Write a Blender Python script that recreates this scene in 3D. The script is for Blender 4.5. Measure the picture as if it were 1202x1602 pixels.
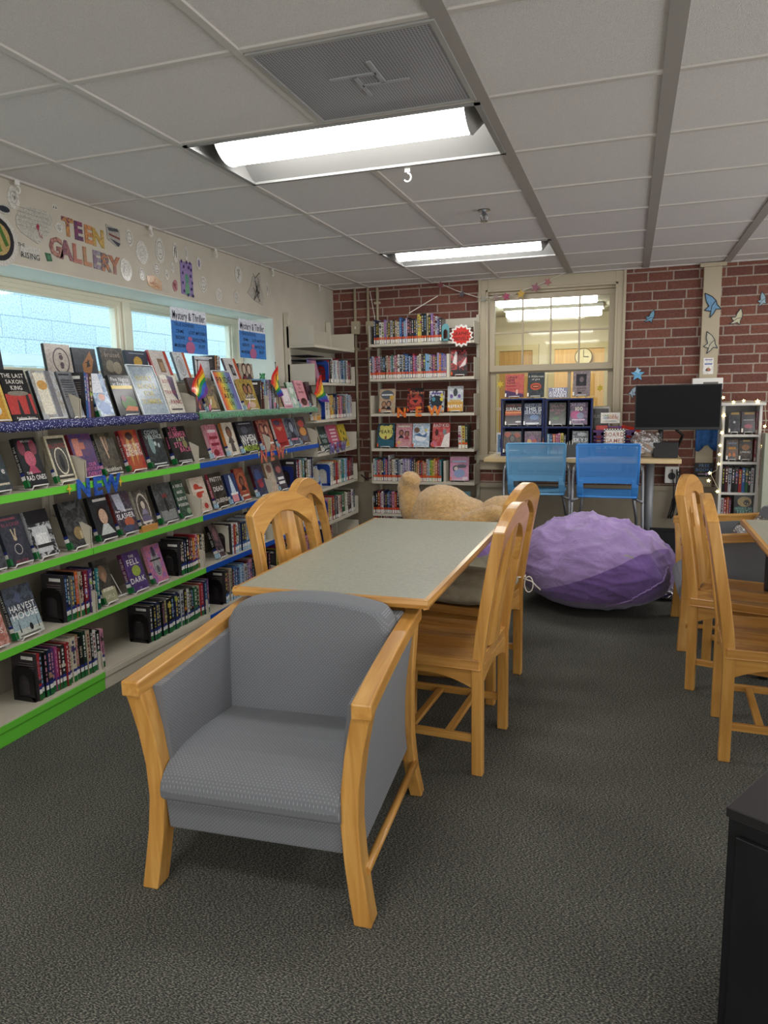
import bpy, math, random
from mathutils import Vector, Matrix, Euler
for o in list(bpy.data.objects): bpy.data.objects.remove(o)
C = bpy.context.scene.collection
PI = math.pi
# ------------------------------------------------------------ camera, world, exposure
F_PX = 1139.6; YAW, PITCH, ROLL = -.32492, -.15697, -.02025; CAM = Vector((0, 0, 1.40))
def basis():
    cy, sy = math.cos(YAW), math.sin(YAW)
    f = Vector((sy*math.cos(PITCH), cy*math.cos(PITCH), math.sin(PITCH)))
    r = Vector((cy, -sy, 0)); u = r.cross(f); c, s = math.cos(ROLL), math.sin(ROLL)
    return c*r + s*u, -s*r + c*u, f
CR, CU, CF = basis()
cam = bpy.data.objects.new('camera', bpy.data.cameras.new('camera')); C.objects.link(cam)
M = Matrix((CR, CU, -CF)).transposed().to_4x4(); M.translation = CAM; cam.matrix_world = M
cam.data.sensor_fit = 'HORIZONTAL'; cam.data.sensor_width = 36; cam.data.lens = F_PX/1202*36
cam.data.clip_start = .05
sc = bpy.context.scene; sc.camera = cam
sc.view_settings.view_transform = 'Standard'; sc.view_settings.look = 'None'
sc.view_settings.gamma = 1; sc.view_settings.use_curve_mapping = False
sc.view_settings.exposure = 0.16
LAMP = 15.5            # ceiling lens brightness
ROOM2 = 17           # lamps in the room behind the inner window
w = bpy.data.worlds.new('sky'); sc.world = w; w.use_nodes = True
w.node_tree.nodes['Background'].inputs[0].default_value = (.66, .86, 1, 1)
w.node_tree.nodes['Background'].inputs[1].default_value = 4.4
# daylight places area lamps added out of view to brighten the ceiling
def fill_light(name, loc, rot, sx, sy, power, col):
    l = bpy.data.lights.new(name, 'AREA'); l.shape = 'RECTANGLE'; l.size = sx; l.size_y = sy; l.energy = power; l.color = col
    o = bpy.data.objects.new(name, l); C.objects.link(o); o.location = loc; o.rotation_euler = rot; return o
fill_light('fill_light_front', (.3, -2.5, 1.25), (PI/2, 0, 0), 5.0, 1.9, 60, (.97, .985, 1))
fill_light('fill_light_right', (3.1, 2.6, 1.25), (PI/2, 0, PI/2), 6.5, 1.9, 80, (.97, .985, 1))
# measuring helpers: where a line of sight meets a real plane of the room
def ray(px, py): return CR*((px-601)/F_PX) + CU*((801-py)/F_PX) + CF
def atx(px, py, X): d = ray(px, py); return CAM + d*(X/d.x)
def aty(px, py, Y): d = ray(px, py); return CAM + d*(Y/d.y)
# ------------------------------------------------------------ colours and materials
def lin(c): return c/12.92 if c <= .04045 else ((c+.055)/1.055)**2.4
def hx(h):
    if not isinstance(h, str): return tuple(h)[:3]
    h = h.lstrip('#')
    if len(h) == 3: h = ''.join(ch*2 for ch in h)
    return tuple(lin(int(h[i:i+2], 16)/255) for i in (0, 2, 4))
MATS = {}
class NT:
    def __init__(s, name):
        s.m = bpy.data.materials.new(name); s.m.use_nodes = True; s.t = s.m.node_tree
        s.b = s.t.nodes['Principled BSDF']; MATS[name] = s.m
    def n(s, typ, **kw):
        nd = s.t.nodes.new(typ)
        for k, v in kw.items():
            if k.startswith('i_'): nd.inputs[k[2:].replace('_', ' ')].default_value = v
            else: setattr(nd, k, v)
        return nd
    def l(s, a, b): s.t.links.new(a, b)
def pm(name, col, rough=.5, metal=0, spec=.5, emit=0, coat=0, trans=0, sheen=0, alpha=1):
    k = NT(name); b = k.b
    b.inputs['Base Color'].default_value = (*hx(col), 1); b.inputs['Roughness'].default_value = rough
    b.inputs['Metallic'].default_value = metal; b.inputs['Specular IOR Level'].default_value = spec
    b.inputs['Coat Weight'].default_value = coat; b.inputs['Transmission Weight'].default_value = trans
    b.inputs['Sheen Weight'].default_value = sheen; b.inputs['Alpha'].default_value = alpha
    if emit: b.inputs['Emission Color'].default_value = (*hx(col), 1); b.inputs['Emission Strength'].default_value = emit
    return k.m
def noisy(name, c1, c2, scale, rough=.6, stretch=(1, 1, 1), bump=0, bscale=None, detail=3, lo=.35, hi=.65, coat=0, spec=.5, sheen=0, dist=0):
    k = NT(name); tc = k.n('ShaderNodeTexCoord'); mp = k.n('ShaderNodeMapping'); mp.inputs['Scale'].default_value = stretch
    k.l(tc.outputs['Object'], mp.inputs['Vector'])
    nz = k.n('ShaderNodeTexNoise'); nz.inputs['Scale'].default_value = scale; nz.inputs['Detail'].default_value = detail; nz.inputs['Distortion'].default_value = dist
    k.l(mp.outputs[0], nz.inputs['Vector'])
    cr = k.n('ShaderNodeValToRGB'); cr.color_ramp.elements[0].position = lo; cr.color_ramp.elements[1].position = hi
    cr.color_ramp.elements[0].color = (*hx(c1), 1); cr.color_ramp.elements[1].color = (*hx(c2), 1)
    k.l(nz.outputs['Fac'], cr.inputs['Fac']); k.l(cr.outputs[0], k.b.inputs['Base Color'])
    k.b.inputs['Roughness'].default_value = rough; k.b.inputs['Coat Weight'].default_value = coat
    k.b.inputs['Specular IOR Level'].default_value = spec; k.b.inputs['Sheen Weight'].default_value = sheen
    if bump:
        n2 = k.n('ShaderNodeTexNoise'); n2.inputs['Scale'].default_value = bscale or scale; n2.inputs['Detail'].default_value = 4
        k.l(mp.outputs[0], n2.inputs['Vector']); bp = k.n('ShaderNodeBump'); bp.inputs['Strength'].default_value = bump; bp.inputs['Distance'].default_value = .01
        k.l(n2.outputs['Fac'], bp.inputs['Height']); k.l(bp.outputs[0], k.b.inputs['Normal'])
    return k.m
def jacket_mat():
    k = NT('printed jacket'); a = k.n('ShaderNodeAttribute', attribute_name='Col'); a2 = k.n('ShaderNodeAttribute', attribute_name='Col2')
    tc = k.n('ShaderNodeTexCoord'); nz = k.n('ShaderNodeTexNoise'); nz.inputs['Scale'].default_value = 34; nz.inputs['Detail'].default_value = 3; nz.inputs['Distortion'].default_value = 1.2
    oi = k.n('ShaderNodeObjectInfo'); ad = k.n('ShaderNodeVectorMath', operation='ADD'); k.l(tc.outputs['Object'], ad.inputs[0])
    sc_ = k.n('ShaderNodeMath', operation='MULTIPLY'); sc_.inputs[1].default_value = 37; k.l(oi.outputs['Random'], sc_.inputs[0]); k.l(sc_.outputs[0], ad.inputs[1])
    k.l(ad.outputs[0], nz.inputs['Vector'])
    mr = k.n('ShaderNodeMapRange'); mr.inputs['From Min'].default_value = .46; mr.inputs['From Max'].default_value = .56; k.l(nz.outputs['Fac'], mr.inputs['Value'])
    mx = k.n('ShaderNodeMix', data_type='RGBA'); k.l(mr.outputs[0], mx.inputs[0]); k.l(a.outputs['Color'], mx.inputs[6]); k.l(a2.outputs['Color'], mx.inputs[7])
    n3 = k.n('ShaderNodeTexNoise'); n3.inputs['Scale'].default_value = 130; n3.inputs['Detail'].default_value = 3; k.l(ad.outputs[0], n3.inputs['Vector'])
    m3 = k.n('ShaderNodeMapRange'); m3.inputs['From Min'].default_value = .35; m3.inputs['From Max'].default_value = .65; m3.inputs['To Min'].default_value = .78; m3.inputs['To Max'].default_value = 1.15; k.l(n3.outputs['Fac'], m3.inputs['Value'])
    v3 = k.n('ShaderNodeVectorMath', operation='SCALE'); k.l(mx.outputs[2], v3.inputs[0]); k.l(m3.outputs[0], v3.inputs['Scale']); k.l(v3.outputs[0], k.b.inputs['Base Color']); k.b.inputs['Roughness'].default_value = .28; k.b.inputs['Coat Weight'].default_value = .2; k.b.inputs['Coat Roughness'].default_value = .1; k.b.inputs['Specular IOR Level'].default_value = .35
    return k.m
def wood_mat(name, c1, c2, c3, rough=.3, scale=1, axis=2):
    k = NT(name); tc = k.n('ShaderNodeTexCoord'); mp = k.n('ShaderNodeMapping')
    s = [14*scale]*3; s[axis] = 1.1*scale; mp.inputs['Scale'].default_value = s; k.l(tc.outputs['Object'], mp.inputs['Vector'])
    nz = k.n('ShaderNodeTexNoise'); nz.inputs['Scale'].default_value = 2.2; nz.inputs['Detail'].default_value = 6; nz.inputs['Distortion'].default_value = .8; k.l(mp.outputs[0], nz.inputs['Vector'])
    cr = k.n('ShaderNodeValToRGB'); e = cr.color_ramp.elements; e[0].position = .3; e[0].color = (*hx(c1), 1); e[1].position = .72; e[1].color = (*hx(c3), 1)
    m = e.new(.52); m.color = (*hx(c2), 1); k.l(nz.outputs['Fac'], cr.inputs['Fac'])
    wv = k.n('ShaderNodeTexNoise'); wv.inputs['Scale'].default_value = 9; k.l(mp.outputs[0], wv.inputs['Vector'])
    mx = k.n('ShaderNodeMix', data_type='RGBA', blend_type='MULTIPLY'); mx.inputs[0].default_value = .25; k.l(cr.outputs[0], mx.inputs[6]); k.l(wv.outputs['Color'], mx.inputs[7])
    hs = k.n('ShaderNodeHueSaturation'); hs.inputs['Value'].default_value = 1.08; k.l(cr.outputs[0], hs.inputs['Color'])
    k.l(hs.outputs[0], k.b.inputs['Base Color']); k.b.inputs['Roughness'].default_value = rough; k.b.inputs['Coat Weight'].default_value = .3; k.b.inputs['Coat Roughness'].default_value = .15
    return k.m
def brick_mat(name, uv, bw, rh, mortar, c1, c2, cm, rough=.85, bump=.6, noise=.5, msm=.1):
    k = NT(name); tc = k.n('ShaderNodeTexCoord'); sp = k.n('ShaderNodeSeparateXYZ'); cb = k.n('ShaderNodeCombineXYZ')
    k.l(tc.outputs['Object'], sp.inputs[0]); k.l(sp.outputs[uv[0]], cb.inputs[0]); k.l(sp.outputs[uv[1]], cb.inputs[1])
    br = k.n('ShaderNodeTexBrick'); br.inputs['Scale'].default_value = 1; br.inputs['Brick Width'].default_value = bw; br.inputs['Row Height'].default_value = rh
    br.inputs['Mortar Size'].default_value = mortar; br.inputs['Mortar Smooth'].default_value = msm; br.inputs['Bias'].default_value = -.1
    br.offset = .42; br.offset_frequency = 2; br.squash = .75; br.squash_frequency = 3
    br.inputs['Color1'].default_value = (*hx(c1), 1); br.inputs['Color2'].default_value = (*hx(c2), 1); br.inputs['Mortar'].default_value = (*hx(cm), 1)
    k.l(cb.outputs[0], br.inputs['Vector'])
    nz = k.n('ShaderNodeTexNoise'); nz.inputs['Scale'].default_value = 60; nz.inputs['Detail'].default_value = 5; k.l(tc.outputs['Object'], nz.inputs['Vector'])
    cr = k.n('ShaderNodeMapRange'); cr.inputs['From Min'].default_value = .3; cr.inputs['From Max'].default_value = .7; cr.inputs['To Min'].default_value = 1-noise*.5; cr.inputs['To Max'].default_value = 1+noise*.25
    k.l(nz.outputs['Fac'], cr.inputs['Value'])
    mx = k.n('ShaderNodeVectorMath', operation='SCALE'); k.l(br.outputs['Color'], mx.inputs[0]); k.l(cr.outputs[0], mx.inputs['Scale']); k.l(mx.outputs[0], k.b.inputs['Base Color'])
    k.b.inputs['Roughness'].default_value = rough
    sb = k.n('ShaderNodeMath', operation='MULTIPLY_ADD'); sb.inputs[1].default_value = -1; k.l(br.outputs['Fac'], sb.inputs[0]); k.l(nz.outputs['Fac'], sb.inputs[2])
    bp = k.n('ShaderNodeBump'); bp.inputs['Strength'].default_value = bump; bp.inputs['Distance'].default_value = .008; k.l(sb.outputs[0], bp.inputs['Height']); k.l(bp.outputs[0], k.b.inputs['Normal'])
    return k.m
def dots_mat(name, base, dot, pitch, r, rough=.6, uv=None, stagger=False, sheen=0, soft=.12, metal=0):
    """regular small dots: perforated metal or woven fabric"""
    k = NT(name); tc = k.n('ShaderNodeTexCoord'); sc_ = k.n('ShaderNodeVectorMath', operation='SCALE'); sc_.inputs['Scale'].default_value = 1/pitch; k.l(tc.outputs['Object'], sc_.inputs[0])
    if uv:
        sp = k.n('ShaderNodeSeparateXYZ'); cb = k.n('ShaderNodeCombineXYZ'); k.l(sc_.outputs[0], sp.inputs[0]); k.l(sp.outputs[uv[0]], cb.inputs[0]); k.l(sp.outputs[uv[1]], cb.inputs[1])
        sc_ = k.n('ShaderNodeMapping'); sc_.inputs['Rotation'].default_value = (0, 0, PI/4); k.l(cb.outputs[0], sc_.inputs['Vector'])
    vo = k.n('ShaderNodeTexVoronoi'); vo.inputs['Scale'].default_value = 1; vo.voronoi_dimensions = '2D' if uv else '3D'; vo.inputs['Randomness'].default_value = .12 if stagger else 0; k.l(sc_.outputs[0], vo.inputs['Vector'])
    mr = k.n('ShaderNodeMapRange'); mr.inputs['From Min'].default_value = r; mr.inputs['From Max'].default_value = r+soft; k.l(vo.outputs['Distance'], mr.inputs['Value'])
    mx = k.n('ShaderNodeMix', data_type='RGBA'); mx.inputs[6].default_value = (*hx(dot), 1); mx.inputs[7].default_value = (*hx(base), 1); k.l(mr.outputs[0], mx.inputs[0]); k.l(mx.outputs[2], k.b.inputs['Base Color'])
    k.b.inputs['Roughness'].default_value = rough; k.b.inputs['Sheen Weight'].default_value = sheen; k.b.inputs['Metallic'].default_value = metal
    bp = k.n('ShaderNodeBump'); bp.inputs['Strength'].default_value = .25; bp.inputs['Distance'].default_value = .001; k.l(mr.outputs[0], bp.inputs['Height']); k.l(bp.outputs[0], k.b.inputs['Normal'])
    return k.m
def glass_mat(name, tint='fff', refl=.25):
    k = NT(name); t = k.t; t.nodes.remove(k.b); out = t.nodes['Material Output']
    tr = k.n('ShaderNodeBsdfTransparent'); tr.inputs[0].default_value = (*hx(tint), 1); gl = k.n('ShaderNodeBsdfGlossy'); gl.inputs['Roughness'].default_value = .03
    lw = k.n('ShaderNodeLayerWeight'); lw.inputs['Blend'].default_value = .25; mu = k.n('ShaderNodeMath', operation='MULTIPLY_ADD'); mu.inputs[1].default_value = refl*.5; mu.inputs[2].default_value = .02; k.l(lw.outputs['Facing'], mu.inputs[0])
    mx = k.n('ShaderNodeMixShader'); k.l(mu.outputs[0], mx.inputs[0]); k.l(tr.outputs[0], mx.inputs[1]); k.l(gl.outputs[0], mx.inputs[2]); k.l(mx.outputs[0], out.inputs['Surface'])
    return k.m
def plastic_film():
    k = NT('clear crumpled film'); t = k.t; t.nodes.remove(k.b); out = t.nodes['Material Output']
    tr = k.n('ShaderNodeBsdfTransparent'); gl = k.n('ShaderNodeBsdfGlossy'); gl.inputs['Roughness'].default_value = .12
    nz = k.n('ShaderNodeTexNoise'); nz.inputs['Scale'].default_value = 30; nz.inputs['Detail'].default_value = 4
    tc = k.n('ShaderNodeTexCoord'); k.l(tc.outputs['Object'], nz.inputs['Vector'])
    bp = k.n('ShaderNodeBump'); bp.inputs['Strength'].default_value = 1; bp.inputs['Distance'].default_value = .03; k.l(nz.outputs['Fac'], bp.inputs['Height']); k.l(bp.outputs[0], gl.inputs['Normal'])
    mx = k.n('ShaderNodeMixShader'); mx.inputs[0].default_value = .42; k.l(tr.outputs[0], mx.inputs[1]); k.l(gl.outputs[0], mx.inputs[2]); k.l(mx.outputs[0], out.inputs['Surface'])
    return k.m
def carpet_mat():
    k = NT('carpet'); tc = k.n('ShaderNodeTexCoord')
    a = k.n('ShaderNodeTexNoise'); a.inputs['Scale'].default_value = 340; a.inputs['Detail'].default_value = 2; mp = k.n('ShaderNodeMapping'); mp.inputs['Scale'].default_value = (.45, 1, 1); mp.inputs['Rotation'].default_value = (0, 0, .2); k.l(tc.outputs['Object'], mp.inputs['Vector']); k.l(mp.outputs[0], a.inputs['Vector'])
    cr = k.n('ShaderNodeValToRGB'); e = cr.color_ramp.elements; e[0].position = .36; e[0].color = (*hx('2a2c2a'), 1); e[1].position = .66; e[1].color = (*hx('8a867a'), 1); m = e.new(.5); m.color = (*hx('4b4c48'), 1)
    k.l(a.outputs['Fac'], cr.inputs['Fac'])
    b = k.n('ShaderNodeTexNoise'); b.inputs['Scale'].default_value = 2.5; b.inputs['Detail'].default_value = 4; k.l(tc.outputs['Object'], b.inputs['Vector'])
    mr = k.n('ShaderNodeMapRange'); mr.inputs['From Min'].default_value = .3; mr.inputs['From Max'].default_value = .7; mr.inputs['To Min'].default_value = .86; mr.inputs['To Max'].default_value = 1.08; k.l(b.outputs['Fac'], mr.inputs['Value'])
    v = k.n('ShaderNodeVectorMath', operation='SCALE'); k.l(cr.outputs[0], v.inputs[0]); k.l(mr.outputs[0], v.inputs['Scale']); k.l(v.outputs[0], k.b.inputs['Base Color'])
    k.b.inputs['Roughness'].default_value = .95; k.b.inputs['Specular IOR Level'].default_value = .15
    bp = k.n('ShaderNodeBump'); bp.inputs['Strength'].default_value = .9; bp.inputs['Distance'].default_value = .004; k.l(a.outputs['Fac'], bp.inputs['Height']); k.l(bp.outputs[0], k.b.inputs['Normal'])
    return k.m
WOOD = wood_mat('maple', 'a67434', 'bb8944', 'c99a54'); WOODX = wood_mat('maple across', 'a67434', 'bb8944', 'c99a54', axis=0); WOODY = wood_mat('maple along', 'a67434', 'bb8944', 'c99a54', axis=1)
SEATW = wood_mat('maple seat boards', '9c6c34', 'b58344', 'c49654', axis=1, rough=.25)
LAM = noisy('grey green laminate', '8e8f80', 'a0a090', 90, rough=.42, detail=4, lo=.3, hi=.7)
FABXY, FABXZ, FABYZ = [dots_mat('grey woven upholstery '+'xyz'[a]+'xyz'[b], '67696d', '8a8c91', .0082, .11, rough=.85, stagger=False, sheen=.1, uv=(a, b)) for a, b in ((0, 1), (0, 2), (1, 2))]
CARPET = carpet_mat()
TILE = noisy('ceiling tile', 'dad6d4', 'e6e2e0', 260, rough=.95, bump=.5, bscale=300, detail=2)
GRIDM = pm('ceiling grid metal', 'cbc6c0', .5); GRIDD = pm('wide ceiling bar', 'a09b96', .6)
CREAM = noisy('cream wall paint', 'bcb5a6', 'c3bcad', 6, rough=.7)
BACKP = noisy('beige wall paint', '9c917e', 'a39884', 6, rough=.7)
TRIMW = pm('window trim cream paint', 'e4dcc6', .5); REV = pm('white reveal paint', 'dcdcd2', .6); TRIMB = pm('beige trim paint', 'b3a68d', .45)
BRICK = brick_mat('red brown brick', (0, 2), .262, .0765, .0055, '683f36', '815041', 'a3968a')
BLOCK = brick_mat('painted block outdoors', (1, 2), .62, .2, .004, 'b9c6cc', 'c6d2d6', '9aa9b2', noise=.7, bump=1)
METAL = pm('beige shelf metal', 'c2bbaa', .4); METALD = dots_mat('perforated shelf back', '8a8374', '4c473f', .011, .2, rough=.6)
LIME = pm('lime green strip', '66c23c', .35); BLUE = pm('royal blue strip', '0b48a6', .35)
JACK = jacket_mat(); PAGES = noisy('page edges', 'cfc8b8', 'e4dfd2', 300, stretch=(1, 1, .05), rough=.8)
WHITE = pm('white plastic', 'e6e4df', .35); WIRE = pm('white wire', 'e8e6e2', .3, coat=.3); BLACK = pm('black metal', '0c0c0e', .35); BLACKP = pm('black matte', '141416', .5)
GREYM = pm('grey metal', '7d7f82', .35, metal=.6); PAPER = pm('paper', 'e8e4da', .8)
GREENST = pm('green sticker', '12602c', .4); NAVYST = pm('navy sticker', '1c2a6a', .4)
FILM = plastic_film(); GLASS = glass_mat('window glass', 'f6fbfb')
LENS = pm('glowing lens', 'fdfcfa', .5, emit=LAMP); LENS2 = pm('glowing tube far room', 'fffaec', .5, emit=ROOM2)
# ------------------------------------------------------------ mesh builder
class MB:
    def __init__(s): s.v = []; s.f = []; s.m = []; s.c = []; s.c2 = []
    def add(s, vs, fs, mi=0, col=None, col2=None):
        b = len(s.v); s.v += [tuple(p) for p in vs]
        for f in fs: s.f.append([b+i for i in f]); s.m.append(mi); s.c.append(col); s.c2.append(col2 or col)
        return s
    def box(s, x0, x1, y0, y1, z0, z1, mi=0, col=None, col2=None, mat=None):
        vs = [Vector((x, y, z)) for z in (z0, z1) for y in (y0, y1) for x in (x0, x1)]
        if mat: vs = [mat @ p for p in vs]
        return s.add(vs, [(0, 2, 3, 1), (4, 5, 7, 6), (0, 1, 5, 4), (2, 6, 7, 3), (0, 4, 6, 2), (1, 3, 7, 5)], mi, col, col2)
    def hexa(s, a, b, mi=0, col=None):
        """loft between two quads"""
        return s.add(list(a)+list(b), [(3, 2, 1, 0), (4, 5, 6, 7), (0, 1, 5, 4), (1, 2, 6, 5), (2, 3, 7, 6), (3, 0, 4, 7)], mi, col)
    def loft(s, rings, mi=0, caps=True, closed=True, col=None):
        n = len(rings[0]); vs = [p for r in rings for p in r]; fs = []
        for i in range(len(rings)-1):
            for j in range(n if closed else n-1):
                k = (j+1) % n; fs.append((i*n+j, i*n+k, (i+1)*n+k, (i+1)*n+j))
        if caps and closed: fs.append(tuple(range(n-1, -1, -1))); fs.append(tuple((len(rings)-1)*n+j for j in range(n)))
        return s.add(vs, fs, mi, col)
    def tube(s, pts, r, n=8, mi=0, caps=True, col=None):
        pts = [Vector(p) for p in pts]; rings = []; N = len(pts); rr = r if isinstance(r, (list, tuple)) else [r]*N
        up = None
        for i, p in enumerate(pts):
            d = (pts[min(i+1, N-1)]-pts[max(i-1, 0)]); d = d.normalized() if d.length > 1e-9 else Vector((0, 0, 1))
            if up is None: up = Vector((0, 0, 1)) if abs(d.z) < .9 else Vector((1, 0, 0))
            a = d.cross(up); a = a.normalized() if a.length > 1e-6 else Vector((1, 0, 0)); b = a.cross(d).normalized(); up = b
            rings.append([p + (a*math.cos(2*PI*j/n) + b*math.sin(2*PI*j/n))*rr[i] for j in range(n)])
        return s.loft(rings, mi, caps, col=col)
    def prism(s, poly, fn, t0, t1, mi=0, col=None):
        """poly of 2D points; fn(a,b,t)->3D"""
        n = len(poly); vs = [fn(a, b, t0) for a, b in poly]+[fn(a, b, t1) for a, b in poly]
        return s.add(vs, [tuple(range(n-1, -1, -1)), tuple(range(n, 2*n))]+[(i, (i+1) % n, n+(i+1) % n, n+i) for i in range(n)], mi, col)
    def ell(s, c, r, nu=16, nv=10, mi=0, mat=None, col=None):
        c = Vector(c); vs = []; fs = []
        for i in range(nv+1):
            th = PI*i/nv
            for j in range(nu):
                ph = 2*PI*j/nu; p = Vector((r[0]*math.sin(th)*math.cos(ph), r[1]*math.sin(th)*math.sin(ph), r[2]*math.cos(th)))
                if mat: p = mat @ p
                vs.append(c+p)
        for i in range(nv):
            for j in range(nu): fs.append((i*nu+j, (i+1)*nu+j, (i+1)*nu+(j+1) % nu, i*nu+(j+1) % nu))
        return s.add(vs, fs, mi, col=col)
    def mesh(s, name, mats):
        me = bpy.data.meshes.new(name); me.from_pydata(s.v, [], s.f)
        for m in (mats if isinstance(mats, (list, tuple)) else [mats]): me.materials.append(m)
        me.polygons.foreach_set('material_index', s.m)
        if any(c is not None for c in s.c):
            for nm, src in (('Col', s.c), ('Col2', s.c2)):
                at = me.color_attributes.new(nm, 'FLOAT_COLOR', 'CORNER'); buf = []
                for f, c in zip(s.f, src):
                    c = hx(c) if c is not None else (1, 1, 1); buf += [*c, 1]*len(f)
                at.data.foreach_set('color', buf)
        me.update(); return me
    def build(s, name, mats, parent=None, smooth=False, bevel=0, kind=None, label=None, sub=0, loc=None):
        o = bpy.data.objects.new(name, s.mesh(name, mats)); C.objects.link(o); o.parent = parent
        if loc: o.location = loc
        if smooth:
            o.data.polygons.foreach_set('use_smooth', [True]*len(o.data.polygons))
        if bevel:
            b = o.modifiers.new('edge', 'BEVEL'); b.width = bevel; b.segments = 2; b.limit_method = 'ANGLE'; b.angle_limit = .7
        if sub: m = o.modifiers.new('soft', 'SUBSURF'); m.levels = sub; m.render_levels = sub
        if kind: o['kind'] = kind
        if label: o['label'] = label
        return o
def tag(o, label, cat, group=None, kind=None):
    o['label'] = label; o['category'] = cat
    if group: o['group'] = group
    if kind: o['kind'] = kind
    return o
def thing(name, label, cat, loc=(0, 0, 0), rz=0, group=None, rx=0):
    o = bpy.data.objects.new(name, None); C.objects.link(o); o.location = loc; o.rotation_euler = (rx, 0, rz); o.empty_display_size = .05
    return tag(o, label, cat, group)
def struct(name, mb, mats, **k): return mb.build(name, mats, kind='structure', **k)
def dup(root, loc, rz, label=None, group=None):
    r = root.copy(); C.objects.link(r); r.location = loc; r.rotation_euler = (root.rotation_euler.x, 0, rz)
    if label: r['label'] = label
    if group: r['group'] = group
    for ch in list(root.children):
        c = ch.copy(); C.objects.link(c); c.parent = r
        for g in ch.children: d = g.copy(); C.objects.link(d); d.parent = c
    return r
def bx(x0, x1, y0, y1, z0, z1, **k): return MB().box(x0, x1, y0, y1, z0, z1, **k)
# ------------------------------------------------------------ lettering
GL = {}; GLB = {}
def make_glyphs(GL, off):
    obs = []
    for ch in 'ABCDEFGHIJKLMNOPQRSTUVWXYZabcdefghijklmnopqrstuvwxyz0123456789&!\'.,?':
        cu = bpy.data.curves.new('g', 'FONT'); cu.body = ch; cu.resolution_u = 2; cu.size = 1; cu.offset = off; cu.fill_mode = 'FRONT'
        o = bpy.data.objects.new('g', cu); C.objects.link(o); obs.append((ch, o))
    bpy.context.view_layer.update(); dg = bpy.context.evaluated_depsgraph_get()
    for ch, o in obs:
        me = o.evaluated_get(dg).to_mesh(); vs = [(v.co.x, v.co.y) for v in me.vertices]; fs = [tuple(p.vertices) for p in me.polygons]
        GL[ch] = (vs, fs, max([v[0] for v in vs] or [.3])+.07); o.evaluated_get(dg).to_mesh_clear()
    for ch, o in obs: cu = o.data; bpy.data.objects.remove(o); bpy.data.curves.remove(cu)
make_glyphs(GL, .012); make_glyphs(GLB, .045)
def text_geo(t, h, maxw=None, bold=False):
    GL_ = GLB if bold else GL
    k = h/.72; x = 0; V = []; Fc = []
    for ch in t:
        if ch == ' ' or ch not in GL_: x += .32; continue
        vs, fs, ad = GL_[ch]; b = len(V); V += [(x+a, c) for a, c in vs]; Fc += [tuple(b+i for i in f) for f in fs]; x += ad
    kx = k if not maxw or x*k <= maxw else maxw/x
    return [((a-x/2)*kx, (c-.36)*k) for a, c in V], Fc
def put_text(mb, t, h, fn, mi=0, col=None, maxw=None, depth=None, bold=False):
    V, Fc = text_geo(t, h, maxw, bold)
    if depth is None: mb.add([fn(a, b, 0) for a, b in V], Fc, mi, col)
    else:
        n = len(V); vs = [fn(a, b, 0) for a, b in V]+[fn(a, b, depth) for a, b in V]; fs = [tuple(f) for f in Fc]+[tuple(n+i for i in reversed(f)) for f in Fc]
        cnt = {}
        for f in Fc:
            for i in range(len(f)):
                e = (f[i], f[(i+1) % len(f)]); cnt[e] = 1
        for (a, b) in cnt:
            if (b, a) not in cnt: fs.append((b, a, n+a, n+b))
        mb.add(vs, fs, mi, col)
# ------------------------------------------------------------ the room
XL, YB, ZC = -2.70, 6.63, 2.405
OX, OY, T = -.516, 2.683, .61
struct('floor', bx(-3.0, 3.4, -2.8, 6.9, -.1, 0), CARPET)
# left wall with the long window opening
W0, W1, WZ0, WZ1 = 1.2, 5.36, 1.515, 2.035
m = MB(); m.box(-3.02, XL, -2.8, 6.9, -.1, WZ0, 0).box(-3.02, XL, -2.8, 6.9, WZ1, 2.7, 0).box(-3.02, XL, -2.8, W0, WZ0, WZ1, 0).box(-3.02, XL, W1, 6.9, WZ0, WZ1, 0)
struct('wall_left', m, CREAM)
m = MB(); e = .004
m.box(-3.0, XL+.001, W0, W1, WZ1-e, WZ1, 0).box(-3.0, XL+.001, W1-e, W1, WZ0, WZ1, 0).box(-3.0, XL+.012, W0, W1-e, WZ0, WZ0+.012, 0)
struct('trim_1', m, REV)
struct('wall_right', bx(3.2, 3.4, -2.8, 6.9, -.1, 2.7), CREAM)
struct('wall_front', bx(-3.0, 3.2, -2.8, -2.6, -.1, 2.7), CREAM)
# brick back wall, painted below the ledge
bwx0, bwx1, bwz0, bwz1 = -1.25, -.11, .84, 2.31
m = MB()
for a, b, c, d in ((-2.7, bwx0, .58, 2.7), (bwx1, 3.2, .58, 2.7), (bwx0, bwx1, bwz1, 2.7), (bwx0, bwx1, .58, bwz0)): m.box(a, b, YB, YB+.25, c, d, 0)
m.box(-2.7, 3.2, YB-.012, YB+.25, -.1, .56, 1).box(-2.7, 3.2, YB-.03, YB+.25, .56, .60, 1)
struct('wall_back', m, [BRICK, BACKP])
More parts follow.
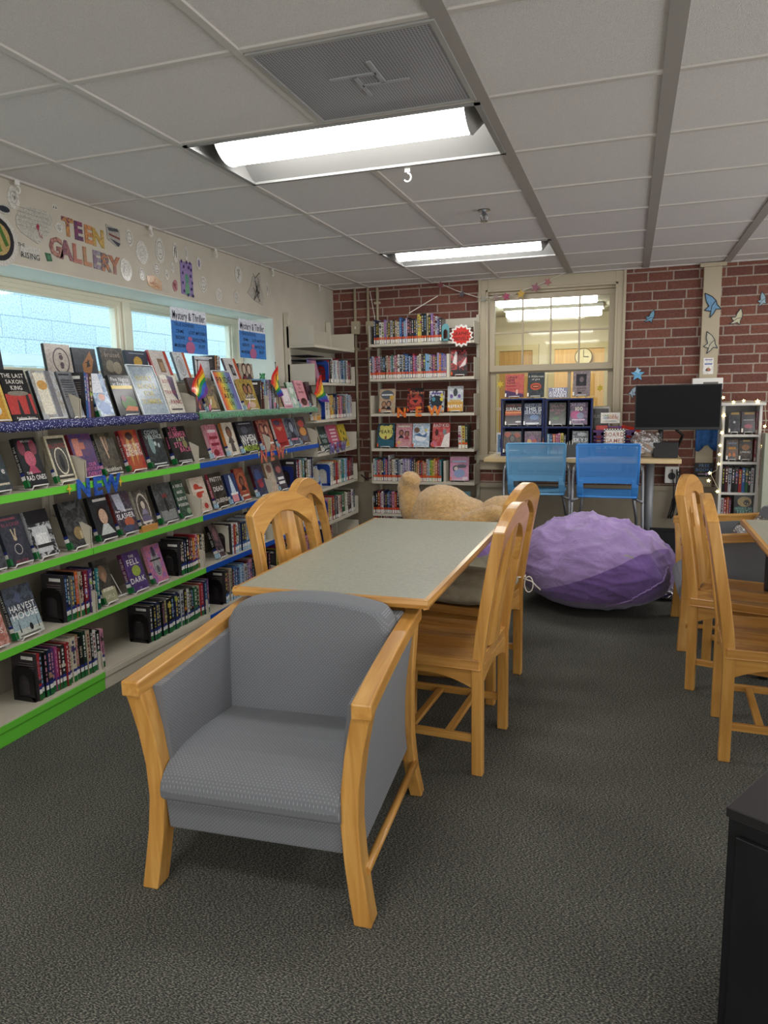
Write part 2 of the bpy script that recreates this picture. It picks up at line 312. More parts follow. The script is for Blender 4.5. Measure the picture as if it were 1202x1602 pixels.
# ceiling
FIX = [(i, j) for i in (-2, 3) for j in (-8, -4, 0, 4)]
skip = {(i+k, j) for i, j in FIX for k in (0, 1)} | {(-1, -1)}
m = MB(); x_edges = [XL]+[OX+T*i for i in range(-3, 7)]; y_edges = [-2.6]+[OY+T*j for j in range(-8, 7)]+[YB]
for a in range(len(x_edges)-1):
    for b in range(len(y_edges)-1):
        if (a-4, b-9) in skip: continue
        m.add([(x_edges[a], y_edges[b], ZC+.008), (x_edges[a+1], y_edges[b], ZC+.008), (x_edges[a+1], y_edges[b+1], ZC+.008), (x_edges[a], y_edges[b+1], ZC+.008)], [(0, 3, 2, 1)])
m.box(-3.0, 3.3, -2.7, 6.8, 2.62, 2.7)
struct('ceiling', m, TILE)
m = MB()
for i in range(-3, 7):
    x = OX+T*i; wd = .013 if i < 0 else .026
    ys_ = [-2.6]
    for q in (-8, -4, 0, 4):
        if i in (-1, 4): ys_ += [OY+T*q, OY+T*(q+1)]
    ys_.append(YB)
    for a in range(0, len(ys_), 2): m.box(x-wd, x+wd, ys_[a], ys_[a+1], ZC, ZC+.0095, 0 if i < 0 else 1)
for j in range(-8, 7):
    y = OY+T*j; m.box(XL, 3.2, y-.011, y+.011, ZC+.001, ZC+.0095, 0)
m.box(XL, XL+.022, -2.6, YB, ZC-.002, ZC+.009, 0).box(XL, 3.2, YB-.022, YB, ZC-.002, ZC+.009, 0)
struct('trim_2', m, [GRIDM, GRIDD])
HOUS = pm('light housing enamel', '8f8e8b', .5); HOUSW = pm('strip light white', 'd8d6d0', .5)
def fixture(i, j, label):
    x0 = OX+T*i+.014; x1 = OX+T*(i+2)-.016; y0 = OY+T*j+.013; y1 = OY+T*(j+1)-.013; cx, cy = (x0+x1)/2, (y0+y1)/2
    t = thing('ceiling_light', label, 'ceiling light', (cx, cy, ZC), group='recessed fluorescent ceiling lights')
    hx_, hy = (x1-x0)/2, (y1-y0)/2
    m = MB(); z1 = .10
    # pan: sloped reflectors both sides, end plates, top
    prof = [(-hy, 0), (-.14, z1), (.14, z1), (hy, 0)]
    for k in range(3):
        (ya, za), (yb, zb) = prof[k], prof[k+1]
        m.add([(-hx_, ya, za), (hx_, ya, za), (hx_, yb, zb), (-hx_, yb, zb)], [(0, 1, 2, 3)])
        m.add([(-hx_, ya, za+.004), (hx_, ya, za+.004), (hx_, yb, zb+.004), (-hx_, yb, zb+.004)], [(0, 1, 2, 3)])
    for s in (-1, 1): m.box(min(s*hx_, s*(hx_-.004)), max(s*hx_, s*(hx_-.004)), -hy, hy, 0, z1+.01)
    m.build('housing', HOUS, t)
    m = MB(); f = .016
    m.box(-hx_-.005, hx_+.005, -hy, -hy+f, -.004, .006).box(-hx_-.005, hx_+.005, hy-f, hy, -.004, .006).box(-hx_-.005, -hx_+f, -hy, hy, -.004, .006).box(hx_-f, hx_+.005, -hy, hy, -.004, .006)
    m.build('frame', HOUS, t)
    m = MB(); rings = []
    for x in (-hx_+.075, -hx_+.09, hx_-.09, hx_-.075):
        r = .105 if abs(x) > hx_-.09 else .125
        rings.append([(x, -.07+r*math.cos(a), z1-.012-r*.86*math.sin(a)) for a in [PI*k/14 for k in range(15)]])
    m.loft(rings, 0, True, False); m.build('lens', LENS, t, smooth=True)
    for s in (-1, 1): m = MB(); m.add([(s*(hx_-.075), -.07+.13*math.cos(PI*k/14), z1-.012-.13*.86*math.sin(PI*k/14)) for k in range(15)]+[(s*(hx_-.004), -.15+.3*(14-k)/14, .09) for k in range(15)], [(k, k+1, 16+k, 15+k) for k in range(14)]); m.build('end_cap', HOUS, t, smooth=True)
    return t
fl = {(-2, 0): 'lit fluorescent ceiling light nearest the camera, beside the perforated vent', (-2, 4): 'lit fluorescent ceiling light farther away, near the brick wall'}
for i, j in FIX: fixture(i, j, fl.get((i, j), 'lit fluorescent ceiling light outside the picture, %s column, row %s' % ('left' if i < 0 else 'right', {-8: 'one', -4: 'two', 0: 'three', 4: 'four'}[j])))
# vent
t = thing('ceiling_vent', 'square grey perforated ceiling vent beside the nearer light', 'vent', (OX-T/2, OY-T/2, ZC))
h = T/2-.016
dots = dots_mat('perforated vent face', 'a3a4a9', '5c5d62', .0098, .26, rough=.5)
bx(-h+.012, h-.012, -h+.012, h-.012, -.001, .008).build('perforated_face', dots, t)
m = MB()
for a in range(4):
    R = Matrix.Rotation(a*PI/2, 4, 'Z'); m.box(-h, h-.016, -h, -h+.016, -.004, .008, mat=R)
m.build('frame', pm('vent frame', 'a3a29f', .5), t)
m = MB()
for a in range(4):
    R = Matrix.Rotation(a*PI/2, 4, 'Z'); m.box(-.035, .12, .03, .045, -.005, 0, mat=R)
m.build('deflector_ridge', dots, t)
# hook, sprinkler
def curve_pts(n, f): return [f(k/(n-1)) for k in range(n)]
p = Vector((-.97, OY+T+.01, ZC))
t = thing('ceiling_hook', 'small white hook hanging from the edge of the nearer ceiling light', 'hook', p)
bx(-.012, .012, -.003, .003, -.02, 0).build('clip', WHITE, t)
MB().tube(curve_pts(12, lambda u: (.016*math.sin(u*4.2), 0, -.02-.018+.018*math.cos(u*4.2)-.004)), .004, 6).build('hook', WHITE, t, smooth=True)
t = thing('sprinkler_head', 'chrome fire sprinkler head in the ceiling between the two lights', 'sprinkler', (-.80, 4.22, ZC+.008))
CHR = pm('chrome', '8a8c90', .2, metal=1)
MB().tube([(0, 0, 0), (0, 0, -.006)], .035, 20).build('escutcheon', CHR, t)
m = MB().tube([(0, 0, -.006), (0, 0, -.03)], .012, 10).tube([(0, 0, -.03), (0, 0, -.052)], .005, 8)
for s in (-1, 1): m.tube([(s*.012, 0, -.02), (s*.02, 0, -.035), (s*.014, 0, -.055), (0, 0, -.062)], .003, 6)
m.tube([(0, 0, -.06), (0, 0, -.064)], .022, 14); m.build('deflector', CHR, t)
for k, (px, py) in enumerate(((27, 288), (236, 361), (338, 396), (427, 426), (500, 449))):
    p = atx(px, py, XL+.03); t = thing('ceiling_hook', ['white hook clipped above the left wall, leftmost of five', 'white hook clipped above the left wall, second from the left', 'white hook clipped above the left wall, middle one of five', 'white hook clipped above the left wall, fourth from the left', 'white hook clipped above the left wall, nearest the corner'][k], 'hook', (XL+.03, p.y, ZC-.002), PI/2, 'white hooks along the left wall')
    bx(-.012, .012, -.003, .003, -.02, 0).build('clip', WHITE, t)
    MB().tube(curve_pts(10, lambda u: (.014*math.sin(u*4.2), 0, -.04+.016*math.cos(u*4.2))), .0035, 6).build('hook', WHITE, t, smooth=True)
# left window: frames, mullion, panes
XW = -3.0
def frame_rect(m, x0, x1, y0, y1, z0, z1, wd, mi=0):
    m.box(x0, x1, y0, y1, z1-wd, z1, mi).box(x0, x1, y0, y1, z0, z0+wd, mi).box(x0, x1, y0, y0+wd, z0+wd, z1-wd, mi).box(x0, x1, y1-wd, y1, z0+wd, z1-wd, mi)
m = MB()
frame_rect(m, XW-.05, XW+.02, W0+.01, W1-.006, WZ0+.012, WZ1-.005, .022)
for a, b in ((1.3, 2.46), (2.66, 3.84), (4.0, 5.2)):
    frame_rect(m, XW-.05, XW+.008, a-.045, b+.045, WZ0+.03, WZ1-.02, .028)
    frame_rect(m, XW-.05, XW-.006, a-.022, b+.022, WZ0+.05, WZ1-.04, .024)
for y in (3.92, 2.56): m.box(XW-.05, XW+.022, y-.03, y+.03, WZ0+.03, WZ1-.02)
m.box(XW-.05, XW+.01, 5.24, 5.35, WZ0+.03, WZ1-.02)
struct('window_1', m, TRIMW, bevel=.003)
wf = bpy.data.objects['window_1']
m = MB()
for a, b in ((1.3, 2.46), (2.66, 3.84), (4.0, 5.2)): m.box(XW-.035, XW-.03, a, b, WZ0+.06, WZ1-.055)
m.build('pane', GLASS, wf)
# outside: block wall, ground, white bench
struct('wall_outside', bx(-5.6, -5.4, -2, 12, -.6, 4.2), BLOCK)
struct('trim_3', bx(-5.4, -3.05, -2, 12, -.7, -.5), pm('outdoor paving', '9a9a94', .8))
t = thing('garden_chair', 'white slatted chair outside the left window', 'chair', (-4.0, 4.05, -.5))
WP = pm('white outdoor paint', 'e9efef', .5)
ys = [-.42, -.24, -.06, .12]
m = MB()
for y in (-.5, .42): bx(-.05, .05, y-.04, y+.04, 0, 2.33 if y > 0 else 2.22).build('post', WP, t)
for y in (-.30, -.10, .10, .28): bx(-.02, .02, y-.045, y+.045, .5, 2.16).build('slat', WP, t)
bx(-.03, .03, -.46, .38, 2.16, 2.24).build('top_rail', WP, t); bx(-.3, .3, -.46, .38, .46, .5).build('seat', WP, t)
# inner window in the brick wall
m = MB()
X0, X1 = -1.30, -.055
def fr(x0, x1, y0, y1, z0, z1): m.box(x0, x1, y0, y1, z0, z1)
fr(X0, -1.215, YB-.022, YB+.02, .86, ZC-.004); fr(-.14, X1, YB-.022, YB+.02, .86, ZC-.004); fr(-1.215, -.14, YB-.022, YB+.02, 2.29, ZC-.004)
fr(X0, X0+.022, YB-.034, YB-.02, .86, ZC-.004); fr(X1-.022, X1, YB-.034, YB-.02, .86, ZC-.004)
fr(-1.235, -1.215, YB-.03, YB-.02, .86, 2.31); fr(-.14, -.12, YB-.03, YB-.02, .86, 2.31); fr(-1.235, -.12, YB-.03, YB-.02, 2.29, 2.31)
fr(X0-.03, X1+.03, YB-.06, YB+.1, .81, .86); fr(X0, X1, YB-.02, YB+.02, .72, .81)
fr(bwx0, -1.215, YB+.02, YB+.25, .84, 2.31); fr(-.14, bwx1, YB+.02, YB+.25, .84, 2.31); fr(-1.215, -.14, YB+.02, YB+.25, 2.27, 2.31); fr(-1.215, -.14, YB+.02, YB+.25, .84, .88)
wb = struct('window_2', m, TRIMB, bevel=.003)
def sash(name, y, z0, z1, cols, rows, bw, mw=.014):
    m = MB(); x0, x1 = -1.212, -.143
    m.box(x0, x1, y, y+.035, z1-.045, z1).box(x0, x1, y, y+.035, z0, z0+bw).box(x0, x0+.05, y, y+.035, z0+bw, z1-.045).box(x1-.045, x1, y, y+.035, z0+bw, z1-.045)
    a, b = x0+.05, x1-.045
    for k in range(1, cols): x = a+(b-a)*k/cols; m.box(x-mw/2, x+mw/2, y+.004, y+.03, z0+bw, z1-.045)
    for k in range(1, rows): z = z0+bw+(z1-.045-z0-bw)*k/rows; m.box(a, b, y+.005, y+.029, z-mw/2, z+mw/2)
    s = m.build(name, TRIMB, wb, bevel=.002)
    bx(a, b, y+.016, y+.019, z0+bw, z1-.045).build('pane', GLASS, s)
sash('upper_sash', YB+.03, 1.60, 2.265, 4, 2, .055)
sash('lower_sash', YB+.075, .88, 1.63, 3, 2, .07, .028)
# the room seen through it
CR2 = pm('far room cream paint', 'c6b99c', .7); DW = wood_mat('pale door wood', 'b98b4c', 'c89b58', 'd3a965', rough=.4); DW2 = wood_mat('darker door wood', '96703c', 'a67e46', 'b48a4e', rough=.4)
struct('wall_far', bx(-3.3, 3.5, 12, 12.2, -.1, 2.9), CR2)
m = MB().box(-3.3, -3.1, 6.9, 12.2, -.1, 2.9).box(3.5, 3.7, 6.9, 12.2, -.1, 2.9); struct('wall_far_side', m, CR2)
struct('ceiling_far', bx(-3.3, 3.5, 6.9, 12.2, 2.62, 2.8), pm('far ceiling', 'c9c5b4', .8)); struct('floor_far', bx(-3.3, 3.5, 6.9, 12.2, -.1, 0), pm('far floor', '8c7a5c', .6))
def far_door(n, pxa, pxb, mat):
    a, b = aty(pxa, 560, 11.97).x, aty(pxb, 560, 11.97).x
    d = struct('door_%d' % n, bx(a, b, 11.95, 11.99, 0, 2.08), mat)
    m = MB().box(a-.09, a, 11.93, 12, 0, 2.17).box(b, b+.09, 11.93, 12, 0, 2.17).box(a, b, 11.93, 12, 2.08, 2.17); m.build('door_frame', pm('door frame beige %d' % n, 'b7a57a', .5), d)
    MB().tube([(b-.07, 11.94, 1.0), (b-.07, 11.89, 1.0), (b-.16, 11.89, 1.0)], .012, 8).build('door_handle', CHR, d)
far_door(1, 782, 834, DW2); far_door(2, 868, 946, DW)
for k, (px0, px1, y, z) in enumerate(((772, 938, 9.3, 2.575), (792, 945, 10.9, 2.575))):
    a, b = aty(px0, 480, y).x, aty(px1, 480, y).x
    t = thing('strip_light', ['long lit strip light behind the inner window, upper one', 'long lit strip light behind the inner window, lower and farther one'][k], 'light', ((a+b)/2, y, z), group='strip lights in the far room')
    L = (b-a)/2
    bx(-L, L, -.22, .22, -.01, .04).build('housing', HOUSW, t)
    bx(-L+.03, L-.03, -.19, .19, -.10, -.01).build('lens', LENS2, t, bevel=.02)
p = aty(912, 559, 11.7); t = thing('wall_clock', 'round clock with thin dark rim behind the inner window', 'clock', (p.x, 11.90, 1.95))
MB().tube([(0, 0, 0), (0, .035, 0)], .125, 28).build('clock_face', pm('clock face', 'd8c79a', .5), t)
MB().tube([(.128*math.cos(2*PI*k/28), -.003, .128*math.sin(2*PI*k/28)) for k in range(29)], .008, 6).build('rim', pm('clock rim', '8a7a50', .5), t)
MB().box(-.004, .004, -.012, -.006, 0, .11).box(0, .075, -.012, -.006, -.004, .004).build('hands', BLACK, t)
# pillar and right-hand post on the brick wall
m = MB().box(.535, .668, YB-.05, YB, .6, ZC-.03).box(.505, .70, YB-.06, YB, ZC-.03, ZC); struct('trim_4', m, TRIMB, bevel=.003)
pr = aty(1193, 700, 6.2); m = MB().box(pr.x, pr.x+.16, 6.1, 6.25, 0, 1.07); struct('trim_5', m, pm('grey green post', 'a3a695', .5), bevel=.004)
# conduits and boxes
for k, (x, lo) in enumerate(((-2.474, .64), (-2.345, .64), (-2.252, 1.9))):
    t = thing('conduit', ['painted conduit pipe on the brick wall, nearest the corner', 'painted conduit pipe on the brick wall, middle one of three', 'painted conduit pipe on the brick wall, nearest the tall bookcase'][k], 'pipe', (x, YB-.016, lo), group='conduit pipes in the corner')
    MB().tube([(0, 0, 0), (0, 0, ZC-lo)], .0125, 10).build('pipe', TRIMB, t, smooth=True)
    for z in (.35, 1.2): 
        if z < ZC-lo: bx(-.03, .03, -.013, .014, z, z+.02).build('strap', TRIMB, t)
for k, (px, py, w_, h_, lab) in enumerate(((557, 513, .085, .12, 'beige electrical box with switch high on the brick wall'), (580, 513, .085, .12, 'pale electrical box high on the wall beside the tall bookcase'), (564, 746, .09, .10, 'beige electrical box low on the brick wall in the corner'), (585, 748, .09, .10, 'beige electrical box low on the wall touching the tall bookcase'))):
    p = aty(px, py, YB-.04); t = thing('electrical_box', lab, 'electrical box', (p.x, YB-.0, p.z))
    bx(-w_/2, w_/2, -.055, -.03, -h_/2, h_/2).build('cover_plate', TRIMB, t, bevel=.003); bx(-w_/2+.008, w_/2-.008, -.03, 0, -h_/2+.008, h_/2-.008).build('back_box', TRIMB, t)
    bx(-.006, .006, -.062, -.055, -.012, .012).build('switch', WHITE if k == 0 else TRIMB, t)
t = thing('cable', 'thin black cable looped between the low electrical boxes', 'cable', (-2.42, YB-.03, .66))
MB().tube([(-.02, -.03, -.0), (.04, -.05, -.04), (.1, -.045, -.02), (.16, -.03, .02)], .005, 6).build('cord', BLACKP, t, smooth=True)
# frames added round the daylight lamps (behind and right of the camera)
def fill_frame(name, horizontal, c, half, n):
    m = MB(); z0, z1 = .30, 2.20
    for k in range(n+1):
        a = c-half+2*half*k/n
        if horizontal: m.box(a-.03, a+.03, -2.60, -2.48, z0-.05, z1+.05)
        else: m.box(3.08, 3.20, a-.03, a+.03, z0-.05, z1+.05)
    for z in (z0-.05, z1):
        if horizontal: m.box(c-half, c+half, -2.60, -2.48, z, z+.05)
        else: m.box(3.08, 3.20, c-half, c+half, z, z+.05)
    struct(name, m, TRIMW, bevel=.003)
fill_frame('fill_frame_1', True, .3, 2.52, 4); fill_frame('fill_frame_2', False, 2.6, 3.27, 5)
# ------------------------------------------------------------ furniture
def lean(z):            # how far back a rear leg stands from its foot, by height
    return 0 if z < .42 else -.095*((z-.42)/.58)**1.25
def stile_rings(x0, x1, d=.042):
    rings = []
    for z in (0, .05, .2, .42, .52, .62, .72, .82, .925):
        y = lean(z)-.0; k = 0
        rings.append([(x0, y-d/2+k, z), (x1, y-d/2+k, z), (x1, y+d/2+k, z), (x0, y+d/2+k, z)])
    return rings
def dining_chair(label, loc, rz, group):
    t = thing('wooden_chair', label, 'chair', loc, rz, group)
    hw = .222
    for s in (-1, 1):
        a, b = sorted((s*hw, s*(hw-.034)))
        MB().loft(stile_rings(a, b)).build('rear_leg', WOOD, t, bevel=.004)
        a, b = sorted((s*(hw+.0), s*(hw-.036)))
        MB().loft([[(a, .385+y, z), (b, .385+y, z), (b, .425+y, z), (a, .425+y, z)] for z, y in ((0, .006), (.2, 0), (.425, 0))]).build('front_leg', WOOD, t, bevel=.004)
    # arched top rail
    n = 16; outer = [(-hw+2*hw*k/n, .925+.075*(1-(2*k/n-1)**2)) for k in range(n+1)]; iw = .178
    inner = [(-iw+2*iw*k/n, .835+.085*(1-(2*k/n-1)**2)) for k in range(n+1)]
    fr_, bk, tp = [], [], []
    m = MB(); d = .021
    def pt(x, z, o): return (x, lean(z)+o, z)
    vs = [];
    for k in range(n+1):
        ox_, oz = outer[k]; ix, iz = inner[k]; vs += [pt(ox_, oz, d), pt(ox_, oz, -d), pt(ix, iz, d), pt(ix, iz, -d)]
    fs = []
    for k in range(n):
        a = 4*k; b = a+4; fs += [(a, a+2, b+2, b), (a+1, b+1, b+3, a+3), (a, b, b+1, a+1), (a+2, a+3, b+3, b+2)]
    m.add(vs, fs)
    for s, k in ((-1, 0), (1, n)):
        a = 4*k; ox_, oz = outer[k]; ix, iz = inner[k]
        zz = .74; w2 = .186
        m.add([pt(ox_, oz, d), pt(ox_, oz, -d), pt(s*w2, oz-.0, -d), pt(s*w2, oz, d), pt(ix, iz, d), pt(ix, iz, -d), pt(s*w2, zz, d), pt(s*w2, zz, -d)],
              [(0, 4, 6, 3), (1, 2, 7, 5), (4, 5, 7, 6), (0, 1, 5, 4)])
    m.build('top_rail', WOODX, t, bevel=.003)
    # centre splat with a small oblong hole
    def sp(z): return .072 + .012*(1-(z-.47)/.5)
    rows = [.462, .6, .70, .745, .815, .86, .918]; m = MB()
    for k in range(len(rows)-1):
        z0, z1 = rows[k], rows[k+1]; segs = [(-1, 1)] if (z0, z1) != (.745, .815) else [(-1, -.22), (.22, 1)]
        for u0, u1 in segs:
            q = lambda u, z, o: (u*sp(z), lean(z)+o-.010*(1-u*u)*1.2, z)
            us = [u0+(u1-u0)*i/4 for i in range(5)]
            for i in range(4):
                a, b = us[i], us[i+1]
                m.add([q(a, z0, .008), q(b, z0, .008), q(b, z0, -.008), q(a, z0, -.008), q(a, z1, .008), q(b, z1, .008), q(b, z1, -.008), q(a, z1, -.008)], [(0, 1, 5, 4), (2, 3, 7, 6)]+([(3, 0, 4, 7)] if i == 0 else [])+([(1, 2, 6, 5)] if i == 3 else [])+([(4, 5, 6, 7)] if z1 in (.745, .918) else [])+([(0, 3, 2, 1)] if z0 in (.815, .462) else []))
    m.build('splat', WOOD, t)
    # saddle seat
    m = MB(); nx, ny = 12, 10; V = []; sw = .232
    def top(u, v):
        x, y = (u-.5)*2*sw, -.012+v*.455
        dip = .012*math.exp(-((abs(u-.5)-.22)/.16)**2)*math.sin(PI*min(1, max(0, v*1.05)))
        return (x, y, .452-dip-(.006 if v > .97 else 0))
    for j in range(ny+1):
        for i in range(nx+1): V.append(top(i/nx, j/ny))
    Fc = [(j*(nx+1)+i, j*(nx+1)+i+1, (j+1)*(nx+1)+i+1, (j+1)*(nx+1)+i) for j in range(ny) for i in range(nx)]
    rim = [i for i in range(nx+1)]+[j*(nx+1)+nx for j in range(1, ny+1)]+[ny*(nx+1)+i for i in range(nx-1, -1, -1)]+[j*(nx+1) for j in range(ny-1, 0, -1)]
    b = len(V); V += [(V[i][0], V[i][1], .416) for i in rim]; L = len(rim)
    Fc += [(rim[k], b+k, b+(k+1) % L, rim[(k+1) % L]) for k in range(L)]+[tuple(b+k for k in range(L))]
    m.add(V, Fc); m.build('seat', SEATW, t, bevel=.003)
    # arched aprons
    def apron(fn, L, mat):
        n = 10; top_ = [(-L+2*L*k/n, .415) for k in range(n+1)]; bot = [(-L+2*L*k/n, .335+.045*(1-(2*k/n-1)**2)) for k in range(n+1)]
        MB().prism(bot+top_[::-1], fn, -.009, .009).build('apron', mat, t, bevel=.0015)
    apron(lambda a, z, o: (a, -.004+o, z), hw-.03, WOODX); apron(lambda a, z, o: (a, .405+o, z), hw-.03, WOODX)
    for s in (-1, 1): apron(lambda a, z, o: (s*(hw-.018)+o, .2+a, z), .185, WOODY)
    # stretchers
    for s in (-1, 1): bx(s*(hw-.018)-.009, s*(hw-.018)+.009, -.005, .39, .125, .155).build('side_stretcher', WOODY, t, bevel=.003)
    for y in (.12, .27): bx(-hw+.03, hw-.03, y-.014, y+.014, .131, .149).build('cross_stretcher', WOODX, t, bevel=.003)
    return t
G = 'maple library chairs round the tables'
c0 = dining_chair('maple chair at the right side of the grey table, the one nearer the armchair', (-.483, 2.713, 0), math.radians(86.4), G)
dup(c0, (-.53, 3.345, 0), math.radians(81), 'maple chair at the right side of the grey table, with white cord tied to it')
dup(c0, (-1.355, 2.83, 0), math.radians(-100), 'maple chair at the left side of the grey table, the nearer one facing the room')
dup(c0, (-1.48, 3.38, 0), math.radians(-84), 'maple chair at the left side of the grey table, behind the nearer one')
dup(c0, (.39, 3.08, 0), math.radians(-92), 'maple chair at the right picture edge, the nearer of two in a row')
dup(c0, (.365, 3.765, 0), math.radians(-105), 'maple chair at the right picture edge, behind the nearer one')
# cushion on the second chair with its cord
def blob(name, mat, parent, c, r, seed, amp=.05, fr=3, flat=0, nu=40, nv=24, power=2.6, label=None, mats=None):
    from mathutils import noise
    m = MB(); V = []
    for i in range(nv+1):
        th = PI*i/nv
        for j in range(nu):
            ph = 2*PI*j/nu; d = Vector((math.sin(th)*math.cos(ph), math.sin(th)*math.sin(ph), math.cos(th)))
            q = (abs(d.x)**power+abs(d.y)**power+abs(d.z)**2)**(-1/power); n = noise.noise(d*fr+Vector((seed, 0, 0)))*amp+noise.noise(d*fr*3+Vector((0, seed, 0)))*amp*.4
            p = Vector((d.x*r[0], d.y*r[1], d.z*r[2]))*(q*(1+n)); p.z = max(p.z, flat-c[2]) if flat is not None else p.z
            V.append(p)
    F = [(i*nu+j, (i+1)*nu+j, (i+1)*nu+(j+1) % nu, i*nu+(j+1) % nu) for i in range(nv) for j in range(nu)]
    m.add(V, F); o = m.build(name, mat, parent, smooth=True, label=label); o.location = c
    return o
KHAKI = noisy('khaki cushion cloth', '8d8672', '9c9580', 25, rough=.9, bump=.5, bscale=14)
t = thing('seat_cushion', 'khaki seat cushion tied onto the maple chair beside the purple beanbag', 'cushion', (-.72, 3.33, .45), math.radians(81))
blob('cushion', KHAKI, t, (0, 0, .055), (.24, .22, .062), 3, .07, 2, flat=0, power=5)
t = thing('cord', 'white cord tied in a bow round the rear post of the cushioned chair', 'cord', (-.50, 3.56, .50))
CORD = pm('white cord', 'd8d2c4', .8)
MB().tube(curve_pts(22, lambda u: (.035*math.cos(u*2*PI*1.2), .035*math.sin(u*2*PI*1.2), .01*u)), .004, 6).build('knot', CORD, t, smooth=True)
MB().tube(curve_pts(16, lambda u: (.035+.035*math.sin(u*2*PI)*.6+.02, -.02, -.03+.04*math.cos(u*2*PI))), .003, 6).build('loop', CORD, t, smooth=True)
MB().tube([(.03, -.03, .0), (.07, -.035, -.01), (.115, -.04, -.05)], .003, 6).build('end', CORD, t, smooth=True)
# tables
def table(label, x0, x1, y0, y1, z, wood_base=True):
    t = thing('library_table', label, 'table', ((x0+x1)/2, (y0+y1)/2, 0), group='grey topped library tables')
    a, b = (x1-x0)/2, (y1-y0)/2; e = .02
    m = MB().box(-a+e, a-e, -b+e, b-e, z-.03, z); m.build('laminate_top', LAM, t)
    for s in (-1, 1):
        MB().tube([(s*(a-e), -b+.006, z-.0165), (s*(a-e), b-.006, z-.0165)], .0001, 4)
        prof = [(0, z-.034), (e*.75, z-.030), (e, z-.016), (e*.75, z-.002), (0, z+.0006)]
        MB().prism(prof, lambda p, q, o: (s*(a-e+p), o, q), -b+.004, b-.004).build('long_edge', WOODY, t)
        MB().prism(prof, lambda p, q, o: (o, s*(b-e+p), q), -a+.004, a-.004).build('short_edge', WOODX, t)
    if wood_base:
        bx(-a+.12, a-.12, -b+.14, b-.14, z-.09, z-.032).build('apron', WOODY, t, bevel=.004)
        for s in (-1, 1):
            bx(-.09, .09, s*(b-.34)-.03, s*(b-.34)+.03, .07, z-.09).build('leg', WOOD, t, bevel=.006)
            bx(-a+.16, a-.16, s*(b-.34)-.04, s*(b-.34)+.04, 0, .07).build('foot', WOODX, t, bevel=.01)
        bx(-.02, .02, -b+.34, b-.34, .2, .3).build('stretcher', WOODY, t, bevel=.004)
    else:
        for sx in (-1, 1):
            for sy in (-1, 1): MB().loft([[(sx*(a-.1)+dx*.018, sy*(b-.30)+dy*.018, q) for dx, dy in ((-1, -1), (1, -1), (1, 1), (-1, 1))] for q in (0, z-.03)]).build('leg', BLACK, t)
        bx(-a+.08, a-.08, -b+.12, b-.12, z-.06, z-.031).build('frame', BLACK, t)
    return t
table('long table with grey green laminate top and maple edge in the middle', -1.33, -.60, 2.22, 3.765, .74)
table('grey topped table with black legs, only its corner at the right edge', .56, 1.38, 2.25, 4.10, .74, False)
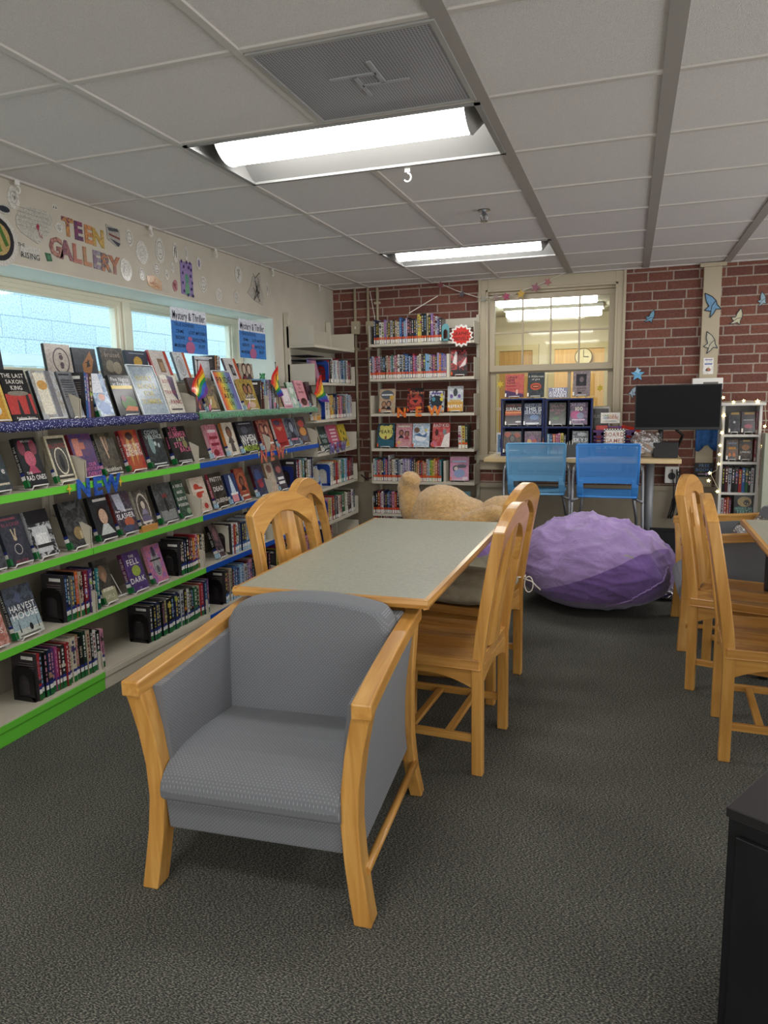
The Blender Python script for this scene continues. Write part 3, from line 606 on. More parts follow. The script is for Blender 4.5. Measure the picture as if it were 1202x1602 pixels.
# armchairs
def armchair(label, loc, rz):
    t = thing('armchair', label, 'armchair', loc, rz, 'grey upholstered armchairs with maple arms')
    for s in (-1, 1):
        # bowed front leg
        rr = []
        for z, xo, y in ((0, .349, .000), (.08, .336, .004), (.18, .322, .010), (.28, .314, .014), (.38, .318, .014), (.48, .332, .010), (.56, .349, .004), (.605, .360, 0)):
            a, b = s*xo, s*(xo-.050); q = [(a, y, z), (b, y, z), (b, y+.062, z), (a, y+.062, z)]
            rr.append(q if s > 0 else q[::-1])
        MB().loft(rr).build('front_leg', WOOD, t, bevel=.004)
        rr = []
        for z, xo, y in ((0, .335, .665), (.12, .322, .635), (.25, .316, .615), (.45, .318, .615), (.66, .330, .640)):
            a, b = s*xo, s*(xo-.042); q = [(a, y, z), (b, y, z), (b, y+.05, z), (a, y+.05, z)]
            rr.append(q if s > 0 else q[::-1])
        MB().loft(rr).build('rear_leg', WOOD, t, bevel=.004)
        # arm rail
        rr = []
        for k in range(8):
            u = k/7; y = -.006+u*.70; z = .634+.055*u; xo = .364-.026*u-.006*math.sin(PI*u); wd = .055-.006*u
            a, b = s*xo, s*(xo-wd); q = [(a, y, z-.045), (b, y, z-.045), (b, y, z), (a, y, z)]
            rr.append(q if s > 0 else q[::-1])
        MB().loft(rr).build('arm_rail', WOODY, t, bevel=.005)
        # upholstered side panel following the leg's bow
        m = MB(); V = []; ny, nz = 8, 8
        for lay in (0, 1):
            for j in range(ny+1):
                for i in range(nz+1):
                    zt = .60+.05*(j/ny); z = .20+(zt-.20)*i/nz; y = .06+.575*j/ny
                    xo = .338-.028*math.sin(PI*min(1, max(0, (z-.0)/.62)))-.018*(j/ny)
                    V.append((s*(xo-(.0 if lay == 0 else .055)), y, z))
        n1 = (ny+1)*(nz+1); F = []
        for j in range(ny):
            for i in range(nz):
                a = j*(nz+1)+i; q = (a, a+1, a+nz+2, a+nz+1); F += [q, tuple(n1+k for k in reversed(q))]
        for j in range(ny):
            for i in (0, nz): a = j*(nz+1)+i; F.append((a, a+nz+1, n1+a+nz+1, n1+a))
        for i in range(nz):
            for j in (0, ny): a = j*(nz+1)+i; F.append((a, a+1, n1+a+1, n1+a))
        m.add(V, F); m.build('side_panel', FABYZ, t, smooth=False)
        MB().tube([(s*.325, .04, .14), (s*.318, .64, .14)], .013, 10).build('stretcher', WOODY, t, smooth=True)
    # seat: apron and cushion
    m = MB(); m.loft([[(-.264, .03, .185), (.264, .03, .185), (.268, .60, .185), (-.268, .60, .185)], [(-.266, .022, .277), (.266, .022, .277), (.268, .60, .277), (-.268, .60, .277)]])
    m.build('seat_apron', FABXZ, t, bevel=.006)
    prof = [(.035, .278), (.010, .283), (-.002, .297), (-.005, .318), (.002, .340), (.017, .360), (.040, .378), (.072, .393), (.115, .403), (.22, .408), (.36, .398), (.50, .388), (.56, .385), (.56, .278)]
    rings = []
    for x, k in ((-.268, .0), (-.264, .7), (-.235, 1), (0, 1.03), (.235, 1), (.264, .7), (.268, 0)):
        rings.append([(x, p[0]+(1-min(1, k))*.006, .278+(p[1]-.278)*(1-(1-min(1.03, k))*.06)) for p in prof])
    m = MB().loft(rings); m.build('seat_cushion', [FABXY, FABXZ], t, smooth=False, bevel=0, sub=0)
    c = bpy.data.objects[-1] if False else t.children[-1]
    for p in c.data.polygons: p.use_smooth = len(p.vertices) == 4; p.material_index = 0 if abs(p.normal.z) > .83 else 1
    # arched back
    n = 32; pts = []
    for k in range(n+1):
        x = -.282+.570*k/n; u = min(1, abs(x-.003)/.285); pts.append((x, .757-.040*u*u-.05*max(0, (u-.80)/.20)**2.6))
    poly = [(-.272, .38)]+pts+[(.276, .38)]
    def bf(off):
        def f(a, z, tt):
            y = .432+.075*(z-.38)/.40; return (a, y+tt, z)
        return f
    m = MB(); cx, cz = 0, .6; rings = []
    for tt, sh in ((.0, .94), (-.018+.0, .955), (-.0, 1)): pass
    for tt, sh in ((-.030, .90), (-.022, .965), (-.006, 1.0), (.06, 1.0), (.082, .985), (.09, .95)):
        rings.append([bf(0)(a*(1-(1-sh)*.75), cz+(z-cz)*(1-(1-sh)*.75), tt) for a, z in poly])
    m.loft(rings); b = m.build('backrest', [FABXZ, FABXY], t)
    for p in b.data.polygons: p.use_smooth = len(p.vertices) == 4; p.material_index = 1 if abs(p.normal.z) > .7 else 0
    bx(-.29, .29, .56, .635, .19, .69).build('back_panel', FABXZ, t, bevel=.006)
    bx(-.30, .30, .605, .64, .62, .66).build('back_rail', WOODX, t, bevel=.004)
    return t
armchair('grey patterned armchair with bowed maple legs in the foreground', (-.957, 1.615, 0), math.radians(2.8))
armchair('grey armchair seen from its side behind the right-hand maple chairs', (.285, 4.45, 0), math.radians(-90))
# purple beanbag
from mathutils import noise as N3
def panel_mat(name, c1, c2, a, bx_, lim):
    """suede cover in two tones, split along a slanting seam round the bag"""
    k = NT(name); tc = k.n('ShaderNodeTexCoord'); sp = k.n('ShaderNodeSeparateXYZ'); k.l(tc.outputs['Object'], sp.inputs[0])
    m1 = k.n('ShaderNodeMath', operation='MULTIPLY_ADD'); m1.inputs[1].default_value = bx_; m1.inputs[2].default_value = a; k.l(sp.outputs[0], m1.inputs[0])
    mn = k.n('ShaderNodeMath', operation='MINIMUM'); mn.inputs[1].default_value = lim; k.l(m1.outputs[0], mn.inputs[0])
    g = k.n('ShaderNodeMath', operation='GREATER_THAN'); k.l(sp.outputs[2], g.inputs[0]); k.l(mn.outputs[0], g.inputs[1])
    nz = k.n('ShaderNodeTexNoise'); nz.inputs['Scale'].default_value = 6; nz.inputs['Detail'].default_value = 7; nz.inputs['Distortion'].default_value = .8; k.l(tc.outputs['Object'], nz.inputs['Vector'])
    mr = k.n('ShaderNodeMapRange'); mr.inputs['From Min'].default_value = .3; mr.inputs['From Max'].default_value = .7; mr.inputs['To Min'].default_value = .8; mr.inputs['To Max'].default_value = 1.18; k.l(nz.outputs['Fac'], mr.inputs['Value'])
    mx = k.n('ShaderNodeMix', data_type='RGBA'); mx.inputs[6].default_value = (*hx(c2), 1); mx.inputs[7].default_value = (*hx(c1), 1); k.l(g.outputs[0], mx.inputs[0])
    v = k.n('ShaderNodeVectorMath', operation='SCALE'); k.l(mx.outputs[2], v.inputs[0]); k.l(mr.outputs[0], v.inputs['Scale']); k.l(v.outputs[0], k.b.inputs['Base Color'])
    k.b.inputs['Roughness'].default_value = .9; k.b.inputs['Sheen Weight'].default_value = .35
    n2 = k.n('ShaderNodeTexNoise'); n2.inputs['Scale'].default_value = 11; n2.inputs['Detail'].default_value = 5; n2.inputs['Distortion'].default_value = 2; k.l(tc.outputs['Object'], n2.inputs['Vector'])
    bp = k.n('ShaderNodeBump'); bp.inputs['Strength'].default_value = .35; bp.inputs['Distance'].default_value = .03; k.l(n2.outputs['Fac'], bp.inputs['Height']); k.l(bp.outputs[0], k.b.inputs['Normal'])
    return k.m
def beanbag(label, c, R, H, seed, mat, ridge=1.0, peak=(-.15, 0)):
    nu, nv = 200, 110; t = thing('beanbag', label, 'beanbag', c)
    V = []
    for i in range(nv+1):
        th = PI*i/nv
        for j in range(nu):
            ph = 2*PI*j/nu; d = Vector((math.sin(th)*math.cos(ph), math.sin(th)*math.sin(ph), math.cos(th)))
            a = N3.noise(d*1.5+Vector((seed, 0, 0)))*.10
            up = max(0, d.z+.25)
            # creases running out from the gathered top, and slack folds across the side
            px_, py_ = d.x-peak[0], d.y-peak[1]; an = math.atan2(py_, px_); rad = math.hypot(px_, py_)
            c1 = 1-abs(N3.noise(Vector((math.cos(an)*2.2+seed, math.sin(an)*2.2, rad*.7)))*1.8)
            c2 = 1-abs(N3.noise(Vector((d.x*2.6+seed, d.y*2, d.z*5)))*1.8)
            c3 = 1-abs(N3.noise(Vector((d.x*6, d.y*5+seed, d.z*8)))*1.7)
            env = min(1, rad*1.6)**2
            fo = ridge*((max(0, c1)**2)*.040*up*env + (max(0, c2)**2)*.028*(.4+up*.5) + (max(0, c3)**2)*.007*(.3+up))
            rr = 1+a+fo*.7
            z = d.z*H*.5*(1+a*.6+fo*1.9)
            zz = H*.44+z*1.02
            if zz < H*.20: zz = max(0, H*.20-(H*.20-zz)*.75)
            k = 1+.06*math.sin(min(1, max(0, zz/H))*PI)
            V.append((d.x*R[0]*rr*k, d.y*R[1]*rr*k, max(0, zz+(-.05*max(0, d.x)+.02*max(0, -d.x))*up)))
    m = MB(); m.add(V, [(i*nu+j, (i+1)*nu+j, (i+1)*nu+(j+1) % nu, i*nu+(j+1) % nu) for i in range(nv) for j in range(nu)])
    m.build('cover', mat, t, smooth=True)
    return t, V, nu, nv
VEL = noisy('lilac suede panel', '8c6cab', 'a084bd', 5, rough=.85, sheen=.4, detail=6); VEL2 = noisy('suede panel shade tone', '5c4078', '6b4c8c', 4, rough=.85, sheen=.3)  # the deeper tone puts shade into the same suede
t, V, nu, nv = beanbag('big purple beanbag slumped on the carpet below the desk', (-.19, 4.93, 0), (.475, .45), .60, 4.2, panel_mat('purple suede shaded below', 'a389c0', '76589a', .30, .42, .42), 1.7)  # shade on the panel below the seam is put into the colour
# piped seams
def seam(pts, parent, mat, r=.006):
    MB().tube(pts, r, 6).build('seam', mat, parent, smooth=True)
def surf(V, nu, nv, u, v): x, y, z = V[int(v*nv)*nu+int(u*nu) % nu]; return Vector((x, y, z))*1.004
seam([surf(V, nu, nv, .93-.14*k/40, .42+.30*k/40) for k in range(41)], t, VEL, .005)
MB().add([(0, 0, 0), (.055, -.012, -.012), (.055, -.02, .002), (0, -.006, .014)], [(0, 1, 2, 3)]).build('label_tag', WHITE, t).location = surf(V, nu, nv, .82, .33)
t2, V2, _, _ = beanbag('second beanbag, purple over khaki, under the plush bear behind the table', (-1.16, 4.62, 0), (.42, .40), .60, 9.1, panel_mat('purple over khaki cloth', '8c6cab', '958e79', .40, 0, 1), .6)
# plush bear lying on the second beanbag
FUR = noisy('golden plush fur', 'b88c50', 'e2b876', 42, rough=1, bump=1, bscale=170, stretch=(1, 1, 1.6), detail=8, lo=.25, hi=.7, sheen=.6, dist=.5)
def plush(parent, name, balls, vox=.014):
    m = MB()
    for c, r, rot in balls: m.ell(c, r, 20, 14, mat=Euler([math.radians(a) for a in rot]).to_matrix())
    o = m.build(name, FUR, parent)
    rm = o.modifiers.new('merge', 'REMESH'); rm.mode = 'VOXEL'; rm.voxel_size = vox; rm.use_smooth_shade = True
    sm = o.modifiers.new('relax', 'SMOOTH'); sm.iterations = 7; sm.factor = .6
    tx = bpy.data.textures.new('fur tufts', 'CLOUDS'); tx.noise_scale = .018; tx.noise_depth = 3
    d = o.modifiers.new('tufts', 'DISPLACE'); d.texture = tx; d.strength = .012; d.mid_level = .5
    return o
b = thing('plush_bear', 'golden brown plush bear lying on its back behind the grey table', 'plush toy', (-1.0, 4.42, .58))
plush(b, 'body', [((-.09, 0, .12), (.19, .19, .145), (0, 10, 0)), ((-.19, .02, .08), (.13, .18, .15), (0, 0, 0)), ((.06, 0, .075), (.17, .17, .115), (0, 12, 0)), ((-.05, -.14, .03), (.20, .09, .11), (0, 0, 0)), ((.12, .04, .02), (.22, .1, .1), (0, 0, 0))])
plush(b, 'raised_leg', [((-.29, -.02, .13), (.085, .10, .14), (0, -10, 0)), ((-.315, -.03, .24), (.068, .08, .095), (0, -6, 0)), ((-.285, -.06, .305), (.066, .07, .052), (0, 22, 0)), ((-.24, 0, .03), (.10, .1, .1), (0, 0, 0))])
plush(b, 'arm', [((.13, -.15, .06), (.15, .08, .075), (0, -20, 8)), ((.24, -.14, .11), (.09, .07, .06), (0, -10, 0)), ((.0, -.16, .0), (.08, .06, .06), (0, 0, 0))])
h = plush(b, 'head', [((.27, .02, .10), (.15, .13, .105), (0, -10, 0)), ((.36, .0, .13), (.085, .09, .06), (0, 18, 0)), ((.40, -.03, .08), (.05, .06, .05), (0, 0, 0)), ((.27, .12, .14), (.05, .03, .05), (0, 0, 0))])
MB().ell((.425, -.085, .085), (.014, .014, .014), 10, 8).build('eye', BLACK, h, smooth=True)
MB().ell((.452, -.03, .11), (.02, .02, .016), 10, 8).build('nose', BLACK, h, smooth=True)
# black cabinet at the lower right
def PZ(px, py, z): d = ray(px, py); return CAM + d*((z-CAM.z)/d.z)
hz = .60
A = PZ(1141, 1262, hz); B = PZ(1202, 1207, hz); D = PZ(1202, 1284, hz)
e1 = (B-A).normalized(); e2 = Vector((e1.y, -e1.x, 0)); 
t = thing('cabinet', 'black low cabinet cropped by the lower right corner', 'cabinet', (A.x, A.y, 0), math.atan2(e2.y, e2.x))
BK2 = noisy('scuffed black laminate', '0b0b0e', '131318', 12, rough=.42)
bx(0, .55, .0, .5, 0, hz-.02).build('body', BK2, t, bevel=.003); bx(-.004, .554, -.004, .504, hz-.02, hz).build('top', pm('dark brown top', '1a1719', .45), t, bevel=.002)
bx(.02, .53, -.012, -.001, .03, hz-.05).build('door', BK2, t, bevel=.002)
# ------------------------------------------------------------ bookcases along the left wall
SX = -2.42; J = [1.87, 2.80, 3.76, 4.68, 5.53, 6.45]
SH = {'base': .100, 's4': .392, 's3': .712, 's2': 1.030, 'top': 1.318}
def bookcase(k, label, strips, base_mat, top_cloth):
    y0, y1 = J[k]+.002, J[k+1]-.002; L = y1-y0
    t = thing('bookcase', label, 'bookcase', (XL, y0, 0), group='low bookcases along the window wall')
    D = SX-XL
    bx(.02, .03, 0, L, .1, 1.50).build('back_panel', METALD, t)
    for y in (0, L-.03): bx(.012, .045, y, y+.03, .0, 1.50).build('upright', METAL, t, bevel=.002)
    m = MB().box(.03, D+.0, 0, L, .03, .09).box(.03, D+.012, 0, L, .088, .100); m.build('base', METAL, t, bevel=.002)
    f = MB().box(D, D+.008, 0, L, .0, .062).box(D+.004, D+.014, 0, L, .062, .092); f.build('base_front', base_mat, t, bevel=.002)
    for nm in ('s4', 's3', 's2', 'top'):
        z = SH[nm]; s = bx(.04, D, 0, L, z-.028, z).build('shelf', METAL, t, bevel=.002)
        if strips.get(nm): bx(D, D+.003, 0, L, z-.031, z+.001).build('edge_strip', strips[nm], s)
        for y in (.003, L-.006):
            MB().prism([(.05, z), (D-.008, z), (D-.004, z+.10), (D-.06, z+.125), (.05, z+.15)], lambda a, b, o: (a, y+o, b), 0, .003).build('end_bracket', METAL, s)
    y = .003
    for y in (.003, L-.006): MB().prism([(.04, .1), (D-.0, .1), (D-.004, .19), (.05, .22)], lambda a, b, o: (a, y+o, b), 0, .003).build('end_bracket', METAL, t)
    return t
LS = {'s4': LIME, 's3': LIME, 's2': LIME}; BS = {'s4': BLUE, 's3': BLUE, 's2': BLUE}
bookcase(0, 'metal bookcase with lime shelf strips and lime base at left edge', LS, LIME, None)
bookcase(1, 'metal bookcase with lime shelf strips above a plain beige base', LS, METAL, None)
bookcase(2, 'metal bookcase with blue strips and blue base beside the beige-based one', BS, BLUE, None)
bookcase(3, 'metal bookcase with blue strips behind the left-hand maple chairs', BS, BLUE, None)
# cloth on top shelves
def cloth(label, y0, y1, mat, seed):
    m = MB(); n = 60; z = SH['top']; V = []; prof = [(-2.64, .004), (-2.50, .006), (-2.425, .008), (-2.408, .0), (-2.402, -.014), (-2.408, -.03)]
    for i in range(n+1):
        y = y0+(y1-y0)*i/n
        for j, (x, dz) in enumerate(prof):
            w_ = N3.noise(Vector((y*9, j*.6, seed)))*.010*(j >= 2); V.append((x+w_*.6, y, z+dz+w_*(1.0 if j > 3 else .3)))
    q = len(prof); m.add(V, [(i*q+j, (i+1)*q+j, (i+1)*q+j+1, i*q+j+1) for i in range(n) for j in range(q-1)])
    o = m.build('shelf_cloth', mat, smooth=True); sd = o.modifiers.new('thick', 'SOLIDIFY'); sd.thickness = .004
    return tag(o, label, 'cloth')
cloth('navy cloth speckled with white along the upper shelf', J[0], J[2]-.012, noisy('navy speckled cloth', '23265c', 'c9cbe8', 150, rough=.9, lo=.60, hi=.66, detail=1), 1)
cloth('fuzzy green cloth along the upper shelf, beside the navy one', J[2]+.004, J[4]-.03, noisy('green fuzzy cloth', '0f5a30', '3f9a63', 60, rough=1, bump=1, bscale=90, sheen=.5), 5)
# tall bookcase in the corner
def side_bracket(parent, D, y, z, h, mat=METAL):
    MB().prism([(.03, z-.004), (D, z-.004), (D, z+h), (.03, z+h)], lambda a, b, o: (a, y+o, b), 0, .003).build('end_bracket', mat, parent)
t = thing('bookcase', 'tall beige metal bookcase in the corner, its top shelf empty', 'bookcase', (XL, J[4], 0))
D = -2.43-XL; L = J[5]-J[4]
for y in (-.0, L-.04): bx(.006, .05, y, y+.04, 0, 2.09).build('upright', METAL, t, bevel=.002)
m = MB()
for z in [1.2+.045*k for k in range(3)]: m.box(.05, .056, .04, L-.04, z, z+.03)
bx(.01, .016, .04, L-.04, .1, 2.0).build('back_panel', METAL, t)
TALL = [1.829, 1.527, 1.219, .94, .639, .333, .10]
for k, z in enumerate(TALL):
    s = bx(.03, D, 0, L, z-.022, z).build('shelf', METAL, t, bevel=.002)
    for y in (0, L-.003): side_bracket(s, D, y, z, .15 if k < 2 else .14)
for k in range(5): bx(.02, D-.06, .02, .34, 1.60+.036*k, 1.606+.036*k).build('slat', BLACKP, t)
bx(.03, D+.005, 0, L, 0, .095).build('base', METAL, t, bevel=.002)
# graphic novel bookcase on the brick wall
GX0, GX1, GY = -2.245, -1.285, 6.335
t = thing('bookcase', 'tall beige metal bookcase of graphic novels against the brick wall', 'bookcase', (GX0, GY, 0))
L = GX1-GX0; GS = [1.868, 1.560, 1.247, .930, .630, .327, .10]; DB = .275
SLOT = dots_mat('slotted upright', 'b5ae9c', '3a362e', .026, .13, rough=.45)
for x in (0, L-.025): bx(x, x+.025, DB-.05, DB, 0, 2.10).build('upright', SLOT, t)
bx(.02, L-.02, DB-.012, DB-.006, 2.0, 2.08).build('top_tie', METAL, t)
for k, z in enumerate(GS):
    s = bx(.0, L, 0, DB-.02, z-.024, z).build('shelf', METAL, t, bevel=.002)
    for x in (0, L-.003): MB().prism([(0, z), (DB-.05, z), (DB-.05, z+.165), (0, z+.165)], lambda a, b, o: (x+o, a, b), 0, .003).build('end_bracket', METAL, s)
bx(0, L, 0, DB, 0, .075).build('base', METAL, t, bevel=.002)
# ------------------------------------------------------------ books
PAL = dict(black='17171a', charcoal='2e2f33', grey='6a6c70', silver='b9bdc2', white='e4e1da', cream='d8cdb0', beige='b9a98c', brown='5a4030', tan='a8845a', red='b3262c', crimson='8a1c2a', maroon='561a22', orange='d8662a', amber='d99a2c', yellow='e0c84a', lime='9cc23c', green='2f6b40', dark_green='1c3d2c', teal='2f8a90', blue='2f66b0', sky='7fb4dc', navy='1e2c58', purple='5c3c80', violet='8a70b8', pink='d88aa2', magenta='b04080', lilac='b8a0cc')
def duller(h, k=.9, g=.15):
    v = [int(h[i:i+2], 16) for i in (0, 2, 4)]; m_ = sum(v)/3; return '%02x%02x%02x' % tuple(int((x+(m_-x)*g)*k) for x in v)
PAL = {k: duller(v) for k, v in PAL.items()}
def cc(c):
    if c in PAL: return PAL[c]
    if isinstance(c, str) and len(c) == 6: return duller(c, .93, .14)
    return c
def art(mb, spec, fn, w, h, u=1.0):
    """small pictures: items split by ';'"""
    d = 0
    for it in spec.split(';'):
        p = it.split()
        if not p: continue
        d -= .00035
        if p[0] == 'r':
            a, b, c, e = map(float, p[1:5]); mb.add([fn(a*w, b*h, d), fn(c*w, b*h, d), fn(c*w, e*h, d), fn(a*w, e*h, d)], [(0, 1, 2, 3)], 0, cc(p[5]), cc(p[6]) if len(p) > 6 else None)
        elif p[0] == 'e':
            a, b, c, e = map(float, p[1:5]); mb.add([fn(w*(a+c*math.cos(2*PI*k/16)), h*(b+e*math.sin(2*PI*k/16)), d) for k in range(16)], [tuple(range(16))], 0, cc(p[5]), cc(p[6]) if len(p) > 6 else None)
        elif p[0] == 'o':
            a, b, c, e = map(float, p[1:5]); q = .88
            V = [fn(w*(a+c*s*math.cos(2*PI*k/20)), h*(b+e*s*math.sin(2*PI*k/20)), d) for s in (1, q) for k in range(20)]
            mb.add(V, [(k, (k+1) % 20, 20+(k+1) % 20, 20+k) for k in range(20)], 0, cc(p[5]))
        elif p[0] == 'p':
            q = [float(x) for x in p[2:]]; mb.add([fn(q[k]*w, q[k+1]*h, d) for k in range(0, len(q), 2)], [tuple(range(len(q)//2))], 0, cc(p[1]))
        elif p[0] == 't':
            a, b, s = map(float, p[1:4]); put_text(mb, p[5].replace('_', ' '), s*w, lambda x, y, o: fn(a*w+x, b*h+y, d), 0, cc(p[4]), maxw=.92*w*u)
        elif p[0] == 'f':   # a plain face or figure: head, hair, shoulders
            a, b, s = map(float, p[1:4]); k = w/h
            mb.add([fn(w*(a+s*1.25*math.cos(2*PI*i/16)), h*(b+.15*s*k+s*1.5*k*math.sin(2*PI*i/16)), d) for i in range(16)], [tuple(range(16))], 0, cc(p[5]))
            mb.add([fn(w*(a+s*.85*math.cos(2*PI*i/16)), h*(b+s*1.15*k*math.sin(2*PI*i/16)), d-.0003) for i in range(16)], [tuple(range(16))], 0, cc(p[4]))
            mb.add([fn(w*(a-s*1.5), h*(b-2.6*s*k), d-.0002), fn(w*(a+s*1.5), h*(b-2.6*s*k), d-.0002), fn(w*(a+s*.5), h*(b-1.1*s*k), d-.0002), fn(w*(a-s*.5), h*(b-1.1*s*k), d-.0002)], [(0, 1, 2, 3)], 0, cc(p[6] if len(p) > 6 else p[5]))
            d -= .0004
ORD = ['first', 'second', 'third', 'fourth', 'fifth', 'sixth', 'seventh', 'eighth', 'ninth', 'tenth', 'eleventh', 'twelfth', 'thirteenth', 'fourteenth', 'fifteenth', 'sixteenth', 'seventeenth', 'eighteenth', 'nineteenth', 'twentieth']
def ordn(n):
    if n < 20: return ORD[n]
    tens = {2: 'twenty', 3: 'thirty', 4: 'forty', 5: 'fifty'}[(n+1)//10]; r = (n+1) % 10
    return tens[:-1]+'ieth' if r == 0 else tens+'-'+ORD[r-1]
def book_mesh(w, th, h, bg, bg2, spine, front='', spec_sp='', back='', pages=True):
    """cover faces -Y, spine at x=0 faces -X"""
    m = MB(); b = .0022; a2 = bg2 or bg
    m.box(0, w, 0, b, 0, h, 0, cc(bg), cc(a2)); m.box(0, w, th-b, th, 0, h, 0, cc(back or bg), cc(back or bg)); m.box(-.0004, b, b, th-b, 0, h, 0, cc(spine), cc(spine))
    m.add([(0, 0, 0)]*0, [])
    art(m, front, lambda x, z, d: (x, d, z), w, h)
    if spec_sp:      # spine lettering reads from top to bottom
        art(m, spec_sp, lambda x, z, d: (-.0006+d, th-x, z), th, h)
    return m
def pages_mb(w, th, h): return bx(.003, w-.004, .0022, th-.0022, .003, h-.003)
def spine_text(m, txt, th, h, col, zc=.58, size=.5, lenf=.62):
    s = th*size; put_text(m, txt, s, lambda a, b, o: (-.0012, th/2-b, zc*h-a), 0, cc(col), maxw=h*lenf)
EAS = None
def easel(x, y, z, rz, tilt, label, w=.10, group='wire book easels', mat=None):
    """bent wire stand; front lip at local y=-.03, back rest leaning"""
    t = thing('book_easel', label, 'book stand', (x, y, z), rz, group)
    c, s = math.cos(tilt), math.sin(tilt); hw = w/2
    lip = [(-hw, .10, .004), (-hw, -.022, .004), (-hw, -.030, .018), (hw, -.030, .018), (hw, -.022, .004), (hw, .10, .004)]
    MB().tube(lip, .0034, 6).build('front_lip', mat or WIRE, t, smooth=True)
    MB().tube([(-hw, .004, .004), (-hw*.5, .012+.12*s, .004+.12*c), (hw*.5, .012+.12*s, .004+.12*c), (hw, .004, .004)], .0028, 6).build('back_rest', mat or WIRE, t, smooth=True)
    return t
SEEN = set()
def uniq(l):
    assert l not in SEEN, l
    n = len(l.split()); assert 4 <= n <= 16, (n, l); SEEN.add(l); return l
def face_book(loc, rz, tilt, w, h, th, bg, bg2, spine, front, label, group, sticker='green', stand=True, sp_text=None, tcol='white', back=''):
    comic = 'comic' in label
    t = thing('comic_book' if comic else 'book', uniq(label), 'comic book' if comic else 'book', loc, rz, group)
    R = bpy.data.objects.new('x', None); bpy.data.objects.remove(R)
    T = Matrix.Rotation(-tilt, 4, 'X')
    def wrap(mb, name, mat, lab=None):
        mb.v = [tuple(T @ Vector(p)) for p in mb.v]; return mb.build(name, mat, t, label=lab)
    m = book_mesh(w, th, h, bg, bg2, spine, front, back=back)
    if sp_text: spine_text(m, sp_text, th, h, tcol)
    wrap(m, 'cover', JACK); wrap(pages_mb(w, th, h), 'page_block', PAGES)
    if sticker and th > .01:
        c1 = {'green': '14642f', 'light': 'a9cbe0', 'orange': 'd6541c', 'white': 'ece8de'}[sticker]; m = MB()
        m.add([(-.001, 0, .002), (-.001, th, .002), (-.001, th, .032), (-.001, 0, .032)], [(0, 1, 2, 3)], 0, c1)
        m.add([(.0, -.0022, .002), (.012, -.0022, .002), (.012, -.0022, .032), (0, -.0022, .032)], [(0, 1, 2, 3)], 0, c1)
        m.add([(-.001, 0, .034), (-.001, th, .034), (-.001, th, .052), (-.001, 0, .052)], [(0, 1, 2, 3)], 0, 'dcdcd8' if sticker != 'white' else 'ece8de')
        m.add([(-.001, 0, .054), (-.001, th, .054), (-.001, th, .066), (-.001, 0, .066)], [(0, 1, 2, 3)], 0, '27347a')
        wrap(m, 'spine_label', JACK)
    return t
# left wall: books facing out.  (px,py) bottom left, (px,py) bottom right, height, thickness, colours, art
def face_left(shelf, a, b, h, th, bg, bg2, spine, front, look, place, sticker='green', tilt=17, x=-2.447, lift=.013, stand=True, sp=None, tcol='white', estand=None, gx=None):
    z = SH[shelf] if isinstance(shelf, str) else shelf
    y0 = atx(*a, x).y; y1 = atx(*b, x).y
    if sticker == 'green' and y0 > J[2]: sticker = 'light'
    tl = math.radians(tilt)
    face_book((x, y0, z+lift+(.0 if stand else -.012)), PI/2, tl, y1-y0, h, th, bg, bg2, spine, front, look+', '+place, gx or 'books displayed face out by the windows', sticker, sp_text=sp, tcol=tcol)
    if stand: easel(x-.019, (y0+y1)/2, z, PI/2, tl, uniq('white wire easel holding the '+look), min(.10, (y1-y0)*.7))
P1, P2, P3, P4, PT = 'on the third lime shelf', 'on the upper lime shelf', 'on the middle lime shelf', 'on the lowest lime shelf', 'on the navy cloth'
Q2, Q3, Q4, QT = 'on the upper blue shelf', 'on the middle blue shelf', 'on the lower blue shelf', 'on the green cloth'
# navy cloth row
face_left('top', (-22, 668), (20, 665), .215, .02, 'amber', 'amber', 'amber', 'e .55 .22 .18 .1 white;t .45 .75 .1 222 SUITABLE;r .9 0 1 1 e2bd56', 'amber book', PT, None)
face_left('top', (22, 664), (62, 660), .225, .022, 'black', 'black', 'black', 'r 0 .12 1 .52 c83a34;p 22242c .35 .12 .5 .12 .45 .40 .4 .40;p 22242c .72 .12 .9 .12 .86 .6 .78 .62;e .5 .53 .4 .05 8a8272;t .5 .88 .13 e8e4da THE_LAST;t .5 .76 .13 e8e4da SAXON;t .5 .64 .13 e8e4da KING;t .5 .05 .08 e8e4da Andrew_Varga', 'black and red book with three-line white title', PT, None, sp='THE LAST SAXON KING')
face_left('top', (70, 661), (108, 655), .225, .02, 'silver', 'a09a8c', 'black', 'r .12 .1 .55 .95 e9e2cc;e .35 .7 .2 .1 d9a04c;r .6 0 .8 1 77757c', 'book with silver glare coloured in', PT, None)  # pale patches are glare put into the cover colours
face_left('top', (112, 655), (134, 652), .225, .02, '74777c', '808388', 'grey', ';'.join('r .08 %.2f .85 %.2f 3f4248' % (.45+.05*k, .465+.05*k) for k in range(8))+';r 0.04 0.915 0.76 0.945 222', 'grey book showing lines of text', PT, None)
face_left('top', (157, 655), (181, 653), .22, .018, 'b8d0ea', '7f9cc8', 'sky', 'r 0 .55 .7 1 e4e8f2;e .5 .45 .2 .08 e0a08c;e .5 .2 .35 .14 6488c8', 'iridescent pale blue book', PT)
face_left('top', (189, 655), (221, 651), .215, .02, '16181c', '23262c', 'black', 't .5 .9 .12 f2f2f2 Five_Nights;t .5 .78 .12 f2f2f2 at_Freddys;r 0 .66 1 .74 e8c83c;e .6 .3 .35 .18 4a7a2c;e .4 .42 .12 .08 7c2c44;p d8703c .3 .12 .9 .1 .95 .2 .5 .24', 'black book with yellow band across', PT, None)
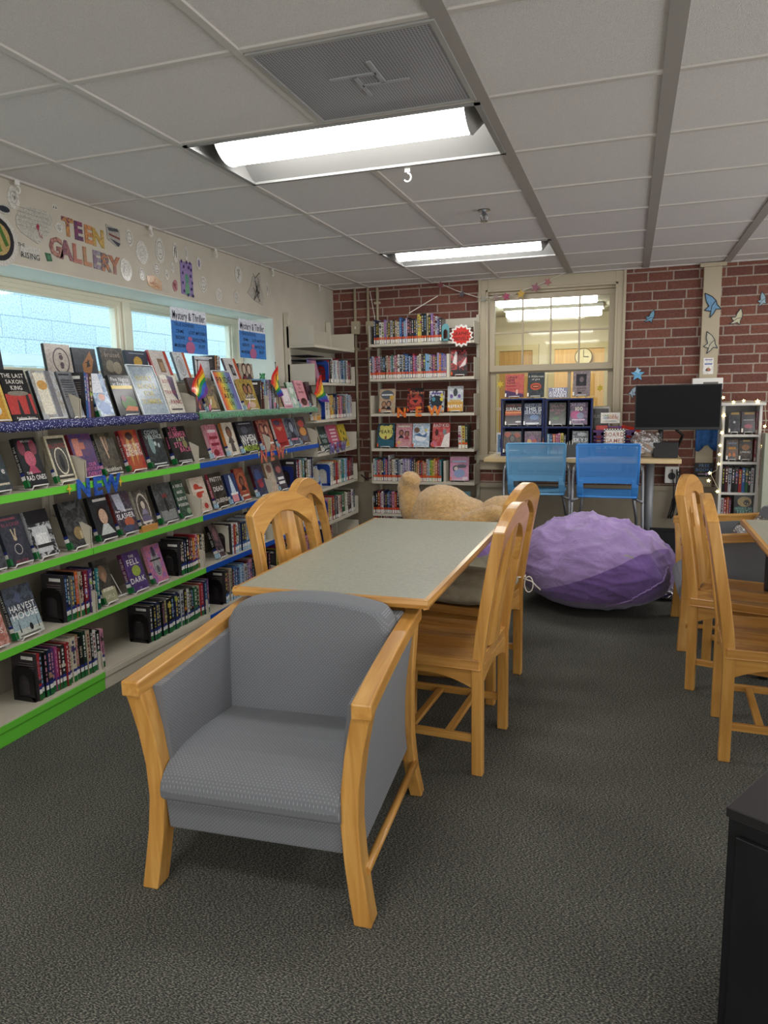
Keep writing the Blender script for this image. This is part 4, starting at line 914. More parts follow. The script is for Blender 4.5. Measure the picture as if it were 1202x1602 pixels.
face_left('top', (268, 650), (291, 648), .225, .022, 'e4ddcc', 'dcd2c2', 'white', 'p 5a4a6a .45 1 .85 .95 .8 .3 .55 .5;t .35 .84 .15 a83048 BOYS;t .4 .55 .15 a83048 TRANS;t .6 .3 .17 a83048 PANIC;r 0.14 0.080 0.86 0.120 333', 'cream book with crimson letters', PT, None)
# green cloth row
face_left('top', (309, 649), (322, 648), .215, .02, '4a3a44', '7a4a5c', 'brown', 'p e07058 .3 .2 .7 .2 .5 .05;r .4 .2 .6 .45 e07058', 'dark book with coral arrow', QT, None)
face_left('top', (326, 648), (346, 646), .215, .02, '5f564c', '94805c', 'charcoal', 'r .3 .1 .8 .45 c0a060;e .5 .7 .2 .14 8a6a5a', 'muddy brown illustrated book', QT)
face_left('top', (386, 645), (408, 643), .215, .022, 'c0a044', 'a58836', 'e0b060', 'f .35 .66 .13 a86a44 3a2a20;f .65 .66 .13 c08a60 2a2020;t .5 .44 .12 f2ead0 SANTO;r 0.14 0.318 0.86 0.362 f2ead0;e .5 .15 .25 .1 d8b8a0', 'mustard book with two heads', QT)
face_left('top', (436, 642), (444, 641), .205, .02, 'b09878', '8a6a4c', 'a8906c', 'e .4 .6 .2 .2 6a4a34', 'tan book half hidden by a flag', QT)
face_left('top', (460, 640), (470, 639), .215, .018, '9cc0a4', 'd2e4d4', 'green', 'e .5 .7 .3 .12 e8f0e8;e .5 .3 .25 .12 e8f0e8', 'mint green book', QT, stand=False)
face_left('top', (472, 639), (485, 636), .22, .02, 'e49aa4', 'dd8c98', 'pink', 't .5 .86 .14 7a1c2c Rules;t .5 .72 .12 7a1c2c That;t .5 .58 .12 7a1c2c Are_Not;e .5 .2 .35 .14 5a2c30', 'salmon pink book with maroon lettering', QT)
face_left('top', (486, 637), (494, 635), .205, .02, '5a3c48', '33262e', 'maroon', '', 'dim maroon book', 'at the far end of the green cloth', tilt=12)
# upper lime shelf
face_left('s2', (-22, 775), (21, 770), .225, .024, '3a464c', '2c3438', 'charcoal', 't .5 .62 .17 e8e6e0 First;t .5 .4 .2 e8e6e0 Empire;r 0.24 0.120 0.96 0.160 c0b8a0;r .55 .78 1 .9 c8a028', 'slate book with white blackletter title', P2)
face_left('s2', (45, 762), (77, 752), .22, .022, '14161a', '1c1e24', 'black', 'e .25 .8 .16 .16 8c3448;e .78 .8 .16 .16 8c3448;f .5 .55 .20 c85a70 d0566c b04060;t .5 .93 .08 b8b4b0 MELISSA;t .5 .18 .19 f2f0ea BAD_ONES;t .25 .28 .1 f2f0ea THE', 'black book with rose-red woman', P2, sp='THE BAD ONES')
face_left('s2', (92, 758), (122, 749), .22, .022, 'd8ceb0', 'cabf9e', '8c8468', 'r .09 .06 .91 .94 34322e;r .13 .09 .87 .91 4c4a44;o .5 .45 .30 .30 e0d8c0;e .5 .42 .10 .18 26262a;t .5 .78 .17 a83228 BLOOD;r 0.14 0.112 0.86 0.148 e0d8c0', 'cream-bordered book with dark teardrop', P2)
face_left('s2', (128, 751), (161, 742), .22, .024, '6a3c66', '4c3a78', 'crimson', 'r .1 .5 .4 .9 d8806c;r .35 .65 .6 .8 c86a50;t .7 .3 .12 d868a8 OUR;t .7 .2 .12 d868a8 SHOCKING;t .7 .08 .14 d868a8 DEBUT', 'plum book with pink lower title', P2)
face_left('s2', (166, 741), (194, 737), .215, .022, '3c382f', '5c5340', '22262c', 'p c8a084 .30 .9 .42 .92 .5 .4 .44 .38;p b08868 .5 .92 .6 .88 .56 .6 .5 .55;t .5 .13 .17 eae6d8 Hazelthorn', 'olive brown book with a reaching hand', P2, sp='HAZELTHORN')
face_left('s2', (205, 737), (231, 731), .22, .024, 'a82c24', 'c04030', 'crimson', 'r .18 0 .82 1 b8502c;p d8a050 .3 .1 .45 .5 .4 .9 .25 .7;p d8a050 .6 .15 .75 .6 .65 .95 .55 .6;e .5 .85 .2 .1 4a2a24;t .5 .62 .14 f0e8d8 WHEN_THEY;t .5 .52 .17 f0e8d8 HOLLIS;t .5 .41 .17 f0e8d8 BROWN', 'red and orange book with flames', P2, sp='HOLLIS BROWN')
face_left('s2', (239, 728), (266, 723), .22, .024, '262a2e', '3a4448', '5a2432', 'e .35 .6 .14 .26 7c9a98;e .55 .6 .07 .06 b8c8c4;e .72 .55 .06 .06 b8c8c4;t .5 .9 .15 cfd8d6 COVEN;t .55 .78 .15 cfd8d6 VIOLENCE;r 0.14 0.065 0.86 0.095 cfd8d6', 'charcoal book with pale ghostly figures', P2)
face_left('s2', (277, 728), (305, 720), .22, .026, '18181a', '262628', 'black', 't .35 .92 .17 e06a90 THE;t .5 .78 .2 e06a90 SUMMER;t .6 .64 .13 d8d4a8 I_ATE;t .5 .5 .17 e06a90 STRIP;t .7 .36 .15 e06a90 BACK;e .75 .5 .12 .1 8a8450;r 0.14 0.045 0.86 0.075 b8b8b8', 'black book with hot pink scattered words', P2, sp='SUMMER', tcol='e06a90')
# upper blue shelf
face_left('s2', (335, 719), (352, 715), .215, .024, 'c45a72', 'd8909c', 'dca0a8', 'r 0.14 0.756 0.86 0.844 e8ccd0;r 0.14 0.556 0.86 0.644 8c1c30;r 0.14 0.356 0.86 0.444 8c1c30;e .4 .15 .25 .1 8c1c30', 'dusty pink book with crimson scrawl', Q2)
face_left('s2', (361, 714), (377, 711), .22, .024, 'ded2c0', 'cdbfa8', 'dd8030', 'f .5 .68 .2 8a5c44 3a2c2a 4c4440;p 58504c .3 .1 .7 .1 .6 .5 .4 .5', 'white book with long-haired woman', Q2)
face_left('s2', (383, 709), (408, 706), .22, .024, '1a1e26', '303845', 'black', 'r 0.14 0.907 0.86 0.933 b8b8b8;e .4 .72 .2 .12 4a5462;t .5 .46 .2 eef0ea WHEN;t .5 .32 .2 eef0ea WE_GO;t .5 .14 .18 b8d43c MISSING', 'night-blue book with lime word', Q2)
face_left('s2', (414, 706), (432, 702), .22, .024, '8c3a38', 'c87c60', 'maroon', 'f .3 .7 .14 c08060 5a2a24;f .65 .65 .14 d8a080 402020;r 0.24 0.165 0.96 0.235 f0e4d8', 'brick red book with two girls', Q2)
face_left('s2', (438, 701), (454, 698), .22, .02, 'c23030', 'b42828', 'e8dcd4', 'e .4 .85 .3 .1 5a3a5c;p d88060 .2 .7 .8 .7 .5 .55;t .5 .12 .15 5a1418 WORST', 'plain bright red book', Q2)
face_left('s2', (457, 698), (471, 695), .22, .02, '3c4658', '6c7484', 'silver', 'f .5 .66 .22 9aa2b0 2c3038;r 0.14 0.185 0.86 0.255 d87890', 'steel blue portrait book', Q2)
face_left('s2', (473, 696), (487, 693), .22, .022, '46363a', '6c5a58', 'silver', 'e .5 .75 .3 .14 c84038;e .5 .45 .35 .16 d89044;e .5 .2 .3 .1 5c6478', 'grey book with orange fox shape', Q2)
# middle lime shelf
face_left('s3', (-24, 898), (13, 888), .215, .024, '2c3038', '4a4c54', 'charcoal', '', 'cropped charcoal book', P3)
face_left('s3', (18, 885), (54, 871), .215, .024, '2a3240', '3c3c4c', '202a38', 'r 0.04 0.908 0.76 0.952 9a4a5c;t .5 .82 .12 9a4a5c BLACKER;p c8b490 .40 .72 .45 .72 .5 .55 .46 .5;p c8b490 .62 .72 .57 .72 .5 .55 .54 .5;e .5 .52 .07 .05 c8b490;o .5 .3 .16 .11 d8d2c8;t .5 .06 .1 9a4a5c MELISSA', 'slate blue book with antlered hare', P3)
face_left('s3', (60, 872), (93, 858), .215, .022, '26272b', 'b8babd', 'silver', 'r .12 .1 .8 .66 c4c6c8;r .2 .2 .7 .5 e8e8e6;r 0.14 0.205 0.86 0.275 2c2c30;r 0 .72 1 1 0e1018', 'black book with bright silver glare coloured in', P3)  # bright blocks stand for glare, painted into the jacket
face_left('s3', (113, 861), (147, 848), .225, .026, '2a2c2e', '4c4e4e', '101216', 'e .5 .3 .2 .14 9a8050;e .6 .25 .05 .09 c8b890;r .7 .08 .85 .14 b8c0d0;p 5c6060 .2 .9 .8 .95 .7 .85 .4 .8', 'black book with faint bare tree', P3, sp=None)
face_left('s3', (157, 843), (185, 832), .225, .024, '20242a', '2c3238', 'black', 'f .55 .52 .26 cfa88c 241c1a c8d0cc;r 0.24 0.871 0.96 0.929 e8e4dc', 'dark book with pale woman portrait', P3)
face_left('s3', (191, 838), (219, 826), .225, .026, '3a3844', '5c5060', '7a2c2c', 'p b8bcd0 .1 .95 .5 .95 .6 .5 .2 .6;p 503848 .6 .95 .95 .9 .9 .6;t .5 .55 .1 f0f0ee How_to_Survive_a;t .5 .42 .2 f4f4f2 SLASHER;e .6 .26 .25 .12 c06040;e .5 .12 .3 .08 4a5474', 'busy grey book with orange crowd', P3)
face_left('s3', (225, 824), (245, 814), .225, .024, '4a443e', '6e665c', 'c8c0ac', 'o .5 .5 .42 .42 d8cfc0;f .5 .62 .17 cbbfae 3c3438 8c84a0;e .5 .28 .34 .1 6c6484;r 0.14 0.178 0.86 0.222 e8e0d0', 'ornate tarot-like grey book', P3, stand=False)
face_left('s3', (255, 815), (282, 807), .225, .026, '404244', '5c5f60', 'black', 'r .4 .62 .65 .72 7c3434;r .1 .05 .9 .3 8a8c8a;e .5 .45 .08 .2 26282a', 'misty grey book with dark figure', P3)
face_left('s3', (285, 805), (301, 799), .225, .02, '2c4434', '44604c', 'dark_green', 't .5 .85 .17 eeeee6 A_FIERCE;t .5 .68 .17 eeeee6 AND;t .5 .5 .17 eeeee6 SUBTLE;t .5 .34 .17 eeeee6 POISON;e .8 .15 .2 .08 84a080', 'forest green book with white stacked title', P3)
# middle blue shelf
face_left('s3', (312, 800), (333, 794), .22, .022, 'dac8b4', 'd2bda6', 'cream', 'e .35 .72 .2 .1 c8402c;e .62 .62 .2 .1 c8402c;e .4 .5 .2 .09 c8402c;e .65 .16 .14 .08 b83028;r 0.14 0.585 0.86 0.655 e4d6c4', 'cream book with red curls and heart', Q3)
face_left('s3', (341, 792), (360, 786), .225, .024, '26221e', '4c443c', 'c04058', 't .5 .82 .18 f0ece4 PRETTY;t .5 .54 .2 f0ece4 DEAD;t .5 .2 .18 f0ece4 QUEENS', 'black book with ragged white title', Q3, sp='PRETTY DEAD', tcol='f0ece4')
face_left('s3', (364, 786), (379, 780), .20, .02, '24407c', '1c3468', 'navy', 'p c8dcec .42 .95 .55 .95 .8 .1 .2 .1;r .2 .05 .8 .3 e08a90;r 0.14 0.285 0.86 0.355 f0f0ea', 'royal blue book with pale tower', Q3)
face_left('s3', (380, 779), (394, 773), .225, .022, '9c3c28', 'b85438', 'crimson', 'o .5 .55 .34 .3 c8804c;f .5 .58 .19 8a5440 2c1c1c;r 0.14 0.124 0.86 0.176 e8d8c0', 'rust red book with framed face', Q3)
face_left('s3', (406, 774), (422, 769), .225, .024, '222844', '3c4468', 'maroon', 'e .45 .62 .3 .25 33508c;e .5 .35 .25 .1 a83040;p 8c2c3c .2 .5 .8 .55 .6 .4 .3 .35', 'navy book with red streaks', Q3)
face_left('s3', (426, 769), (437, 765), .22, .02, 'b8a48c', 'cdbca4', 'tan', 'e .5 .8 .35 .14 8c5c54', 'sand book behind the shelf bracket', Q3)
face_left('s3', (439, 765), (451, 760), .225, .022, '3a3238', '504850', 'silver', 'e .5 .7 .3 .12 b0605c;r 0.14 0.356 0.86 0.444 f0f0ee;r 0.14 0.206 0.86 0.294 f0f0ee', 'dark book with bold white lower words', Q3)
# lowest lime shelf
face_left('s4', (-20, 1018), (17, 1005), .215, .026, 'd09a8c', 'b86a5c', 'brown', 't .5 .3 .2 f0e8e0 BOYS;e .4 .7 .3 .14 7a6a84', 'peach pink cropped book', P4)
face_left('s4', (27, 998), (70, 984), .225, .026, '3c4450', '566478', '1c2026', 'r 0 0 1 .45 9cb4bc;r 0 0 1 .16 c8ccc0;e .45 .78 .09 .12 5c668c;p 26343c .2 .1 .24 .1 .22 .42;p 26343c .85 .1 .88 .1 .86 .42;e .6 .16 .06 .07 202428;t .5 .58 .19 f4f6f4 HARVEST;t .52 .43 .2 f4f6f4 HOUSE;r 0.14 0.027 0.86 0.053 6a6a60', 'misty blue book with forest and white title', P4, sp='HARVEST HOUSE')
face_left('s4', (165, 944), (186, 934), .225, .022, '34332f', '4c4a42', 'charcoal', 'e .45 .68 .3 .18 8c6c50;e .45 .58 .14 .12 b08868;r 0 0 1 .32 a8a884;r 0.14 0.263 0.86 0.337 e0dcc0;t .5 .14 .17 e0dcc0 GIRLS', 'dark book of hands covering a face', P4)
face_left('s4', (209, 928), (234, 917), .215, .03, '4a3070', '5c3c84', '6a2450', 't .5 .88 .12 f0f0ec THE;t .5 .74 .24 f0f0ec FELL;e .55 .5 .25 .14 9cb43c;t .5 .28 .22 f0f0ec DARK;t .5 .06 .08 b0a0cc OF', 'purple book with lime green swirl', P4, sp='THE FELL OF DARK')
face_left('s4', (243, 914), (265, 904), .215, .022, 'd0748c', '9c64b0', 'pink', 'e .5 .5 .26 .36 a8a4a4;p 4c4050 .42 .95 .58 .95 .64 .7 .36 .7;o .5 .45 .18 .26 5c5860;r 0.14 0.578 0.86 0.622 2c2c30;e .5 .35 .1 .1 5c5860', 'pink book with grey bottle shape', P4, stand=True)
# lower blue shelf leaning
face_left('s4', (344, 873), (354, 867), .22, .03, '2c282c', '6c5054', 'black', 't .5 .2 .2 f0f0ee One_Girl;e .5 .7 .3 .2 8c6064', 'black book leaning at the left end', Q4, sp='ONE GIRL', tilt=20)
# tall bookcase, display shelf
QD = 'on the corner bookcase display shelf'
face_left(.94, (495, 702), (503, 700), .205, .02, '4c443c', '7c6c50', 'charcoal', '', 'olive dark book', QD, 'white')
face_left(.94, (507, 698), (518, 694), .215, .02, '22302e', '3a5450', 'cream', 't .5 .6 .2 c8e0d8 THINGS;t .5 .4 .2 c8e0d8 YOU;t .5 .15 .2 e8f0ec LEAVE', 'dark teal book with pale words', QD, 'white')
face_left(.94, (521, 694), (535, 691), .22, .018, 'd8607c', 'cc5070', 'pink', ';'.join('r .2 %.2f .8 %.2f f0d4d8' % (.2+.14*k, .27+.14*k) for k in range(5)), 'rose pink book with cream lines', QD, 'white')
face_left(.94, (538, 692), (548, 690), .215, .018, 'e0c23c', 'd8b830', 'amber', 'e .3 .7 .08 .08 333;e .6 .6 .08 .08 333;e .4 .35 .08 .08 333;e .7 .3 .08 .08 333', 'yellow book with small black birds', QD, 'white')
# ------------------------------------------------------------ books standing spine out
NAMES_C = list(PAL)
def stick(m, th, h, kind):
    def band(z0, z1, c): m.add([(-.0012, th*.1, z0), (-.0012, th*.9, z0), (-.0012, th*.9, z1), (-.0012, th*.1, z1)], [(0, 1, 2, 3)], 0, c)
    if kind == 'green': band(.002, .030, '14642f'); band(.032, .052, 'dcdcd8'); band(.053, .066, '27347a')
    elif kind == 'light': band(.002, .020, 'a4c6dc'); band(.022, .045, 'dfe3e4'); band(.047, .06, '3a64a0')
    elif kind == 'orange': band(.004, .034, 'e4dfd4'); band(.036, .056, 'd4531c')
    elif kind == 'white': band(.006, .034, 'e4dfd4')
STUFF = MB()
def spine_row(where, group, wall, a, b, z, cols, sticker, h0=.20, hv=.03, titles=(), near=False, seed=1, left=True, x=None, y=None, depth=.14, tall=(), leanr=0, stuff=False):
    """books packed from a to b (y range on the left wall, x range on the brick wall)"""
    x = -2.445 if x is None else x
    rnd = random.Random(seed); n = len(cols); ws = [rnd.uniform(.75, 1.3) for _ in cols]; tot = sum(ws); pos = a; L = b-a; out = []
    for k, c in enumerate(cols):
        th = L*ws[k]/tot-.0012; h = h0+rnd.uniform(-hv, hv)+(tall[k] if k < len(tall) else 0); w_ = depth+rnd.uniform(-.012, .008)
        off = rnd.uniform(0, .012); tcol = rnd.choice(['white', 'cream', 'white', 'yellow', 'pink', 'sky']) if c not in ('white', 'cream', 'yellow', 'beige', 'silver', 'pink', 'lime') else rnd.choice(['black', 'crimson', 'navy'])
        second = rnd.choice(NAMES_C)
        m = book_mesh(w_, th, h, c, None, c, back='3a3538' if (k == 0 and near) else c)
        bands = []
        if rnd.random() < .45: z0 = rnd.uniform(.35, .8); m.add([(-.0009, 0, z0*h), (-.0009, th, z0*h), (-.0009, th, (z0+rnd.uniform(.05, .16))*h), (-.0009, 0, (z0+.06)*h)], [(0, 1, 2, 3)], 0, cc(second))
        if k < len(titles) and titles[k]: spine_text(m, titles[k], th, h, tcol, .64, .52, .6)
        else:   # illegible title: a few narrow strokes along the spine
            zz = h*.92
            while zz > h*.40:
                d = rnd.uniform(.006, .02); m.add([(-.0012, th*.32, zz), (-.0012, th*.68, zz), (-.0012, th*.68, zz-d), (-.0012, th*.32, zz-d)], [(0, 1, 2, 3)], 0, cc(tcol)); zz -= d+rnd.uniform(.003, .012)
        if k == 0 and wall == 'L' and near:
            m.add([(.02, th+.0003, h*.86), (.085, th+.0003, h*.86), (.085, th+.0003, h*.93), (.02, th+.0003, h*.93)], [(0, 1, 2, 3)], 0, 'e8e6e0')
            for q in range(6): m.add([(.02, th+.0003, h*(.78-.05*q)), (.1, th+.0003, h*(.78-.05*q)), (.1, th+.0003, h*(.79-.05*q)), (.02, th+.0003, h*(.79-.05*q))], [(0, 1, 2, 3)], 0, '8a7f78')
        if not near: m.box(.003, w_-.004, .0022, th-.0022, .003, h-.003, 0, 'd8d2c4'); 
        cn = c.replace('_', ' ')
        lab = uniq('%s book spine, %s from the left %s' % (cn, ordn(k), where))
        if wall == 'L': loc = (x-off, pos+th, z+.0008); rz = PI
        else: loc = (pos+th*0+th, y+off, z+.0008); rz = PI/2
        if stuff:
            stick(m, th, h, sticker); W_ = Matrix.Translation(loc) @ Matrix.Rotation(rz, 4, 'Z'); b_ = len(STUFF.v)
            STUFF.v += [tuple(W_ @ Vector(q)) for q in m.v]; STUFF.f += [[b_+i for i in f] for f in m.f]; STUFF.m += m.m; STUFF.c += m.c; STUFF.c2 += m.c2
        else:
            comic = 'graphic novel' in where
            if comic: lab = lab.replace('book spine', 'comic spine')
            t = thing('comic_book' if comic else 'book', lab, 'comic book' if comic else 'book', loc, rz, group); 
            if leanr: t.rotation_euler = (leanr, 0, rz)
            m.build('cover', JACK, t)
            if near: pages_mb(w_, th, h).build('page_block', PAGES, t)
            if sticker: s = MB(); stick(s, th, h, sticker); s.build('spine_label', JACK, t)
        pos += L*ws[k]/tot
# bookends
def bookend(loc, rz, label, mat, w=.12, h=.16, window='2c2c30'):
    t = thing('bookend', label, 'bookend', loc, rz, 'arched metal bookends')
    n = 10; r = .035; out = []
    for cx, cz, a0 in ((w-r, h-r, 0), (r, h-r, PI/2)):
        out += [(cx+r*math.cos(a0+PI/2*k/6), cz+r*math.sin(a0+PI/2*k/6)) for k in range(7)]
    poly = [(w, 0)]+out+[(0, 0)]
    iw = .3*w; hole = [(w*.78, .02)]+[(w/2+.28*w*math.cos(PI*k/12), h*.55+.28*w*math.sin(PI*k/12)) for k in range(13)]+[(w*.22, .02)]
    # plate with an arched hole: join outline and hole as a strip
    m = MB(); N = 40
    def res(p, N, closed=False):
        P = [Vector(q) for q in p]; d = [0]
        for i in range(1, len(P)): d.append(d[-1]+(P[i]-P[i-1]).length)
        o = []
        for k in range(N):
            s = d[-1]*k/(N-1); i = max(j for j in range(len(d)) if d[j] <= s+1e-9); i = min(i, len(P)-2); u = (s-d[i])/max(1e-9, d[i+1]-d[i]); o.append(P[i].lerp(P[i+1], u))
        return o
    A, B = res(poly, N), res(hole, N)
    for tt in (0, .0015): m.add([(p.x, tt, p.y) for p in A]+[(p.x, tt, p.y) for p in B], [(k, k+1, N+k+1, N+k) for k in range(N-1)])
    m.box(0, w, 0, .0015, 0, .02); m.build('upright_plate', mat, t)
    bx(0, w, -.07, .0, 0, .0015).build('base_plate', mat, t)
    return t
R = random.Random(5)
def yl(px, py, x=-2.45): return atx(px, py, x).y
GA = 'books standing spine out on the window wall shelves'
WB1, WB2, WB3 = 'on the lime base', 'on the beige base', 'on the blue base'
cols = ['red', 'charcoal', 'black', 'navy', 'purple', 'magenta', 'crimson', 'charcoal', 'red', 'cream', 'cream', 'tan', 'black', 'dark_green', 'beige', 'black', 'white', 'black', 'pink']
spine_row(WB1, GA, 'L', yl(59, 1112), yl(163, 1052), SH['base'], cols, 'green', .21, .014, ['GO HUNT ME', '', '', '', '', '', '', '', '', '', '', '', 'NEWS', '', '', '', '', '', 'GRACE YEAR'], True, 3, x=-2.43)
bookend((-2.44, yl(56, 1113)-.003, SH['base']), PI, 'black bookend on the lime base shelf, bottom left', BLACK)
cols = ['charcoal', 'black', 'navy', 'charcoal', 'black', 'grey', 'black', 'charcoal', 'navy', 'black', 'silver', 'black', 'white', 'dark_green', 'black', 'green', 'beige', 'red', 'navy', 'purple']
spine_row(WB2, GA, 'L', yl(234, 1003), yl(326, 957), SH['base'], cols, 'green', .205, .012, ['', '', '', '', 'THE TAKEOVER', '', '', '', '', '', '', '', '', '', '', '', '', '', '', ''], True, 4, x=-2.43)
bookend((-2.44, yl(231, 1005)-.003, SH['base']), PI, 'black bookend on the beige base shelf', BLACK)
cols = ['charcoal', 'brown', 'beige', 'black', 'blue', 'blue', 'navy', 'sky', 'blue', 'silver', 'maroon', 'violet', 'pink', 'black', 'brown', 'white', 'black', 'red', 'navy', 'crimson', 'magenta', 'black']
spine_row(WB3, GA, 'L', yl(350, 945), 4.62, SH['base'], cols, 'light', .205, .015, (), True, 6, x=-2.43)
bookend((-2.44, yl(347, 947)-.003, SH['base']), PI, 'black bookend on the blue base shelf', BLACK)
W4 = 'on the lowest lime shelf'
cols = ['navy', 'charcoal', 'grey', 'black', 'orange', 'beige', 'black', 'crimson', 'red', 'purple', 'navy', 'black', 'teal']
spine_row('of the left block '+W4, GA, 'L', yl(105, 975), yl(158, 952), SH['s4'], cols, 'green', .215, .012, ['', '', '', '', '', '', '', '', '', '', '', '', ''], True, 7)
bookend((-2.46, yl(103, 978)-.003, SH['s4']), PI, 'black bookend left of the lime shelf book block', BLACK)
cols = ['black', 'charcoal', 'navy', 'black', 'maroon', 'brown', 'orange', 'red', 'pink', 'amber', 'black', 'cream']
spine_row('of the right block '+W4, GA, 'L', yl(284, 902), yl(322, 886), SH['s4'], cols, 'green', .205, .012, ['', '', '', '', '', '', '', '', '', '', '', ''], True, 8)
bookend((-2.46, yl(282, 903)-.003, SH['s4']), PI, 'black bookend beside the orange sunset book block', BLACK)
face = None
cols = ['white', 'red', 'white', 'grey', 'brown', 'navy', 'navy', 'silver', 'sky', 'black', 'red', 'silver', 'charcoal', 'black', 'white', 'blue', 'maroon', 'silver']
spine_row(Q4, GA, 'L', yl(364, 862), 4.60, SH['s4'], cols, 'light', .205, .012, (), True, 9)
bookend((-2.46, yl(362, 864)-.003, SH['s4']), PI, 'beige bookend on the lower blue shelf', METAL, .13, .20)
EB = 'beyond the left-hand chairs'
cols = ['navy', 'red', 'crimson', 'white', 'grey', 'teal', 'charcoal', 'black', 'silver', 'black', 'white', 'silver', 'charcoal', 'navy']
spine_row('of the middle blue shelf row', GA, 'L', yl(464, 751), 5.47, SH['s3'], cols, 'light', .205, .012, (), True, 10)
bookend((-2.46, yl(462, 752)-.003, SH['s3']), PI, 'dark blue bookend on the middle blue shelf', NAVYST, .15, .17)
cols = [R.choice(['black', 'red', 'charcoal', 'silver', 'white', 'navy', 'crimson', 'blue', 'grey']) for _ in range(16)]
spine_row('of the lower blue shelf seen between chairs', GA, 'L', 4.74, 5.45, SH['s4'], cols, 'light', .205, .012, (), True, 11, stuff=True)
cols = [R.choice(['yellow', 'red', 'pink', 'magenta', 'black', 'cream', 'violet', 'white']) for _ in range(14)]
spine_row('of the blue base seen between chairs', GA, 'L', 4.74, 5.45, SH['base'], cols, 'light', .205, .012, (), True, 12, stuff=True)
# corner bookcase rows
GB = 'books standing spine out in the corner bookcase'
BEB = pm('blue plastic bookend', '1f3f8c', .35)
def tallrow(k, px0, where, cols, seed, bl, stuff=False):
    z = TALL[k]; y0 = atx(px0[0], px0[1], -2.45).y
    spine_row(where, GB, 'L', y0, J[5]-.02, z, cols, 'white', .20, .016, (), False, seed, x=-2.455, stuff=stuff)
    bookend((-2.46, y0-.003, z), PI, bl, BEB, .15, .19)
tallrow(1, (517, 598), 'on the second corner shelf', ['red', 'charcoal', 'white', 'silver', 'sky', 'white', 'crimson', 'silver', 'blue', 'charcoal', 'sky', 'grey', 'white', 'black', 'red', 'brown'], 21, 'blue bookend on the second shelf of the corner bookcase')
tallrow(2, (511, 652), 'on the third corner shelf', ['white', 'cream', 'white', 'amber', 'yellow', 'orange', 'grey', 'navy', 'cream', 'red', 'pink', 'charcoal', 'grey', 'navy', 'silver', 'sky', 'silver', 'lilac'], 22, 'blue bookend on the third shelf of the corner bookcase')
tallrow(4, (519, 751), 'on the fifth corner shelf', ['white', 'cream', 'charcoal', 'orange', 'red', 'tan', 'cream', 'white', 'teal', 'teal', 'white', 'sky', 'teal', 'brown', 'red', 'charcoal', 'crimson', 'black'], 23, 'blue bookend on the fifth shelf of the corner bookcase', True)
tallrow(5, (515, 805), 'on the sixth corner shelf', ['pink', 'yellow', 'cream', 'red', 'navy', 'grey', 'black', 'white', 'yellow', 'pink', 'green', 'green', 'cream', 'white', 'brown', 'maroon', 'black', 'white', 'charcoal'], 24, 'dark bookend on the sixth shelf of the corner bookcase', True)
y0 = atx(507, 845, -2.45).y
spine_row('on the corner bookcase base', GB, 'L', y0, y0+.22, .10, ['navy', 'blue', 'white', 'pink', 'brown', 'crimson'], 'white', .20, .012, (), False, 25, x=-2.455, stuff=True)
face_left(TALL[1], (492, 596), (503, 594), .20, .02, '6c5a8c', '9c5a74', 'violet', 'r .3 .1 .9 .9 b8748c', 'leaning mauve book', 'on the second corner shelf', 'white', tilt=14, stand=False)
face_left(TALL[4], (496, 760), (505, 757), .20, .02, 'c4d0dc', '5c78a8', 'silver', '', 'leaning pale blue book', 'on the fifth corner shelf', 'white', tilt=14, stand=False)
face_left(TALL[5], (500, 812), (510, 808), .20, .02, '3a3c3c', '8c8c88', 'charcoal', '', 'leaning dark book', 'on the sixth corner shelf', 'white', tilt=14, stand=False)
face_left(TALL[2], (490, 658), (503, 655), .20, .02, 'a8957a', 'b8a488', 'tan', ';'.join('r .1 %.2f .9 %.2f 7c6c54' % (.2+.1*k, .24+.1*k) for k in range(6)), 'tan book with lines of text', 'on the third corner shelf', 'white', tilt=8, stand=False)
# spine books on the cloths
spine_row('on the navy cloth beside the bracket', GA, 'L', yl(135, 655), yl(148, 654), SH['top']+.006, ['blue', 'violet', 'brown'], None, .215, .006, ['', '', ''], True, 31)
spine_row('on the green cloth', GA, 'L', yl(410, 644), yl(434, 641), SH['top']+.006, ['brown', 'maroon', 'sky', 'blue', 'white', 'lilac', 'charcoal', 'silver', 'brown'], None, .205, .012, (), True, 32)
# graphic novels
GN = 'graphic novels standing spine out on the brick-wall bookcase'
def xb(px, py=600): return aty(px, py, GY+.03).x
pool = ['navy', 'charcoal', 'black', 'white', 'cream', 'violet', 'beige', 'brown', 'silver', 'charcoal', 'tan', 'cream', 'blue', 'navy', 'sky', 'lilac', 'black', 'charcoal', 'charcoal', 'navy', 'grey', 'yellow', 'yellow', 'black', 'black', 'cream', 'black', 'violet', 'crimson', 'silver', 'purple', 'charcoal']
spine_row('on the top graphic novel shelf', GN, 'B', xb(586, 525), xb(692, 520), GS[0], pool, 'orange', .205, .02, (), False, 41, y=GY+.012, tall=[0]*21+[.03]*8, depth=.16)
BET = pm('teal bookend metal', '5f9aa0', .4)
bookend((xb(692.5), GY+.02, GS[0]), 0, 'teal bookend at the right end of the top graphic novels', BET, .066, .15)
pool = ['navy', 'silver', 'lilac', 'red', 'crimson', 'pink', 'brown', 'charcoal', 'black', 'maroon', 'beige', 'red', 'silver', 'green', 'grey', 'pink', 'crimson', 'white', 'black', 'silver', 'navy', 'blue', 'navy', 'sky', 'navy', 'red', 'magenta', 'purple', 'cream', 'cream', 'black', 'charcoal', 'sky', 'sky', 'silver', 'purple', 'magenta', 'navy', 'lilac', 'orange', 'blue', 'violet', 'violet']
spine_row('on the second graphic novel shelf', GN, 'B', xb(580, 580), xb(699, 578), GS[1], pool, 'orange', .20, .012, (), False, 42, y=GY+.012, tall=[0]*20+[.012]*3, depth=.16)
